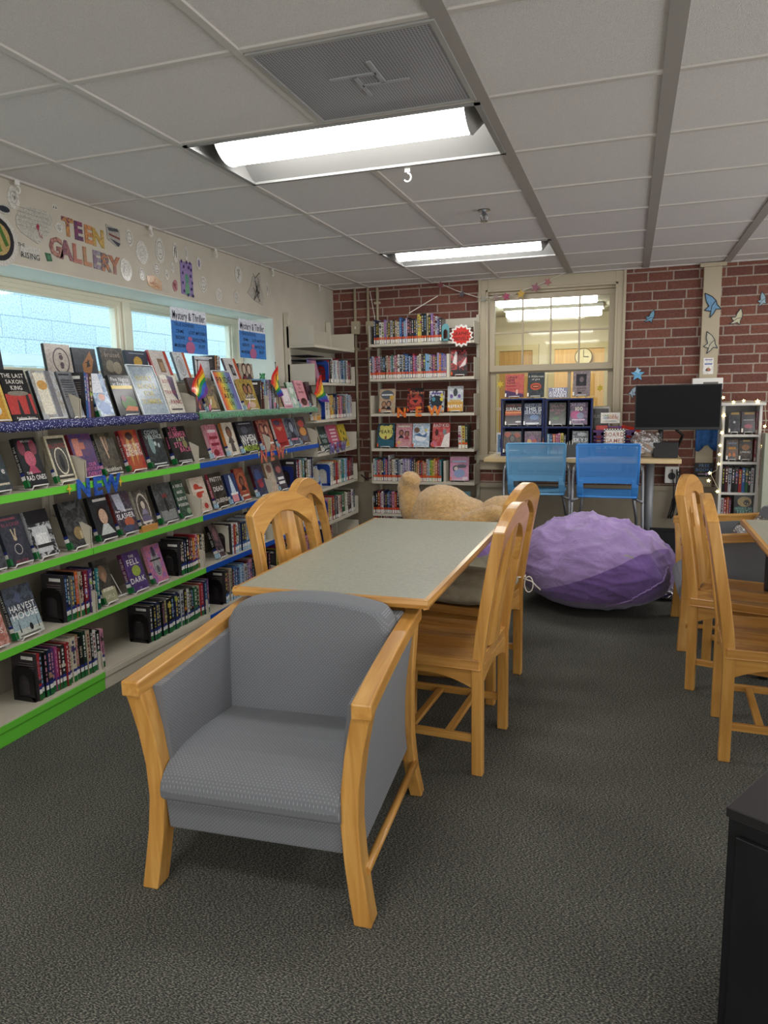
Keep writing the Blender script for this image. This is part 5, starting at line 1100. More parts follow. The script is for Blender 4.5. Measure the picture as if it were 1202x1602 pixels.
pool = ['white', 'teal', 'pink', 'red', 'beige', 'navy', 'blue', 'magenta', 'navy', 'silver', 'maroon', 'cream', 'white', 'navy', 'grey', 'silver', 'white', 'violet', 'lilac', 'silver', 'lilac', 'purple', 'navy', 'brown', 'tan', 'orange', 'brown', 'red', 'tan', 'orange', 'silver', 'sky', 'lime', 'yellow', 'amber', 'orange', 'red', 'teal']
spine_row('on the fifth graphic novel shelf', GN, 'B', xb(585.5, 750), xb(692, 748), GS[4], pool, 'orange', .20, .012, (), False, 43, y=GY+.012, tall=[0]*9+[.03]+[0]*14+[-.02]*6, depth=.15)
pool = ['black', 'black', 'crimson', 'pink', 'white', 'navy', 'charcoal', 'navy', 'blue', 'charcoal', 'pink', 'red', 'black', 'navy']
spine_row('on the sixth graphic novel shelf', GN, 'B', xb(586, 800), xb(628, 800), GS[5], pool, 'orange', .20, .012, ['MORTALS'], False, 44, y=GY+.012, depth=.15)
spine_row('on the lowest graphic novel shelf', GN, 'B', xb(588, 840), xb(622, 840), GS[6], ['red', 'crimson', 'black', 'red', 'silver', 'red', 'black', 'white'], 'orange', .21, .012, (), False, 46, y=GY+.012, depth=.15)
spine_row('right end of fourth graphic novel shelf', GN, 'B', xb(717.5, 696), xb(732, 696), GS[3], ['white', 'yellow', 'dark_green'], 'orange', .205, .01, (), False, 45, y=GY+.03, depth=.15)
for k, (px, sh, lab) in enumerate(((700, 1, 'white folded bookend on the second graphic novel shelf'), (694, 4, 'white folded bookend on the fifth graphic novel shelf'))):
    x = xb(px); t = thing('bookend', lab, 'bookend', (x, GY+.01, GS[sh]), 0, 'white folded bookends')
    MB().loft([[(0, 0, z), (.022, .0, z), (.03, .14, z), (.0, .14, z)] for z in (0, .19)] if k else [[(0, 0, z), (.02, .01+.0*z, z), (.03, .14, z), (0, .14, z)] for z in (0, .20)]).build('upright_plate', METAL, t); bx(0, .06, .02, .13, 0, .002).build('base_plate', METAL, t)
def face_back(sh, pxa, pxb, py, h, th, bg, bg2, spine, front, look, place, tilt=12, rz=0, st='orange', y=None, z=None, stand=True, grp='graphic novels displayed face out'):
    y = y or GY+.035; z0 = z if z is not None else GS[sh]; a, b = aty(pxa, py, y).x, aty(pxb, py, y).x
    face_book((a, y, z0+.013), rz, math.radians(tilt), b-a, h, th, bg, bg2, spine, front, look+', '+place, grp, st)
    if stand: easel((a+b)/2, y+.019, z0, rz, math.radians(tilt), uniq('white wire easel holding the '+look), (b-a)*.55)
G3, G4 = 'on the third graphic novel shelf', 'on the fourth graphic novel shelf'
face_back(2, 593, 617, 642, .215, .02, 'bcae98', 'cc9c70', 'silver', 'e .5 .74 .42 .2 5c646c;r 0.14 0.711 0.86 0.769 e8e8e8;e .8 .62 .14 .1 e0b040;f .3 .34 .12 c08c68 6c4430;f .62 .34 .13 c09070 2c2c38', 'tan comic with grey speech circle', G3)
face_back(2, 637, 662, 642, .215, .02, 'a83428', '1c1a1c', 'crimson', 'p 1a1a1c .3 1 1 1 1 .5;t .6 .82 .2 d88058 Bunker;e .5 .45 .38 .16 c84838;p 1a1a1c .3 .5 .7 .5 .5 .35;r 0.14 0.110 0.86 0.190 c84838', 'red and black comic', G3, rz=.08)
face_back(2, 671, 694, 642, .185, .02, 'd8d8dc', '3c4a6c', 'black', 'e .5 .5 .42 .28 2c3640;e .3 .6 .12 .1 50a0b0;r 0.14 0.845 0.86 0.915 6048a0;e .85 .6 .12 .1 e0d040;e .85 .8 .1 .08 e0d040', 'small white comic with dark machine', G3)
face_back(2, 700, 724, 640, .225, .022, 'b8c0c4', 'd8dcdc', 'silver', 'r 0 0 1 .38 dca030;e .5 .75 .14 .16 3c3c44;e .25 .6 .1 .08 7050a0;e .75 .6 .1 .08 7050a0;r 0.14 0.391 0.86 0.449 e8b040;t .5 .2 .2 f4f4f0 REPEAT', 'grey comic with mustard lower half', G3, rz=.10)
face_back(3, 590, 616, 697, .215, .018, '20404c', '2c6478', 'navy', 'e .5 .62 .42 .30 e0d868;e .25 .85 .12 .09 e0d868;e .78 .87 .12 .09 e0d868;r 0 0 1 .3 2c6478;e .5 .4 .06 .08 8c4c28;t .5 .66 .2 1c2a30 PEARL', 'teal comic with yellow moon', G4)
face_back(3, 619, 644, 697, .215, .018, 'd89c9c', 'c88090', 'pink', 'f .33 .6 .12 a86c54 3a2228 282430;f .68 .55 .12 a86c54 2c1c24 a83848;e .2 .2 .1 .07 e0c060;r 0.14 0.845 0.86 0.915 e8d8c0', 'pink comic with two children', G4, rz=.04)
face_back(3, 645, 671, 697, .215, .018, 'a8c4dc', 'e0e8f0', 'sky', 'e .25 .72 .17 .12 7c5c48;e .5 .4 .35 .16 f0f4f8;e .8 .72 .08 .06 e0c850;p 5078a8 .1 .5 .4 .6 .6 .5 .9 .6 .8 .4', 'icy blue glossy comic', G4)
face_back(3, 676, 703, 696, .22, .018, 'c83c40', 'd86c64', 'crimson', 'p f4e8e0 .5 0 1 0 1 .6 .7 .5;e .25 .6 .1 .14 5c2024;e .7 .62 .1 .12 7c8c8c;t .5 .9 .19 f0e4dc BAD_KID;e .1 .12 .2 .12 d86c84', 'red comic reading BAD KID', G4)
face_back(4, 704, 733, 749, .215, .02, 'd484ac', 'c8749c', 'magenta', 'r 0.14 0.760 0.86 0.840 a8b4dc;e .3 .5 .16 .14 2c2c3c;e .62 .6 .26 .08 34344c;e .5 .3 .3 .18 7c94c8;e .32 .5 .1 .08 d8c4bc;e .8 .1 .15 .06 e8c8d8', 'pink comic with blue seated figures', 'on the fifth graphic novel shelf', rz=.12)
face_back(5, 711, 735, 801, .205, .02, '5c98a4', '6ca8b0', 'teal', 't .5 .7 .2 24404c FAMILY;t .5 .42 .2 24404c STYLE;e .5 .15 .3 .1 b8c8c0', 'teal comic with dark two-line title', 'on the sixth graphic novel shelf', rz=.06)
face_back(1, 706, 731, 583, .225, .02, 'c43c3c', '2c2426', 'silver', 'r 0 0 1 .22 2a2628;p e8e0dc .1 .5 .3 .95 .4 .9 .35 .4;e .6 .75 .2 .12 7c2c30;p f0dcd8 .5 .3 .95 .7 .9 .4;p 1c1c1e .35 .2 .5 .2 .45 .5', 'red and white comic tilted on its easel', 'on the second graphic novel shelf', tilt=10, rz=.3, y=GY+.05)
tag(STUFF.build('books', JACK), 'rows of small distant books low in the corner bookcase and behind the left-hand chairs', 'book', kind='stuff')
# ------------------------------------------------------------ desk against the brick wall
DY0, DY1, DZ = 6.0, 6.56, .88
dx0, dx1 = aty(757, 715, DY0).x, aty(1067, 721, DY0).x
DESKW = wood_mat('pale birch laminate', 'c2a878', 'cdb486', 'd6bf94', rough=.4, axis=0)
t = thing('desk', 'high pale wood desk on grey legs under the inner window', 'desk', ((dx0+dx1)/2, DY0, 0))
hw = (dx1-dx0)/2
bx(-hw, hw, 0, DY1-DY0, DZ-.035, DZ).build('desktop', DESKW, t, bevel=.004)
for s in (-1, 1):
    x = s*(hw-.22)
    MB().tube([(x, .28, .03), (x, .28, DZ-.035)], .035, 16).build('leg', pm('desk leg grey', '8c8e92', .45, metal=.2), t, smooth=True)
    bx(x-.04, x+.04, .02, .52, 0, .03).build('foot', GREYM, t, bevel=.008)
# waste bin round the right leg
x = aty(1026, 860, 6.1).x; t = thing('waste_bin', 'black plastic bin beside the right desk leg', 'bin', (x+.05, 6.15, 0))
MB().loft([[((-.11-.03*z)*a, (-.09-.03*z)*b, z) for a, b in ((1, 1), (-1, 1), (-1, -1), (1, -1))] for z in (0, .15, .30)], caps=False).build('bin_wall', BLACKP, t); bx(-.11, .11, -.09, .09, 0, .005).build('bin_base', BLACKP, t)
# stacking chairs with perforated backs
BL = pm('blue plastic shell', '3f88d0', .38); BL2 = pm('paler blue plastic shell', '64a0c8', .38)
def shell_chair(label, x, y, mat, rz=0, seat_z=.635):
    t = thing('stacking_chair', label, 'chair', (x, y, 0), rz, 'blue perforated stacking chairs at the desk')
    zt, zb, w = 1.015, .715, .215
    m = MB()
    def S(u, v):   # u -1..1, v 0..1 up the back; local -Y faces the camera
        z = zb+(zt-zb)*v; ww = w*(1.03-.10*(1-v)**1.5*0+.0*v); return (u*ww*(1+.03*v), .03*(1-v)-.03*u*u-.0, z)
    # rim
    nu, nv = 34, 22
    def cell(u0, u1, v0, v1, hole, off):
        for o, flip in ((0, False), (.006, True)):
            q = lambda u, v: (lambda p: (p[0], p[1]+o, p[2]))(S(u, v))
            if not hole:
                m.add([q(u0, v0), q(u1, v0), q(u1, v1), q(u0, v1)], [(0, 1, 2, 3)])
            else:
                cu, cv = (u0+u1)/2, (v0+v1)/2; a, b = (u1-u0)*.27, (v1-v0)*.27
                V = [q(u0, v0), q(u1, v0), q(u1, v1), q(u0, v1), q(cu, cv-b*1.2), q(cu+a*1.2, cv), q(cu, cv+b*1.2), q(cu-a*1.2, cv)]
                m.add(V, [(0, 1, 5, 4), (1, 2, 6, 5), (2, 3, 7, 6), (3, 0, 4, 7)])
    us = [-1, -.93]+[-.93+1.86*k/nu for k in range(1, nu)]+[.93, 1]; vs = [0, .16]+[.16+.78*k/nv for k in range(1, nv)]+[.94, 1]
    for i in range(len(us)-1):
        for j in range(len(vs)-1):
            cell(us[i], us[i+1], vs[j], vs[j+1], 0 < i < len(us)-2 and 0 < j < len(vs)-2, 0)
    m.build('backrest', mat, t)
    rim = [S(-1, 0), S(-1, .5), S(-1, .96), S(-.96, 1), S(0, 1), S(.96, 1), S(1, .96), S(1, .5), S(1, 0)]
    MB().tube([(p[0], p[1]+.003, p[2]) for p in rim], .007, 6).build('backrest_rim', mat, t, smooth=True)
    for s in (-1, 1):
        MB().loft([[(s*.20+dx*.024, y_+dy*.008, z) for dx, dy in ((-1, -1), (1, -1), (1, 1), (-1, 1))] for z, y_ in ((.74, .01), (.69, .015), (.64, .035), (seat_z-.03, .06))]).build('side_arm', mat, t, bevel=.004)
    # seat shell
    m = MB(); V = []; n = 12
    for j in range(9):
        for i in range(n+1):
            u = -1+2*i/n; v = j/8; V.append((u*.222*(1-.06*abs(v-.5)), .03+.42*v, seat_z-.018*(1-u*u)*math.sin(PI*min(1, v*1.1))-.02*max(0, v-.85)/.15-.02*(1-v)**3))
    m.add(V, [(j*(n+1)+i, j*(n+1)+i+1, (j+1)*(n+1)+i+1, (j+1)*(n+1)+i) for j in range(8) for i in range(n)])
    o = m.build('seat', mat, t, smooth=True); sd = o.modifiers.new('thick', 'SOLIDIFY'); sd.thickness = .012
    m = MB(); MB()
    for s in (-1, 1):
        MB().tube([(s*.285, -.06, .0), (s*.262, .02, .4), (s*.252, .05, .80), (s*.246, .08, .835), (s*.23, .16, .845), (s*.22, .3, .84)], .0125, 10).build('leg', GREYM, t, smooth=True)
        MB().tube([(s*.25, .46, .0), (s*.22, .38, .4), (s*.19, .30, seat_z-.03)], .0125, 10).build('leg', GREYM, t, smooth=True)
        MB().tube([(s*.20, .05, seat_z-.035), (s*.20, .40, seat_z-.03)], .011, 8).build('seat_rail', GREYM, t, smooth=True)
        MB().tube([(s*.20, .05, seat_z-.035), (s*.262, .02, seat_z-.06)], .011, 8).build('seat_rail', GREYM, t, smooth=True)
    return t
xa = (aty(798, 693, 5.78).x+aty(880, 693, 5.78).x)/2; xb_ = (aty(905, 693, 5.72).x+aty(1000, 693, 5.72).x)/2
shell_chair('pale blue perforated chair at the desk, left of the brighter one', xa, 5.80, BL2, .03)
shell_chair('bright blue perforated chair at the desk, nearest the monitor', xb_, 5.72, BL, 0)
# award display: two navy cube shelves
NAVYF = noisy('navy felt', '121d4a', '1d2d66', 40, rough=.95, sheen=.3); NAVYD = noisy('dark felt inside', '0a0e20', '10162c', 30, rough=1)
def cube_unit(pxa, pxb, label, y=6.22):
    a, b = aty(pxa, 640, y).x, aty(pxb, 640, y).x; W = b-a; H = aty(pxa, 624, y).z-DZ
    t = thing('display_cubes', label, 'shelf', (a, y, DZ), 0, 'navy display cubes on the desk')
    e = .012
    for x in (0, W-e): bx(x, x+e, 0, .17, 0, H).build('side_panel', NAVYF, t)
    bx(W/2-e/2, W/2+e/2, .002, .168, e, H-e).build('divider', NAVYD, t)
    for z in (0, H/2-e/2, H-e): bx(e, W-e, .001, .168, z, z+e).build('shelf', NAVYF, t)
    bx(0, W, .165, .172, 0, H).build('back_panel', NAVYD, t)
    return a, b, H
a1, b1, H1 = cube_unit(784, 851, 'navy felt display cubes at the left end of the desk')
a2, b2, H2 = cube_unit(853, 927, 'navy felt display cubes right of the matching pair on the desk')
AW = 'award books displayed on and in the navy cubes'
ZT = DZ+H1
face_back(0, 790, 819, 624, .195, .02, 'd0604c', 'c84c50', 'crimson', 'p 4c2c5c 0 0 1 0 1 .12 0 .3;t .35 .86 .13 3a2438 LUNAR;t .3 .74 .13 3a2438 NEW;t .32 .62 .13 3a2438 YEAR;r 0.04 0.451 0.56 0.509 b02c40;t .4 .34 .13 b02c40 STORY;e .65 .22 .06 .12 f0a080;r .62 .1 .68 .3 e8c8b8', 'coral red sunset book', 'on top of the navy cubes', y=6.27, z=ZT, st='white', grp=AW)
face_back(0, 825, 851, 624, .205, .024, '2c3438', '3c4448', 'charcoal', 't .5 .84 .12 d8d4c4 A_Wilderness;t .5 .72 .11 d8d4c4 of_girls;e .5 .42 .33 .15 c8502c;e .5 .42 .26 .07 6c2418;e .5 .42 .2 .03 d88060', 'slate book with orange open mouth', 'on top of the navy cubes', y=6.27, z=ZT, st='white', grp=AW)
face_back(0, 896, 923, 621, .205, .022, '8c7c80', '9c8c8c', 'silver', 'r .18 .4 .78 .88 2c2a30;f .5 .66 .14 7c6c70 3c383c;t .5 .3 .1 3c2428 QUEENS;t .5 .2 .08 3c2428 A_SWEET;e .4 .12 .14 .04 26262a', 'mauve grey glossy book', 'on top of the navy cubes', y=6.27, z=ZT, st='white', grp=AW)
def stand_sign(loc, w, h, th, bg, front, name, label, cat='sign', tilt=8, rz=0, parent=None):
    t = thing(name, label, cat, loc, rz); T = Matrix.Rotation(-math.radians(tilt), 4, 'X'); m = MB().box(0, w, 0, th, 0, h, 0, cc(bg), cc(bg))
    art(m, front, lambda x, z, d: (x, d-.0004, z), w, h); m.v = [tuple(T @ Vector(p)) for p in m.v]; m.build('panel', JACK, t)
    return t
p = aty(858, 622, 6.27); q = aty(888, 622, 6.27)
stand_sign((p.x, 6.27, ZT), q.x-p.x, .085, .01, '6c6c94', 't .5 .80 .17 f4f4f6 TEEN;t .5 .5 .17 f4f4f6 AWARD;t .5 .2 .17 f4f4f6 WINNERS', 'sign', 'slate blue sign reading TEEN AWARD WINNERS between the books')
zc_ = DZ+H1/2+.006
C1 = 'in the left navy cubes'; C2 = 'in the right navy cubes'
face_back(0, 790, 816, 668, .185, .02, '1c1a1e', '3c1c18', 'black', 'r 0 .45 1 .66 c8502c;r 0 .55 1 .6 f0a050;t .5 .9 .14 a83c38 UNDER_THE;t .5 .74 .21 f0ece4 SURFACE;e .8 .15 .18 .04 d8d8d8', 'black book with orange glowing band', C1, y=6.24, z=zc_, st='white', grp=AW)
face_back(0, 819, 847, 668, .185, .02, '3c4c6c', '2c3858', 'navy', 't .5 .9 .19 8c94a8 SHUT_UP;t .55 .74 .22 e8ecf0 THIS_IS;t .5 .58 .2 c8d0e0 SERIOUS;e .6 .35 .25 .12 5c7cb0;r 0.14 0.058 0.86 0.102 e8ecf0', 'denim blue book with big white title', C1, y=6.24, z=zc_, st='white', grp=AW)
face_back(0, 859, 885, 667, .185, .02, '3c3c34', '54564a', 'charcoal', 't .5 .85 .16 a86c78 DEATH;t .5 .66 .14 a86c78 BIRTHDAY;t .5 .54 .12 a86c78 GIRL;e .4 .3 .2 .08 4c7440', 'olive grey book with dusty rose title', C2, y=6.24, z=zc_, st='white', grp=AW)
face_back(0, 891, 919, 666, .185, .02, '54506c', '8c6484', 'violet', 't .4 .9 .17 c8c0d0 CHASING;t .5 .72 .24 f4f0d8 100;e .35 .45 .3 .18 c8508c;e .6 .4 .2 .14 8c90b0;r 0.14 0.187 0.86 0.253 d8b0cc', 'violet and pink book reading 100', C2, y=6.24, z=zc_, st='white', grp=AW)
face_back(0, 787, 815, 710, .185, .02, '4c4440', '6c5048', 'charcoal', 'e .25 .85 .2 .12 c84c2c;e .75 .82 .2 .12 c84c2c;f .5 .65 .15 6c6460 2c2828;r 0.14 0.076 0.86 0.164 f0f0ec', 'grey book with orange leaves', 'in the lower left navy cube', y=6.24, z=DZ+.012, st='white', grp=AW)
face_back(0, 820, 846, 710, .185, .02, '7c4c6c', '5c3c58', 'purple', 'e .3 .5 .14 .16 d8a050;e .6 .5 .14 .16 c85040;e .45 .7 .2 .1 8c507c', 'plum book with a small crowd', 'in the lower left navy cube', y=6.24, z=DZ+.012, st='white', grp=AW)
face_back(0, 895, 920, 706, .185, .02, '5c6468', '9ca4a8', 'grey', 't .5 .6 .26 f0f2f2 SKYS;e .5 .3 .4 .12 3c4448;e .6 .85 .3 .08 c8d0d4', 'silver grey book reading SKYS', C2, y=6.24, z=DZ+.012, st='white', grp=AW)
spine_row('in the lower middle navy cube', AW, 'B', aty(856, 700, 6.24).x, aty(886, 700, 6.24).x, DZ+.012, ['sky', 'navy', 'orange', 'magenta', 'pink', 'yellow', 'black'], 'white', .175, .01, (), False, 61, y=6.235, depth=.12)
# desk top things
p = aty(850, 690, 6.10); t = thing('pumpkin_ornament', 'little orange round ornament standing before the navy cubes', 'ornament', (p.x, 6.10, DZ))
MB().ell((0, 0, .10), (.022, .02, .028), 14, 10).build('ball', pm('orange ornament', 'b8502c', .5), t, smooth=True); MB().tube([(0, 0, 0), (0, 0, .16)], .004, 6).build('stem', pm('ornament stem', '8a5a34', .6), t)
t = stand_sign((aty(779, 700, 6.3).x-.03, 6.40, DZ), .10, .19, .01, 'dfe4e8', 'r .12 .1 .9 .9 5c8cb8;r .3 .3 .7 .7 2c3c5c', 'picture_frame', 'white framed blue picture leaning left of the navy cubes', 'picture', tilt=4)
p = aty(885, 712, 6.14); t = thing('storage_box', 'open dark grey box of papers on the desk', 'box', (p.x, 6.10, DZ))
GB_ = pm('dark grey box', '4a4c4c', .6)
W = aty(918, 712, 6.14).x-p.x
for a in ((0, W, 0, .004, 0, .105), (0, W, .11, .114, 0, .105), (0, .004, .004, .11, 0, .105), (W-.004, W, .004, .11, 0, .105)): pass
m = MB().box(0, W, 0, .004, 0, .105).box(0, W, .11, .114, 0, .105).box(0, .004, .004, .11, 0, .105).box(W-.004, W, .004, .11, 0, .105).box(.004, W-.004, .004, .11, 0, .003); m.build('box_wall', GB_, t)
for k in range(3): bx(.01+.02*k, .012+.02*k, .02, .1, .004, .12+.01*k).build('paper', PAPER, t)
bx(0, .3, 0, .21, 0, .002).build('paper_sheet', PAPER, None)
o = bpy.data.objects['paper_sheet']; o.location = (aty(830, 714, 6.05).x, 6.02, DZ); o.rotation_euler.z = .05; tag(o, 'sheet of white paper lying flat behind the paler blue chair', 'paper')
bx(0, .42, 0, .16, 0, .002).build('paper_sheet', pm('patterned paper', 'cfd0d6', .7), None, loc=(aty(878, 714, 6.05).x, 6.02, DZ)); tag(bpy.data.objects['paper_sheet.001'], 'long paper sheet lying flat before the grey box', 'paper')
# purple basket of games
pa, pb = aty(929, 690, 6.25).x, aty(992, 690, 6.25).x; t = thing('basket', 'purple slotted plastic basket of board games on the desk', 'basket', (pa, 6.25, DZ))
PUR = pm('purple plastic', '4c1c64', .4); W = pb-pa; H = .215
m = MB()
m.box(0, W, 0, .17, 0, .004); m.box(-.006, W+.006, -.006, .006, H-.02, H).box(-.006, W+.006, .165, .177, H-.02, H).box(-.006, .006, 0, .17, H-.02, H).box(W-.006, W+.006, 0, .17, H-.02, H)
for z0, z1 in ((0, .03), (.05, .06), (.08, .09), (.11, .12), (.14, .15), (.17, .2)): m.box(0, W, 0, .004, z0, z1).box(0, W, .166, .17, z0, z1).box(0, .004, 0, .17, z0, z1).box(W-.004, W, 0, .17, z0, z1)
for k in range(6): x = (W-.02)*k/5; m.box(x, x+.02, 0, .004, 0, H).box(x, x+.02, .166, .17, 0, H)
m.build('basket_wall', PUR, t)
for s, c, lab, w_, h_, y_ in ((0.015, 'c83428', 'red game box standing in the purple basket, left', .09, .245, .03), (.05, '8c4c2c', 'brown game box standing in the purple basket', .14, .225, .075), (.03, '7c3c98', 'violet game box standing at the back of the basket', .2, .235, .12)):
    g = thing('game_box', lab, 'game box', (pa+s, 6.25+y_, DZ+.005), 0, 'board games in the basket'); m = MB().box(0, w_, 0, .03, 0, h_, 0, c, c); art(m, 'r .1 .2 .9 .5 e0c8a0;e .5 .75 .2 .1 e8e0d0', lambda x, z, d: (x, d-.0004, z), w_, h_); m.build('box_body', JACK, g)
g = thing('game_box', 'red and white game box leaning at the right of the basket', 'game box', (pb-.115, 6.30, DZ+.17), .1, 'board games in the basket', rx=0); g.rotation_euler = (-.3, .25, 0)
m = MB().box(0, .15, 0, .05, 0, .09, 0, 'c43424', 'a82c24'); art(m, 'r .1 .3 .5 .7 e8e0d8;r .6 .2 .9 .5 e8c8c0', lambda x, z, d: (x, d-.0004, z), .15, .09); m.build('box_body', JACK, g)
p = aty(940, 662, 6.24); stand_sign((p.x, 6.225, p.z), aty(970, 662, 6.24).x-p.x, .085, .012, 'ece6da', 't .28 .72 .12 3c8c5c UNS;t .52 .72 .12 d8a030 TAB;t .73 .72 .12 c84c3c LE;t .3 .5 .12 4c8cc8 UNI;t .62 .5 .12 d8703c CORNS;r .2 .2 .8 .24 a8a49c;r .15 .12 .85 .15 a8a49c', 'game_box', 'white card game box with rainbow lettering on the basket', 'game box', tilt=6)
p = aty(945, 694, 6.21); stand_sign((p.x, 6.20, p.z-.035), aty(978, 694, 6.21).x-p.x, .155, .004, '2a2a2a', ';'.join('r %.3f %.3f %.3f %.3f e8e4dc' % ((i % 16)/16, (i//16)/14, (i % 16+1)/16, (i//16+1)/14) for i in range(16*14) if (i % 16+i//16) % 2)+';r .09 .1 .91 .9 ece6dc;t .5 .7 .21 b0563c BOARD;t .5 .38 .21 b0563c GAMES', 'sign', 'checker-bordered sign reading BOARD GAMES in front of the basket', tilt=5)
m = stand_sign((aty(921, 690, 6.45).x, 6.46, DZ), .17, .40, .012, '3a3630', 'r 0 0 1 .03 c8c0b0;r .93 0 1 1 c8c0b0;r 0 .96 1 1 c8c0b0;t .35 .8 .17 b8b0a4 ARIES;t .4 .7 .15 6c665c OF;t .5 .25 .17 8c867c YOU', 'picture_frame', 'dark framed poster with pale border behind the purple basket', 'picture', tilt=2)
# plastic bag of bits
p0 = aty(1001, 722, 6.15); t = thing('plastic_bag', 'clear plastic bag of white and pink packets on the desk', 'bag', (p0.x+.02, 6.18, DZ))
blob('bag_film', FILM, t, (.03, 0, .10), (.125, .08, .10), 7, .35, 3, flat=0)
r_ = random.Random(3)
m = MB()
for k in range(26):
    M_ = Matrix.Translation((r_.uniform(-.04, .08), r_.uniform(-.04, .04), r_.uniform(.012, .12))) @ Euler((r_.uniform(0, 3), r_.uniform(0, 3), r_.uniform(0, 3))).to_matrix().to_4x4(); m.box(-.018, .018, -.012, .012, -.002, .002, 0, r_.choice(['e8e8ea', 'd8d8e0', 'e8c0b0', 'c8c8d0']), mat=M_)
m.build('packets', JACK, t, kind='stuff')
pa, pb = aty(1022, 712, 6.12).x, aty(1061, 712, 6.12).x
t = thing('speaker_box', 'plain black box on the right end of the desk', 'box', (pa, 6.10, DZ)); bx(0, pb-pa, 0, .14, .003, .125).build('body', BLACKP, t, bevel=.004); bx(.01, pb-pa-.01, .01, .13, 0, .004).build('base', BLACK, t)
# monitor
a, b, zt, zb_ = aty(995, 603, 6.02).x, aty(1131, 601, 6.02).x, aty(995, 603, 6.02).z, aty(995, 673, 6.02).z
t = thing('monitor', 'black flat monitor on a stand behind the desk end', 'monitor', ((a+b)/2, 6.02, 0), 0)
W = (b-a)/2; bx(-W, W, 0, .03, zb_, zt).build('casing', BLACKP, t, bevel=.004)
bx(-W+.008, W-.008, -.0015, .0005, zb_+.022, zt-.008).build('screen', pm('dark screen', '04060a', .35, spec=.12), t)
bx(-.10, .10, .03, .06, zb_+.08, zt-.1).build('mount_plate', BLACK, t)
xp = aty(1033, 700, 6.2).x-(a+b)/2
MB().tube([(xp, .18, DZ+.0), (xp, .18, zb_+.12)], .02, 12).build('pole', BLACK, t, smooth=True)
MB().tube([(xp, .18, zb_+.10), (xp*.4, .14, zb_+.06), (0, .05, zb_+.14)], .018, 8).build('arm', BLACK, t, smooth=True)
MB().tube([(-.02, .12, zb_+.02), (.06, .2, zb_-.05), (.02, .24, zb_-.16), (-.06, .22, zb_-.2)], .012, 8).build('cable', BLACKP, t, smooth=True)
# wall box over pillar, papers, blue cloth, signs
def wallcard(px0, py0, px1, py1, y, bg, spec, name, label, cat, th=.002, mat=None):
    A_ = aty(px0, py0, y); B_ = aty(px1, py1, y); w, h = B_.x-A_.x, A_.z-B_.z
    t = thing(name, label, cat, (A_.x, y, B_.z)); m = MB().box(0, w, 0, th, 0, h, 0, cc(bg), cc(bg)); art(m, spec, lambda x, z, d: (x, d-.0004, z), w, h); m.build('sheet', JACK, t); return t
wallcard(1101, 560, 1116, 585, YB-.053, 'f0ece6', 'r 0.14 0.854 0.86 0.906 7c5ca8;r 0.14 0.576 0.86 0.664 5c6cb8;e .5 .28 .2 .12 b8783c;e .35 .25 .1 .08 4c4038;e .65 .25 .1 .08 c85c5c', 'flyer', 'small white flyer on the beige pillar above the monitor', 'paper')
p = aty(1084, 592, 6.5); q = aty(1131, 603, 6.5); t = thing('wall_box', 'white wall-mounted box with a label above the monitor', 'box', (p.x, 6.48, q.z-.03))
bx(0, q.x-p.x, 0, .10, 0, p.z-q.z+.03).build('body', WHITE, t, bevel=.003); bx(.08, .19, -.002, 0, .034, .06).build('label_plate', pm('label grey', '6a6a64', .5), t); bx(0, q.x-p.x, .02, .12, -.004, 0).build('bracket', GREYM, t)
p = aty(1095, 680, 6.56); t = thing('blue_cloth', 'blue cloth hanging on the pillar below the monitor', 'cloth', (p.x, 6.565, p.z-.10))
m = MB(); V = [(-.03+.19*i/8, -.012*math.sin(i*1.9), .16*j/4-(.02*math.sin(i*1.3)+.03*(abs(i-4)/4) if j == 0 else 0)) for j in range(5) for i in range(9)]; m.add(V, [(j*9+i, j*9+i+1, j*9+i+10, j*9+i+9) for j in range(4) for i in range(8)])
o = m.build('cloth', noisy('blue cloth', '2a5a98', '3a6cab', 30, rough=.9), t, smooth=True); sd = o.modifiers.new('thick', 'SOLIDIFY'); sd.thickness = .004
wallcard(1087, 724, 1117, 746, 6.555, '15171c', 't .5 .80 .17 4c7cc0 FREE;t .5 .5 .17 4c7cc0 BOOKS;r .2 .16 .6 .22 c0a0c8;p c0a0c8 .58 .08 .58 .3 .82 .19', 'sign', 'black sign reading FREE BOOKS with a pink arrow', 'sign', th=.006)
# outlet with cables
p = aty(1052, 740, 6.52); t = thing('power_adapter', 'white power box with tangled black cables beneath the desk', 'power adapter', (p.x, 6.56, p.z))
bx(-.055, .055, 0, .05, -.09, .05).build('housing', WHITE, t, bevel=.004); MB().tube([(0, -.004, -.03), (0, .0, -.03)], .03, 20).build('dial', BLACK, t)
for k in range(4): MB().tube(curve_pts(16, lambda u: (.02*math.sin(u*7+k)+.02*k, -.02-.01*k, .03-.42*math.sin(u*PI*(.8+.05*k)) if k < 3 else .02-.1*u)), .005, 6).build('cable', BLACKP, t, smooth=True)
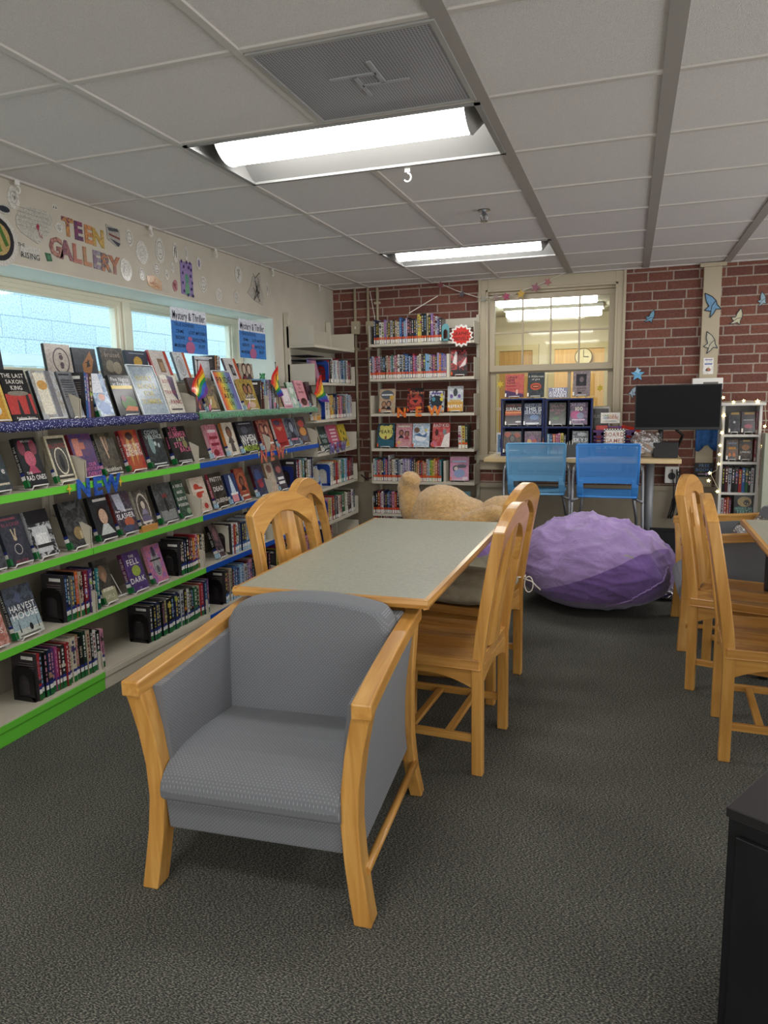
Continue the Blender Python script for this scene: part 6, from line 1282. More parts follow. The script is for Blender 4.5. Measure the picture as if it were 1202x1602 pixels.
# narrow bookcase with fairy lights
ya = 6.25; ra, rb = aty(1131, 640, ya).x, aty(1194, 640, ya).x; W = rb-ra; zt = aty(1160, 630, ya).z
t = thing('bookcase', 'narrow white bookcase wound with star fairy lights at right edge', 'bookcase', (ra, ya, 0))
WL = pm('white laminate', 'cdcac4', .45)
bx(-.02, W+.02, -.015, .26, zt-.022, zt).build('top', WL, t, bevel=.002)
for x in (0, W-.02): bx(x, x+.02, 0, .25, 0, zt-.022).build('side_panel', WL, t, bevel=.002)
bx(.02, W-.02, .235, .245, 0, zt-.022).build('back_panel', pm('grey back board', '9c9a94', .6), t)
NZ = [aty(1160, py, ya).z for py in (680, 723, 771)]; NZ.append(NZ[-1]-.245); NZ.append(NZ[-1]-.245)
for z in NZ: bx(.02, W-.02, .003, .235, z-.018, z).build('shelf', WL, t)
NG = 'paperbacks in the narrow white bookcase'
for k, (a, b, py, bg, b2, sp_, f, look) in enumerate(((1140, 1158, 678, '3c3c40', '54545a', 'black', 'r .2 .86 .9 .96 c8a050;e .5 .5 .1 .06 c8c8d0', 'dark grey paperback with gold title strip'), (1160, 1182, 678, '3c4448', '5c4c50', 'crimson', 'r .2 .86 .9 .96 c8a050;r 0.14 0.574 0.86 0.626 a8b0b4;e .5 .3 .3 .1 a84c5c', 'slate paperback with red streak'))):
    face_back(0, a, b, py, .165, .02, bg, b2, sp_, f, look, 'on the narrow top shelf', y=ya+.05, z=NZ[0], st='white', grp=NG)
for k, (a, b, py, bg, b2, sp_, f, look) in enumerate(((1136, 1155, 720, '54585c', '8c6a54', 'charcoal', 'r 0.14 0.765 0.86 0.835 7c90a8;r .2 .5 .8 .62 d8902c;e .3 .25 .12 .1 d8783c;e .65 .25 .12 .1 d8783c', 'grey paperback with orange banner'), (1156, 1177, 720, '26221f', '54402c', 'black', 'r .3 .88 .8 .96 c8a050;e .5 .6 .3 .14 b07038;t .5 .38 .16 f0ece4 LINDES', 'brown black paperback with amber burst'))):
    face_back(0, a, b, py, .165, .02, bg, b2, sp_, f, look, 'on the narrow second shelf', y=ya+.05, z=NZ[1], st='white', grp=NG)
nx = lambda px, py: aty(px, py, ya+.03).x
spine_row('on the narrow top shelf', NG, 'B', nx(1183, 676), ra+W-.022, NZ[0], ['red', 'crimson', 'red'], 'white', .165, .01, (), False, 71, y=ya+.03, depth=.12)
spine_row('on the narrow second shelf', NG, 'B', nx(1180, 718), ra+W-.022, NZ[1], ['red', 'red', 'crimson'], 'white', .165, .01, (), False, 72, y=ya+.03, depth=.12)
spine_row('on the narrow third shelf', NG, 'B', ra+.024, ra+W-.03, NZ[2], ['black', 'maroon', 'silver', 'black', 'charcoal', 'red', 'blue', 'green', 'black', 'silver'], None, .19, .012, (), False, 73, y=ya+.02, depth=.14)
spine_row('on the narrow fourth shelf', NG, 'B', ra+.024, ra+.10, NZ[3], ['silver', 'red', 'orange', 'crimson'], None, .20, .01, (), False, 74, y=ya+.02, depth=.14)
face_back(0, 1148, 1181, 806, .205, .022, '23262c', '343438', 'black', 'e .5 .76 .34 .20 c0a468;e .60 .72 .15 .11 4c4030;e .55 .80 .04 .03 4c4030;p e8dcb8 .5 .66 .56 .70 .53 .74;p e8dcb8 .62 .64 .68 .68 .65 .72;e .35 .45 .35 .12 3c6454;t .5 .50 .13 7cc0b8 WHAT_BIG;t .5 .38 .17 7cc0b8 TEETH', 'black book with golden toothed beast and teal title', 'on the narrow fourth shelf', y=ya+.04, z=NZ[3], st=None, grp=NG, stand=False, tilt=6)
# fairy lights
STAR = pm('glowing star bulb', 'ffe9a0', .4, emit=4.5); CORDL = pm('fairy light wire', 'b8ae94', .5)
path = [(1132, 632), (1129, 650), (1131, 668), (1127, 690), (1127, 707), (1125, 717), (1122, 735), (1112, 741), (1124, 765), (1118, 770)]
pts = [aty(a, b, ya-.01) for a, b in path]
t = thing('fairy_lights', 'string of star-shaped fairy lights draped around the narrow white bookcase', 'fairy lights', tuple(pts[0]))
O = Vector(pts[0])
MB().tube([p-O for p in pts], .0028, 5).build('wire', CORDL, t, smooth=True)
top = [aty(a, b, ya-.012) for a, b in ((1131, 629), (1148, 628), (1165, 627), (1185, 628), (1197, 632), (1199, 660), (1196, 672), (1195, 695), (1198, 705))]
MB().tube([p-O for p in top], .0028, 5).build('wire', CORDL, t, smooth=True)
def star(m, c, r, th=.006, n=5, a0=PI/2):
    V = [(c[0]+(r if k % 2 == 0 else r*.45)*math.cos(a0+PI*k/n), c[1], c[2]+(r if k % 2 == 0 else r*.45)*math.sin(a0+PI*k/n)) for k in range(2*n)]
    m.prism([(v[0], v[2]) for v in V], lambda a, b, o: (a, c[1]+o, b), 0, th)
rr = random.Random(8)
for a, b in ((1132, 622), (1148, 629), (1164, 627), (1186, 628), (1133, 650), (1130, 677), (1127, 697), (1126, 711), (1125, 726), (1111, 740), (1109, 752), (1123, 769), (1197, 667), (1198, 680), (1194, 698), (1197, 703), (1199, 712), (1197, 720)):
    p = aty(a, b, ya-.02)-O; m = MB(); star(m, p, rr.uniform(.013, .019), a0=rr.uniform(0, 2)); m.build('star_bulb', STAR, t)
# bag on the second armchair
t = thing('plastic_bag', 'clear crinkled plastic bag lying on the side-facing armchair seat', 'bag', (.80, 4.42, .41))
blob('bag_film', FILM, t, (0, 0, .12), (.22, .20, .15), 11, .4, 3, flat=0)
t = thing('foil_scrap', 'crumpled silver foil on the floor between beanbag and armchair', 'scrap', (.30, 5.15, 0)); blob('foil', pm('silver foil', 'c8c8cc', .2, metal=1), t, (0, 0, .05), (.07, .06, .05), 2, .6, 4, flat=0)
# ------------------------------------------------------------ wall art
def cut(name, label, cat, pts, X, base, marks=(), th=.002, grp=None, wall='L'):
    """thin paper cut-out on a wall, outline given as points of the wall plane"""
    c = Vector((sum(p[0] for p in pts)/len(pts), sum(p[1] for p in pts)/len(pts)))
    if wall == 'L':
        t = thing(name, label, cat, (X, c[0], c[1]), 0, grp); f = lambda a, b, o: (o, a-c[0], b-c[1]); sgn = 1
    else:
        t = thing(name, label, cat, (c[0], X, c[1]), 0, grp); f = lambda a, b, o: (a-c[0], -o, b-c[1]); sgn = 1
    m = MB().prism(pts, f, 0, th, 0, cc(base))
    for k, mk in enumerate(marks):
        kind, col, *q = mk; o = th+.0004*(k+1)
        if kind == 'poly': m.add([f(c[0]+a, c[1]+b, o) for a, b in q[0]], [tuple(range(len(q[0])))], 0, cc(col))
        elif kind == 'line':
            P_ = q[0]; w_ = q[1]
            for i in range(len(P_)-1):
                a, b = Vector(P_[i]), Vector(P_[i+1]); d = b-a
                if d.length < 1e-6: continue
                nrm = Vector((-d.y, d.x)).normalized()*w_/2; m.add([f(c[0]+v.x, c[1]+v.y, o) for v in (a+nrm, b+nrm, b-nrm, a-nrm)], [(0, 1, 2, 3)], 0, cc(col))
        elif kind == 'text': put_text(m, q[0], q[1], lambda a, b, oo: f(c[0]+a+q[2], c[1]+b+q[3], o), 0, cc(col))
    m.build('paper', JACK, t); return t
def L2(px, py, X=XL+.002): p = atx(px, py, X); return (p.y, p.z)
def oval(px, py, rw, rh, n=18, seed=0, wob=.12, X=XL):
    cy, cz = L2(px, py); r = random.Random(seed); ph = r.uniform(0, 6)
    return [(cy+rw*(1+wob*math.sin(3*a+ph))*math.cos(a), cz+rh*(1+wob*math.cos(2*a+ph))*math.sin(a)) for a in [2*PI*k/n for k in range(n)]]
def ring(rw, rh, n=20, k=1.0): return [(rw*k*math.cos(2*PI*i/n), rh*k*math.sin(2*PI*i/n)) for i in range(n+1)]
def scrib(seed, rw, rh, n=16):
    r = random.Random(seed); return [(r.uniform(-rw, rw), r.uniform(-rh, rh)) for _ in range(n)]
PW = 'e6e1d6'
AG = 'student drawings on the window wall'
cut('drawing', 'big oval drawing with black ring and green strokes, leftmost on the wall', 'drawing', oval(-4, 373, .115, .12, seed=1, wob=.03), XL+.0015, 'd8d4ca', [('poly', '26262c', ring(.092, .095)), ('poly', 'c8a864', ring(.07, .072)), ('poly', '5c8c34', [(-.05, .05), (-.03, .06), (.02, -.05), (0, -.06)]), ('poly', '4c7c2c', [(0, .06), (.02, .06), (.06, -.02), (.04, -.03)]), ('poly', '5c8c34', [(-.06, -.02), (-.04, 0), (-.02, -.06), (-.04, -.06)])], grp=AG)
cut('drawing', 'small dark inked drawing at the very left, above the big oval', 'drawing', oval(6, 327, .045, .025, seed=2), XL+.0015, 'c8c4ba', [('poly', '2c3440', ring(.032, .014))], grp=AG)
cut('drawing', 'heart-shaped poem page with a small red heart', 'drawing', [L2(*q) for q in ((24, 340), (30, 328), (45, 324), (60, 327), (77, 332), (82, 345), (80, 358), (76, 366), (68, 374), (60, 382), (48, 374), (34, 364), (26, 354))], XL+.0015, 'cac4b8', [('line', '9c9890', [(-.11+.0*k, .06-.02*k), (.08, .06-.02*k)], .002) for k in range(5)]+[('poly', 'b8344c', [(.0, -.01), (.012, .008), (.022, -.003), (.014, -.028)]), ('line', 'b8344c', [(.014, -.028), (.02, -.05), (.035, -.055), (.03, -.04)], .003)], grp=AG)
arts = [(21, 309, .035, .05, 'long pale drawing high at the far left', 'sketch'), (92, 356, .028, .022, 'tiny pale oval beside the word TEEN', 'sketch'), (85, 324, .02, .012, 'tiny two-mark drawing above the poem page', 'dark'),
        (202, 372, .03, .045, 'pointed face drawing just right of the word TEEN', 'face'), (222, 395, .055, .062, 'large pale round drawing right of the word GALLERY', 'sketch'), (250, 392, .045, .07, 'tall oval portrait drawing', 'face'), (274, 395, .026, .06, 'narrow tall drawing with black zigzag', 'line'), (291, 396, .02, .042, 'slim pale drawing above the spotted page', 'sketch'),
        (197, 422, .05, .06, 'wide faint drawing under the word GALLERY end', 'sketch'), (222, 429, .026, .036, 'small rounded face drawing left of the orange fish', 'face'), (245, 420, .03, .034, 'small cat-eared face drawing', 'face'), (261, 430, .022, .03, 'small round creature drawing above the red disc', 'sketch'), (270, 419, .018, .03, 'little drawing touching the spotted page', 'sketch'),
        (311, 412, .028, .042, 'small purple-haired figure drawing', 'purple'), (318, 445, .045, .052, 'round creature drawing right of the spotted page', 'face'), (342, 461, .04, .045, 'round drawing of two figures', 'sketch'), (373, 430, .05, .062, 'tangled figure drawing left of the black lion', 'line'), (370, 465, .035, .045, 'oval drawing below the tangled figure', 'sketch'), (418, 452, .02, .055, 'tall narrow pale strip drawing, nearest the corner', 'sketch')]
for k, (px, py, rw, rh, lab, st) in enumerate(arts):
    mk = []
    if st in ('sketch',): mk = [('line', '8c8880', ring(rw*.55, rh*.55), .0016), ('line', '96928a', scrib(k, rw*.45, rh*.45, 9), .0014)]
    if st == 'face': mk = [('line', '5c5854', ring(rw*.7, rh*.72), .003), ('poly', '3a3836', [(-rw*.3, rh*.15), (-rw*.15, rh*.15), (-rw*.2, rh*.3)]), ('poly', '3a3836', [(rw*.15, rh*.15), (rw*.3, rh*.15), (rw*.25, rh*.3)]), ('line', '3a3836', [(-rw*.25, -rh*.25), (0, -rh*.35), (rw*.25, -rh*.25)], .003)]
    if st == 'line': mk = [('line', '3c3a38', scrib(k+40, rw*.6, rh*.7, 10), .0028)]
    if st == 'dark': mk = [('poly', '2c3440', [(-.012, -.006), (-.003, -.006), (-.006, .008)]), ('poly', '2c3440', [(.004, -.006), (.013, -.006), (.01, .008)])]
    if st == 'purple': mk = [('poly', 'a49cc0', ring(rw*.5, rh*.6)), ('line', '5c5478', scrib(k, rw*.4, rh*.5, 7), .002)]
    cut('drawing', lab+', on the wall above the window', 'drawing', oval(px, py, rw, rh, seed=k+5, wob=.06), XL+.0015, PW, mk, grp=AG)
cut('drawing', 'white label with grey hand lettering under the poem page', 'drawing', [L2(*q) for q in ((32, 380), (62, 390), (61, 408), (48, 407), (31, 396))], XL+.0015, 'd4d0c6', [('text', '3c3c40', 'THE', .016, -.05, .03), ('text', '3c3c40', 'RISING', .026, 0, -.012)], grp=AG)
cut('drawing', 'small green sheet left of the letter G', 'drawing', [L2(*q) for q in ((70, 395), (79, 397), (82, 409), (74, 409))], XL+.0015, '2c6c48', [('poly', '4c8c64', ring(.012, .012, 8))], grp=AG)
cut('drawing', 'shield-shaped striped drawing after the word TEEN', 'drawing', [L2(*q) for q in ((165, 350), (187, 360), (188, 380), (182, 386), (168, 374))], XL+.0015, 'b4aea6', [('poly', '4c5058', [(-.05, .04+.0), (.03, .045), (.045, .03), (-.04, .022)]), ('poly', '8c3c34', [(-.045, .01), (.05, .0), (.045, -.01), (-.04, 0)]), ('poly', '3c4450', [(-.035, -.015), (.05, -.03), (.03, -.05)])], grp=AG)
cut('drawing', 'orange fish-shaped drawing above the window', 'drawing', [L2(*q) for q in ((229, 432), (240, 430), (252, 440), (254, 455), (244, 453), (232, 446))], XL+.0015, 'd8a878', [('line', 'c87838', scrib(9, .05, .03, 12), .004)], grp=AG)
cut('drawing', 'small red scribbled disc left of the spotted page', 'drawing', oval(274, 447, .026, .036, seed=77), XL+.0015, 'c47c84', [('line', 'a84454', scrib(12, .018, .025, 14), .003)], grp=AG)
sp = [('poly', '3c2c7c', [(u+.009*math.cos(2*PI*i/8), v+.011*math.sin(2*PI*i/8)) for i in range(8)]) for u, v in ((-.05, .1), (-.03, .07), (-.045, .03), (-.05, -.03), (-.04, -.08), (.04, .1), (.05, .06), (.04, .02), (.055, -.02), (.045, -.06), (.055, -.1), (0, .1), (.0, -.1), (.02, .07))]
cut('drawing', 'violet page with dark spots and green figure', 'drawing', [L2(*q) for q in ((281, 408), (300, 412), (303, 465), (284, 459))], XL+.0015, '9c84c0', [('poly', '5ca088', ring(.022, .03)), ('poly', '6cae84', [(-.025, -.1), (.025, -.1), (.02, -.03), (-.02, -.03)])]+sp, grp=AG)
r = random.Random(4)
cut('drawing', 'black ink lion drawing near the corner', 'drawing', [L2(*q) for q in ((392, 448), (395, 432), (408, 431), (407, 442), (413, 466), (411, 478), (398, 470), (387, 458))], XL+.0015, 'c4beb2', [('line', '1c1c1e', scrib(s, .06, .09, 14), .003) for s in (1, 2)]+[('line', '1c1c1e', [(-.05, .11), (-.02, .08), (.04, .12), (.06, .13)], .005)], grp=AG)
# letters TEEN GALLERY cut from patterned paper, each a sheet of its own
LC = iter([('c08c54', '6c3c5c'), ('8c4868', '4c3c5c'), ('c88c5c', 'a8744c'), ('b09048', 'c0a060'), ('8c5c5c', 'b08474'), ('7c5464', '9c6c6c'), ('a8685c', 'b87c68'), ('b87c5c', '9c8464'), ('8c8890', '7c5c74'), ('5c5458', 'b87040'), ('a86c4c', '8c5c50')])
def letters(word, px0, py0, px1, py1, h, where, th=.004):
    a, b = Vector(L2(px0, py0)), Vector(L2(px1, py1))
    for k, ch in enumerate(word):
        u = k/(len(word)-1); c = a.lerp(b, u); c1, c2 = next(LC)
        lab = 'patterned paper letter %s, %s in the word %s' % (ch, ordn(k), word)
        o = thing('paper_letter', lab, 'letter', (XL+.001, c.x, c.y), 0, 'TEEN GALLERY letters on the wall'); m = MB()
        put_text(m, ch, h, lambda x, z, oo: (.004-oo, x, z), 0, c1, depth=.003, bold=True); m.c2 = [hx(c2)]*len(m.c2); m.build('letter', JACK, o)
letters('TEEN', 107, 355, 154, 372, .086, '')
letters('GALLERY', 88, 386, 181, 415, .088, '')
# hanging posters in the window opening
def poster(label, q, X):
    P_ = [L2(*p, X) for p in q]; w = P_[1][0]-P_[0][0]; h = P_[0][1]-P_[3][1]; t = thing('hanging_sign', label, 'sign', (X, P_[0][0], P_[3][1]), PI/2, 'acrylic signs hanging in the window')
    m = MB().box(0, w, 0, .003, 0, h, 0, 'dfe3ec', 'dfe3ec')
    f = 'r 0 0 1 .70 3a88e6;t .5 .84 .125 16233c Mystery_&_Thriller'
    f += ';t .35 .63 .05 182c58 TRUE_SUSPENSE;t .22 .48 .05 182c58 CRIME;t .72 .48 .05 182c58 LOST_MYSTERY;t .22 .34 .05 182c58 ESCAPE;t .75 .32 .05 182c58 DETECTIVE;t .2 .16 .05 182c58 MURDER;t .82 .18 .05 182c58 PLOT;e .48 .13 .13 .14 c8689c;r .40 0 .56 .16 c8689c;e .48 .33 .06 .05 c8689c'
    art(m, f, lambda x, z, d: (x, d-.0004, z), w, h); m.build('panel', JACK, t)
    for x in (.02, w-.02): MB().tube([(x, .002, h), (x, .002, WZ1-P_[3][1]+.0)], .0008, 5).build('string', WIRE, t)
poster('white and blue mystery sign hanging before the second window pane', ((266, 479), (322, 490), (318, 556), (265, 550)), -2.74)
poster('white and blue mystery sign hanging nearer the corner, in the reveal', ((373, 498), (414, 502), (414, 558), (375, 559)), -2.74)
# things on the window sill
SZ = WZ0+.012
def sill(pxa, pya, pxb, pyb, h, bg, bg2, front, look, st=None, x=-2.70, spine='charcoal', tilt=14, stand=False, th=.02, z=None, place='on the window sill'):
    face_left(z or SZ, (pxa, pya), (pxb, pyb), h, th, bg, bg2, spine, front, look, place, st, tilt=tilt, x=x, stand=stand, gx='books standing on the window sill')
sill(-26, 598, 9, 600, .19, '2a3444', '38445a', '', 'cropped navy book at the left edge', tilt=6)
sill(78, 592, 117, 591, .165, 'b8aca0', 'c8bcb0', 'r .2 .05 .95 .95 c4b6a8;o .57 .5 .33 .4 3c3034;e .57 .65 .09 .09 3c2c38;e .57 .35 .09 .09 3c2c38;e .57 .5 .2 .2 c4b6a8;e .57 .6 .08 .08 4c3440;e .57 .38 .08 .08 4c3440', 'beige book with dark mirrored emblem', tilt=7)
sill(120, 592, 156, 592, .155, '3a4450', '2c343e', 'p b07038 .35 .02 .35 .45 .75 .92 .85 .6 .7 .2;p 1c1a1c .5 .35 .62 .65 .68 .4;p 1c1a1c .45 .5 .6 .5 .72 .62', 'slate book with bird over amber hand', tilt=7)
sill(165, 597, 199, 597, .17, '3c3630', '5c564a', 'e .35 .4 .2 .2 9c9078;e .65 .35 .2 .2 b0a488;t .5 .78 .15 a89888 bruised', 'dark brown book with pale figures', tilt=8)
sill(204, 600, 237, 600, .165, '2c3a52', '24304a', 'e .52 .6 .2 .2 d8a838;r .5 .3 .56 .45 1c2438;r 0.14 0.882 0.86 0.918 8c9cb0', 'navy book with round orange moon', tilt=8)
RO = 'd8442c'
sill(247, 598, 275, 597, .185, 'dcd2ca', 'e4dcd4', 'r 0 0 .05 1 d8442c;r .82 0 .98 1 d0402c;r .35 .25 .65 .72 8c6c50;r .42 .3 .6 .6 c09868', 'white and red book with framed picture', spine='b83448', tilt=20, x=-2.66)
sill(284, 600, 302, 598, .185, 'd8dce0', 'e4e8ea', 'r .8 0 1 1 e0602c;e .4 .5 .2 .25 b8bcc0;o .4 .5 .3 .36 9ca0a8', 'white book with orange right border', spine='5c6068', tilt=18, x=-2.66)
sill(309, 602, 332, 600, .16, 'e4e6ea', 'd8dade', 'r 0 .82 1 .86 6c6470;r .2 .2 .8 .22 c8c8cc', 'plain white book behind a flag', tilt=4, x=-2.68)
spine_row('on the window sill', 'books standing on the window sill', 'L', yl(335, 600, -2.66), yl(343, 600, -2.66), SZ, ['amber', 'brown', 'white', 'red'], None, .165, .005, (), True, 81, x=-2.64, depth=.12)
sill(362, 600, 380, 599, .175, 'e0dad6', 'd8d0cc', 'r .8 0 1 1 e0582c;p 38343a .35 .25 .65 .25 .6 .7 .3 .75;r .42 .35 .58 .6 8c8c90', 'white book with dark door and orange edge', spine='5c3444', tilt=20, x=-2.66)
sill(377, 602, 398, 601, .135, 'b4a690', 'c4b6a0', 'f .35 .68 .14 d0b8a0 4c2c30;f .7 .68 .14 d8c0a8 5c3c38;r .25 .05 .48 .32 8c3c48;r .55 .05 .8 .32 5c4c58', 'small tan book with four faces', tilt=5, x=-2.70)
t = thing('wire_figure', 'green wire scribble figure on the sill near the corner', 'ornament', (-2.66, yl(411, 600, -2.66), SZ))
GW = pm('green wire', '1c8c44', .4)
MB().tube([(.0, .045*math.sin(k*1.3), .035+.03*math.cos(k*2.1)) for k in range(18)], .004, 6).build('coil', GW, t, smooth=True); bx(-.015, .015, -.03, .03, 0, .004).build('base', GW, t)
# sign holders on the cloths
def sign_holder(label, a, b, h, bg, bg2, spec, tilt=20, x=-2.44, grad=None):
    z = SH['top']+.012; y0, y1 = atx(*a, x).y, atx(*b, x).y; w = y1-y0
    t = thing('sign_holder', label, 'sign', (x, y0, z), PI/2); T = Matrix.Rotation(-math.radians(tilt), 4, 'X')
    m = MB().box(.004, w-.004, .001, .003, .004, h-.004, 0, cc(bg), cc(bg2))
    if grad:
        for k, c in enumerate(grad):
            u0, u1 = k/len(grad), (k+1)/len(grad); m.add([(w*(.02+.96*u0), .0006, .006), (w*(.02+.96*u1), .0006, .006), (w*(.02+.96*u1), .0006, h-.006), (w*(.02+.96*u0), .0006, h-.006)], [(0, 1, 2, 3)], 0, c)
    art(m, spec, lambda X_, Z_, d: (X_, d-.0002, Z_), w, h); m.v = [tuple(T @ Vector(p)) for p in m.v]; m.build('printed_sheet', JACK, t)
    m = MB().box(0, w, -.003, -.0025, 0, h).box(0, w, .004, .006, 0, h); frame_rect(m, 0, w, 0, .001, 0, .001, .0004)
    m = MB().box(0, w, -.004, .006, -.003, .001).box(0, .004, -.004, .006, .001, h).box(w-.004, w, -.004, .006, .001, h).box(0, w, -.004, .006, h, h+.004); m.v = [tuple(T @ Vector(p)) for p in m.v]; m.build('clear_edge', pm('acrylic edge '+label[:6], 'dfe6ea', .2), t)
    m = MB().box(0, w, .09, .12, -.003, .001).box(0, w, 0, .12, -.004, -.003); m.build('foot', WHITE, t)
sign_holder('grey blue sign reading SHORT BOOKS FOR SUMMER on the navy cloth', (226, 656), (266, 652), .28, '8094a4', '93a6b2', 't .5 .74 .13 d0c060 SHORT;t .5 .58 .13 d0c060 BOOKS;t .5 .43 .13 d0c060 FOR;t .5 .27 .13 d0c060 SUMMER')
sign_holder('rainbow gradient sign reading PRIDE FOR ALL OF US', (354, 647), (381, 645), .27, 'c88c50', 'c88c50', 't .5 .78 .2 4c3c48 PRIDE;t .5 .54 .15 4c3c48 For;t .5 .38 .15 4c3c48 All_Of;t .5 .20 .15 4c3c48 Us', grad=['c85c50', 'd8743c', 'd89c3c', 'd8bc4c', 'a8b45c', '7ca078', '6c88a4', '6474a8', '6c649c'])
t = stand_sign((-2.435, yl(444, 641), SH['top']+.008), yl(457, 640)-yl(444, 641), .16, .003, 'e8a8b8', 'r .1 .2 .9 .95 f0e8ea;r .2 .3 .8 .34 c8b8c0;r 0.14 0.078 0.86 0.122 b05878', 'card', 'pink bordered card standing on the green cloth', 'sign', tilt=18, rz=PI/2)
# pink bookmarks
for k, px in enumerate((325, 386, 427)):
    t = thing('paper_tag', ['pink flower-shaped tag, nearest the navy cloth', 'pink flower-shaped tag under the mustard book', 'pink flower-shaped tag beside the blue spines'][k], 'tag', (-2.425, yl(px, 638), SH['top']+.02), PI/2, 'pink paper tags on the green cloth')
    MB().prism([(-.012+.012*math.cos(a)*1.0+.012, .02+.02*math.sin(a)) for a in [2*PI*i/10 for i in range(10)]]+[], lambda a, b, o: (a-.012, o, b), 0, .002, 0, 'd87ca0').build('petal', JACK, t)
    MB().box(-.004, .004, -.001, .001, .035, .07, 0, 'e8e4e4').build('tip', JACK, t)
# rainbow flags
RB = ['c8282c', 'e0742c', 'e8d03c', '2c8c44', '2c5cb8', '6c3c94']
def flag(label, base, top_, fw, fl, lean_=0):
    X = -2.43; b_ = atx(*base, X); tp = atx(*top_, X); t = thing('rainbow_flag', label, 'flag', tuple(b_), 0, 'small rainbow flags on sticks'); d = tp-b_
    MB().tube([(0, 0, 0), tuple(d)], .0025, 6).build('stick', pm('flag stick', '3a3634', .5), t); MB().ell(tuple(d), (.005, .005, .006), 8, 6).build('finial', BLACK, t, smooth=True)
    m = MB(); n = 18; V = []; q = 13
    for i in range(q):
        for j in range(n+1):
            u = i/(q-1); v = j/n     # u across stripes, v along the fly, drooping
            y = fw[0]*(v)+fw[1]*u*(1-.25*v); z = -fl[0]*v-fl[1]*u*v*.0+fl[2]*u
            V.append((.012*math.sin(v*7+u*3)+.01, y, z))
    F = [(i*(n+1)+j, i*(n+1)+j+1, (i+1)*(n+1)+j+1, (i+1)*(n+1)+j) for i in range(q-1) for j in range(n)]
    m.add(V, F); m.c = [hx(RB[(k//n)//2]) for k in range(len(F))]; m.c2 = list(m.c); m.v = [(x, y+d.y, z+d.z-.006) for x, y, z in m.v]
    o = m.build('flag_cloth', JACK, t, smooth=True)
def flag3(label, base, corners, seed):
    """corners: top (at stick), outer, bottom, inner pixels on the shelf-front plane; stripes run from top edge to bottom edge"""
    X = -2.415; P_ = [atx(*c, X) for c in corners]; b_ = atx(*base, X); t = thing('rainbow_flag', label, 'flag', tuple(b_), 0, 'small rainbow flags on sticks')
    A_, B_, C_, D_ = [p-b_ for p in P_]
    MB().tube([(0, 0, 0), tuple(A_*1.04)], .0025, 6).build('stick', pm('flag stick', '3a3634', .5), t); MB().ell(tuple(A_*1.05), (.005, .005, .006), 8, 6).build('finial', BLACK, t, smooth=True)
    m = MB(); n = 12; q = 13; V = []
    for i in range(q):
        for j in range(n+1):
            u, v = i/(q-1), j/n; p = (A_.lerp(B_, u)).lerp(D_.lerp(C_, u), v); p = p+Vector((.012*math.sin(v*5+u*4+seed)+.008, .004*math.sin(v*PI)*seed, 0)); V.append(tuple(p))
    F = [(i*(n+1)+j, i*(n+1)+j+1, (i+1)*(n+1)+j+1, (i+1)*(n+1)+j) for i in range(q-1) for j in range(n)]
    m.add(V, F); m.c = [hx(RB[(k//n)//2]) for k in range(len(F))]; m.c2 = list(m.c); m.build('flag_cloth', JACK, t, smooth=True)
flag3('rainbow flag on the green cloth, nearest the navy cloth', (311, 648), ((309, 568), (327, 610), (309, 628), (299, 612)), 1)
flag3('rainbow flag on the green cloth, middle one of three', (437, 642), ((431, 571), (441, 616), (437, 622), (421, 600)), 2)
flag3('rainbow flag in front of the corner bookcase', (496, 640), ((501, 585), (513, 630), (503, 628), (488, 616)), 3)
# NEW letters hanging from shelf edges
def hang(word, P0, P1, h, c1, c2, where, plane='L', X=SX+.008, th=.006):
    for k, ch in enumerate(word):
        u = k/2; px = P0[0]+(P1[0]-P0[0])*u; py = P0[1]+(P1[1]-P0[1])*u
        c = atx(px, py, X) if plane == 'L' else aty(px, py, X)
        o = thing('paper_letter', '%s letter %s of the word NEW %s' % (where[0], ch, where[1]), 'letter', tuple(c), PI/2 if plane == 'L' else 0, 'NEW letters on the shelf edges'); m = MB()
        put_text(m, ch, h, lambda x, z, oo: (x, -oo, z), 0, c1, depth=th*.5, bold=True); m.c2 = [hx(c2)]*len(m.c2); m.build('letter', JACK, o)
def sparkle(px, py, r, label, plane='L', X=SX+.008, col='d8b040'):
    c = atx(px, py, X) if plane == 'L' else aty(px, py, X)
    o = thing('paper_star', label, 'star', tuple(c), PI/2 if plane == 'L' else 0, 'small paper sparkles beside the NEW letters')
    V = [((r if k % 2 == 0 else r*.3)*(.7 if k % 4 else 1)*math.cos(PI/2+PI*k/4), (r if k % 2 == 0 else r*.3)*math.sin(PI/2+PI*k/4)) for k in range(8)]
    MB().prism(V, lambda a, b, oo: (a, -oo, b), 0, .003, 0, col).build('star', JACK, o)
hang('NEW', (131, 763), (176, 755), .085, '2c5cb0', '1c4494', ('glittery blue', 'on the upper lime shelf edge'))
sparkle(108, 765, .026, 'yellow paper sparkle left of the blue NEW letters'); sparkle(188, 753, .026, 'yellow paper sparkle right of the blue NEW letters')
hang('NEW', (413, 713), (440, 707), .085, 'b04c4c', 'c07858', ('red brown', 'on the upper blue shelf edge'))
sparkle(405, 711, .022, 'pale sparkle left of the red brown NEW letters', col='c8c088'); sparkle(448, 707, .022, 'pale sparkle right of the red brown NEW letters', col='c8c088')
hang('NEW', (520, 701), (538, 697), .085, '5c5c98', '74689c', ('slate violet', 'on the corner bookcase edge'), X=-2.42)
hang('NEW', (629, 645), (682, 642), .082, 'd8602c', 'dc9438', ('orange', 'on the third graphic novel shelf edge'), 'B', GY-.008)
sparkle(616, 646, .018, 'orange sparkle left of the orange NEW letters', 'B', GY-.008, 'dc9438'); sparkle(693, 643, .022, 'orange sparkle right of the orange NEW letters', 'B', GY-.008, 'dc9438')
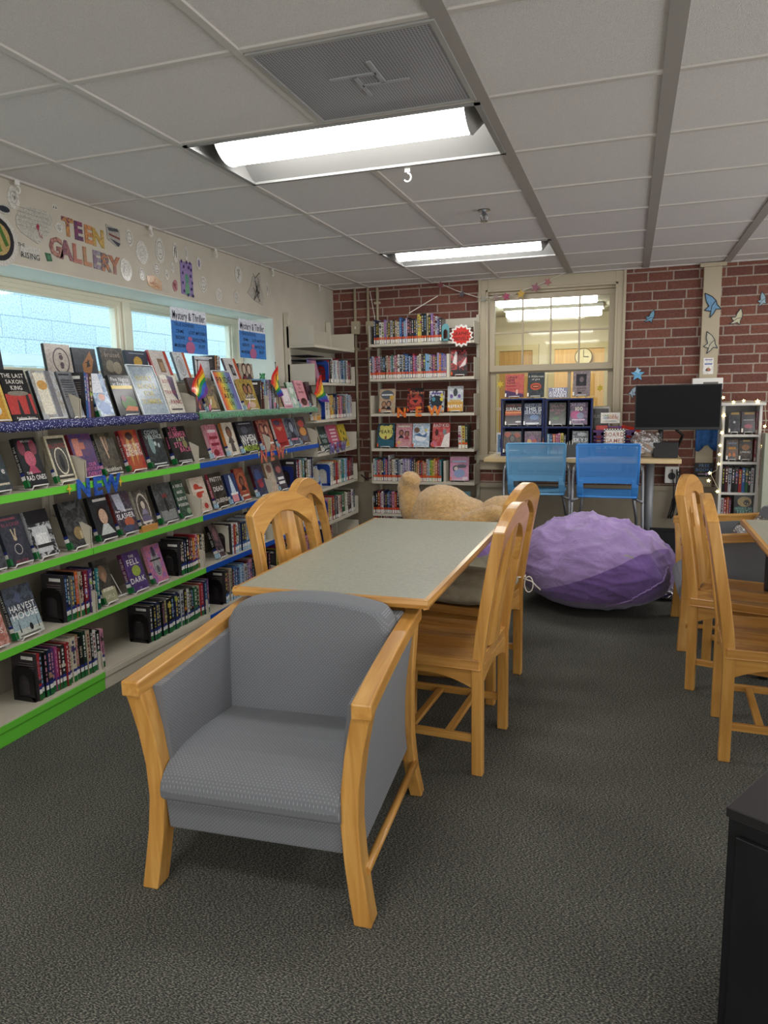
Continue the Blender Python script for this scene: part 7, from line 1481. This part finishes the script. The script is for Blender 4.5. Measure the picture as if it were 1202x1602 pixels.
# GRAPHIC NOVELS burst
c = aty(722, 525, GY-.02); t = thing('sign', 'spiky red and white GRAPHIC NOVELS sign on the top graphic novel shelf', 'sign', tuple(c)); rr = random.Random(2)
n = 28; a_ = [2*PI*k/n for k in range(n)]
o1 = [((.108 if k % 2 else .086)*math.cos(a)*1.0, (.100 if k % 2 else .080)*math.sin(a)) for k, a in enumerate(a_)]
m = MB().prism(o1, lambda a, b, o: (a, -o, b), 0, .003, 0, 'e6e2da'); m.add([(x*.84+.001, -.0036, z*.78) for x, z in o1], [tuple(range(n))], 0, 'c8362c')
put_text(m, 'GRAPHIC', .030, lambda x, z, o: (x, -.0042, z+.018), 0, '1c1214', maxw=.14); put_text(m, 'NOVELS', .030, lambda x, z, o: (x, -.0042, z-.024), 0, '1c1214', maxw=.13)
m.build('burst', JACK, t)
# wooden block under the tarot-like book, small wooden block on the corner unit
def wblock(pa, pb, z, label, x=-2.44, d=.05, h=.035):
    y0, y1 = atx(*pa, x).y, atx(*pb, x).y; t = thing('wooden_stand', label, 'book stand', (x, y0, z)); bx(-d, .0, 0, y1-y0, 0, h*.5).build('base', WOODY, t, bevel=.002); bx(-.012, 0, 0, y1-y0, h*.5, h).build('lip', WOODY, t, bevel=.002)
wblock((224, 826), (247, 818), SH['s3'], 'small wooden book stand on the middle lime shelf', x=-2.425, d=.03)
wblock((492, 655), (502, 653), TALL[2], 'small wooden block on the third shelf of the corner bookcase')
# empty easels
easel(-2.50, yl(85, 850), SH['s3'], PI/2, .3, 'empty white wire easel on the middle lime shelf', .10)
easel(-2.50, yl(318, 719), SH['s2'], PI/2, .3, 'empty white wire easel at the left end of the upper blue shelf', .09)
easel(-2.50, yl(196, 935), SH['s4'], PI/2, .3, 'empty white wire easel left of the purple book on the lowest lime shelf', .09)
# butterflies and origami on the brick wall
def BB(px, py, y=YB-.004): p = aty(px, py, y); return (p.x, p.z)
BF = 'paper creatures on the brick wall and pillar'
def creature(label, px, py, r, col, flip=1, rot=0, y=YB-.004, dark='26303c'):
    cx, cz = BB(px, py, y); sh = [(-1, -.5), (-.45, -.3), (-.6, .25), (-.1, .1), (.2, .55), (.8, 1), (.78, .3), (.6, -.2), (.3, -.5), (.1, -1), (-.08, -.6), (-.5, -.6)]
    c_, s_ = math.cos(rot), math.sin(rot); P_ = [(cx+r*flip*(a*c_-b*s_), cz+r*(a*s_+b*c_)) for a, b in sh]
    mid = Vector((sum(p[0] for p in P_)/len(P_), sum(p[1] for p in P_)/len(P_))); Q = [(p[0]-mid.x, p[1]-mid.y) for p in P_]
    cut('paper_creature', label, 'paper decoration', P_, y, col, [('line', dark, Q+[Q[0]], r*.09), ('line', dark, [Q[0], (0, 0), Q[7]], r*.07)], grp=BF, wall='B')
creature('light blue paper creature on the bricks right of the inner window', 1017, 496, .052, '6ca8cc', 1, .2)
creature('large blue paper creature on the beige pillar', 1112, 478, .085, '6ca4d0', 1, 1.1, y=YB-.054)
creature('white paper creature with black outline on the beige pillar', 1110, 537, .075, 'c9c0a4', 1, .9, y=YB-.054)
creature('cream paper creature on the bricks right of the pillar', 1153, 497, .062, 'd0c8a0', 1, .3)
creature('pale blue paper creature on the bricks at the right edge', 1192, 469, .05, '8cb0c0', 1, .7)
creature('pale blue paper wing poking out beside the monitor', 992, 614, .05, '9cb8c8', -1, 1.2)
cx, cz = BB(998, 584); t = thing('origami_star', 'light blue origami star on the bricks above the monitor', 'paper decoration', (cx, YB-.004, cz))
m = MB(); star(m, (0, -.006, -.01), .058, .006, 5, PI/2); m.build('star', pm('sky blue paper', '6cb0d8', .6), t); m = MB(); star(m, (0, -.012, .02), .03, .006, 4, .3); m.build('small_star', pm('pale sky paper', 'a0cce4', .6), t)
# garland
gp = [(668, 436), (690, 444), (715, 455), (748, 465), (775, 465), (805, 460), (838, 447), (860, 438), (882, 428)]
G3D = [aty(a, b, YB-.05) for a, b in gp]; O = G3D[0]
t = thing('star_garland', 'string of folded paper stars hung across the inner window top', 'garland', tuple(O))
fine = []
for i in range(len(G3D)-1):
    for k in range(4): fine.append(G3D[i].lerp(G3D[i+1], k/4)-O)
fine.append(G3D[-1]-O); MB().tube(fine, .0028, 5).build('string', PAPER, t, smooth=True)
for k, (a, b, c, r) in enumerate(((689, 446, '8c4c54', .035), (723, 460, '5c5458', .035), (757, 468, '9c9c8c', .035), (776, 465, '9c8480', .035), (792, 464, 'a84464', .040), (815, 460, 'c8a040', .042), (838, 450, '9c6470', .045), (857, 441, 'b06c70', .035))):
    p = aty(a, b, YB-.055)-O; m = MB(); star(m, p, r, .010, 5, .3+k); star(m, p+Vector((0, -.004, 0)), r*.6, .012, 4, k*.7); m.build('paper_star', pm('folded paper %d' % k, c, .6), t)
t = thing('hanging_string', 'thin white cord slanting over the top graphic novels', 'string', tuple(aty(640, 490, 6.45)))
O = aty(640, 490, 6.45); MB().tube([(0, 0, 0), tuple(aty(685, 463, 6.6)-O)], .004, 5).build('cord', PAPER, t)
t = thing('hanging_string', 'thin pale cord hanging from the ceiling beside the conduit pipes', 'string', tuple(aty(587, 500, 6.5)))
O = aty(587, 500, 6.5); MB().tube([(0, 0, 0), tuple(aty(579, 456, 6.6)-O)], .003, 5).build('cord', PAPER, t)
# yellow paper flowers on inner window
for k, (px, py) in enumerate(((783, 601), (939, 607))):
    c = aty(px, py, YB+.07); t = thing('paper_flower', ['yellow paper flower on the lower pane, left side', 'yellow paper star on the lower pane, right side'][k], 'paper decoration', tuple(c)); m = MB(); star(m, (0, 0, 0), .035, .003, 6); m.build('flower', pm('yellow paper %d' % k, 'd8c040', .6), t)
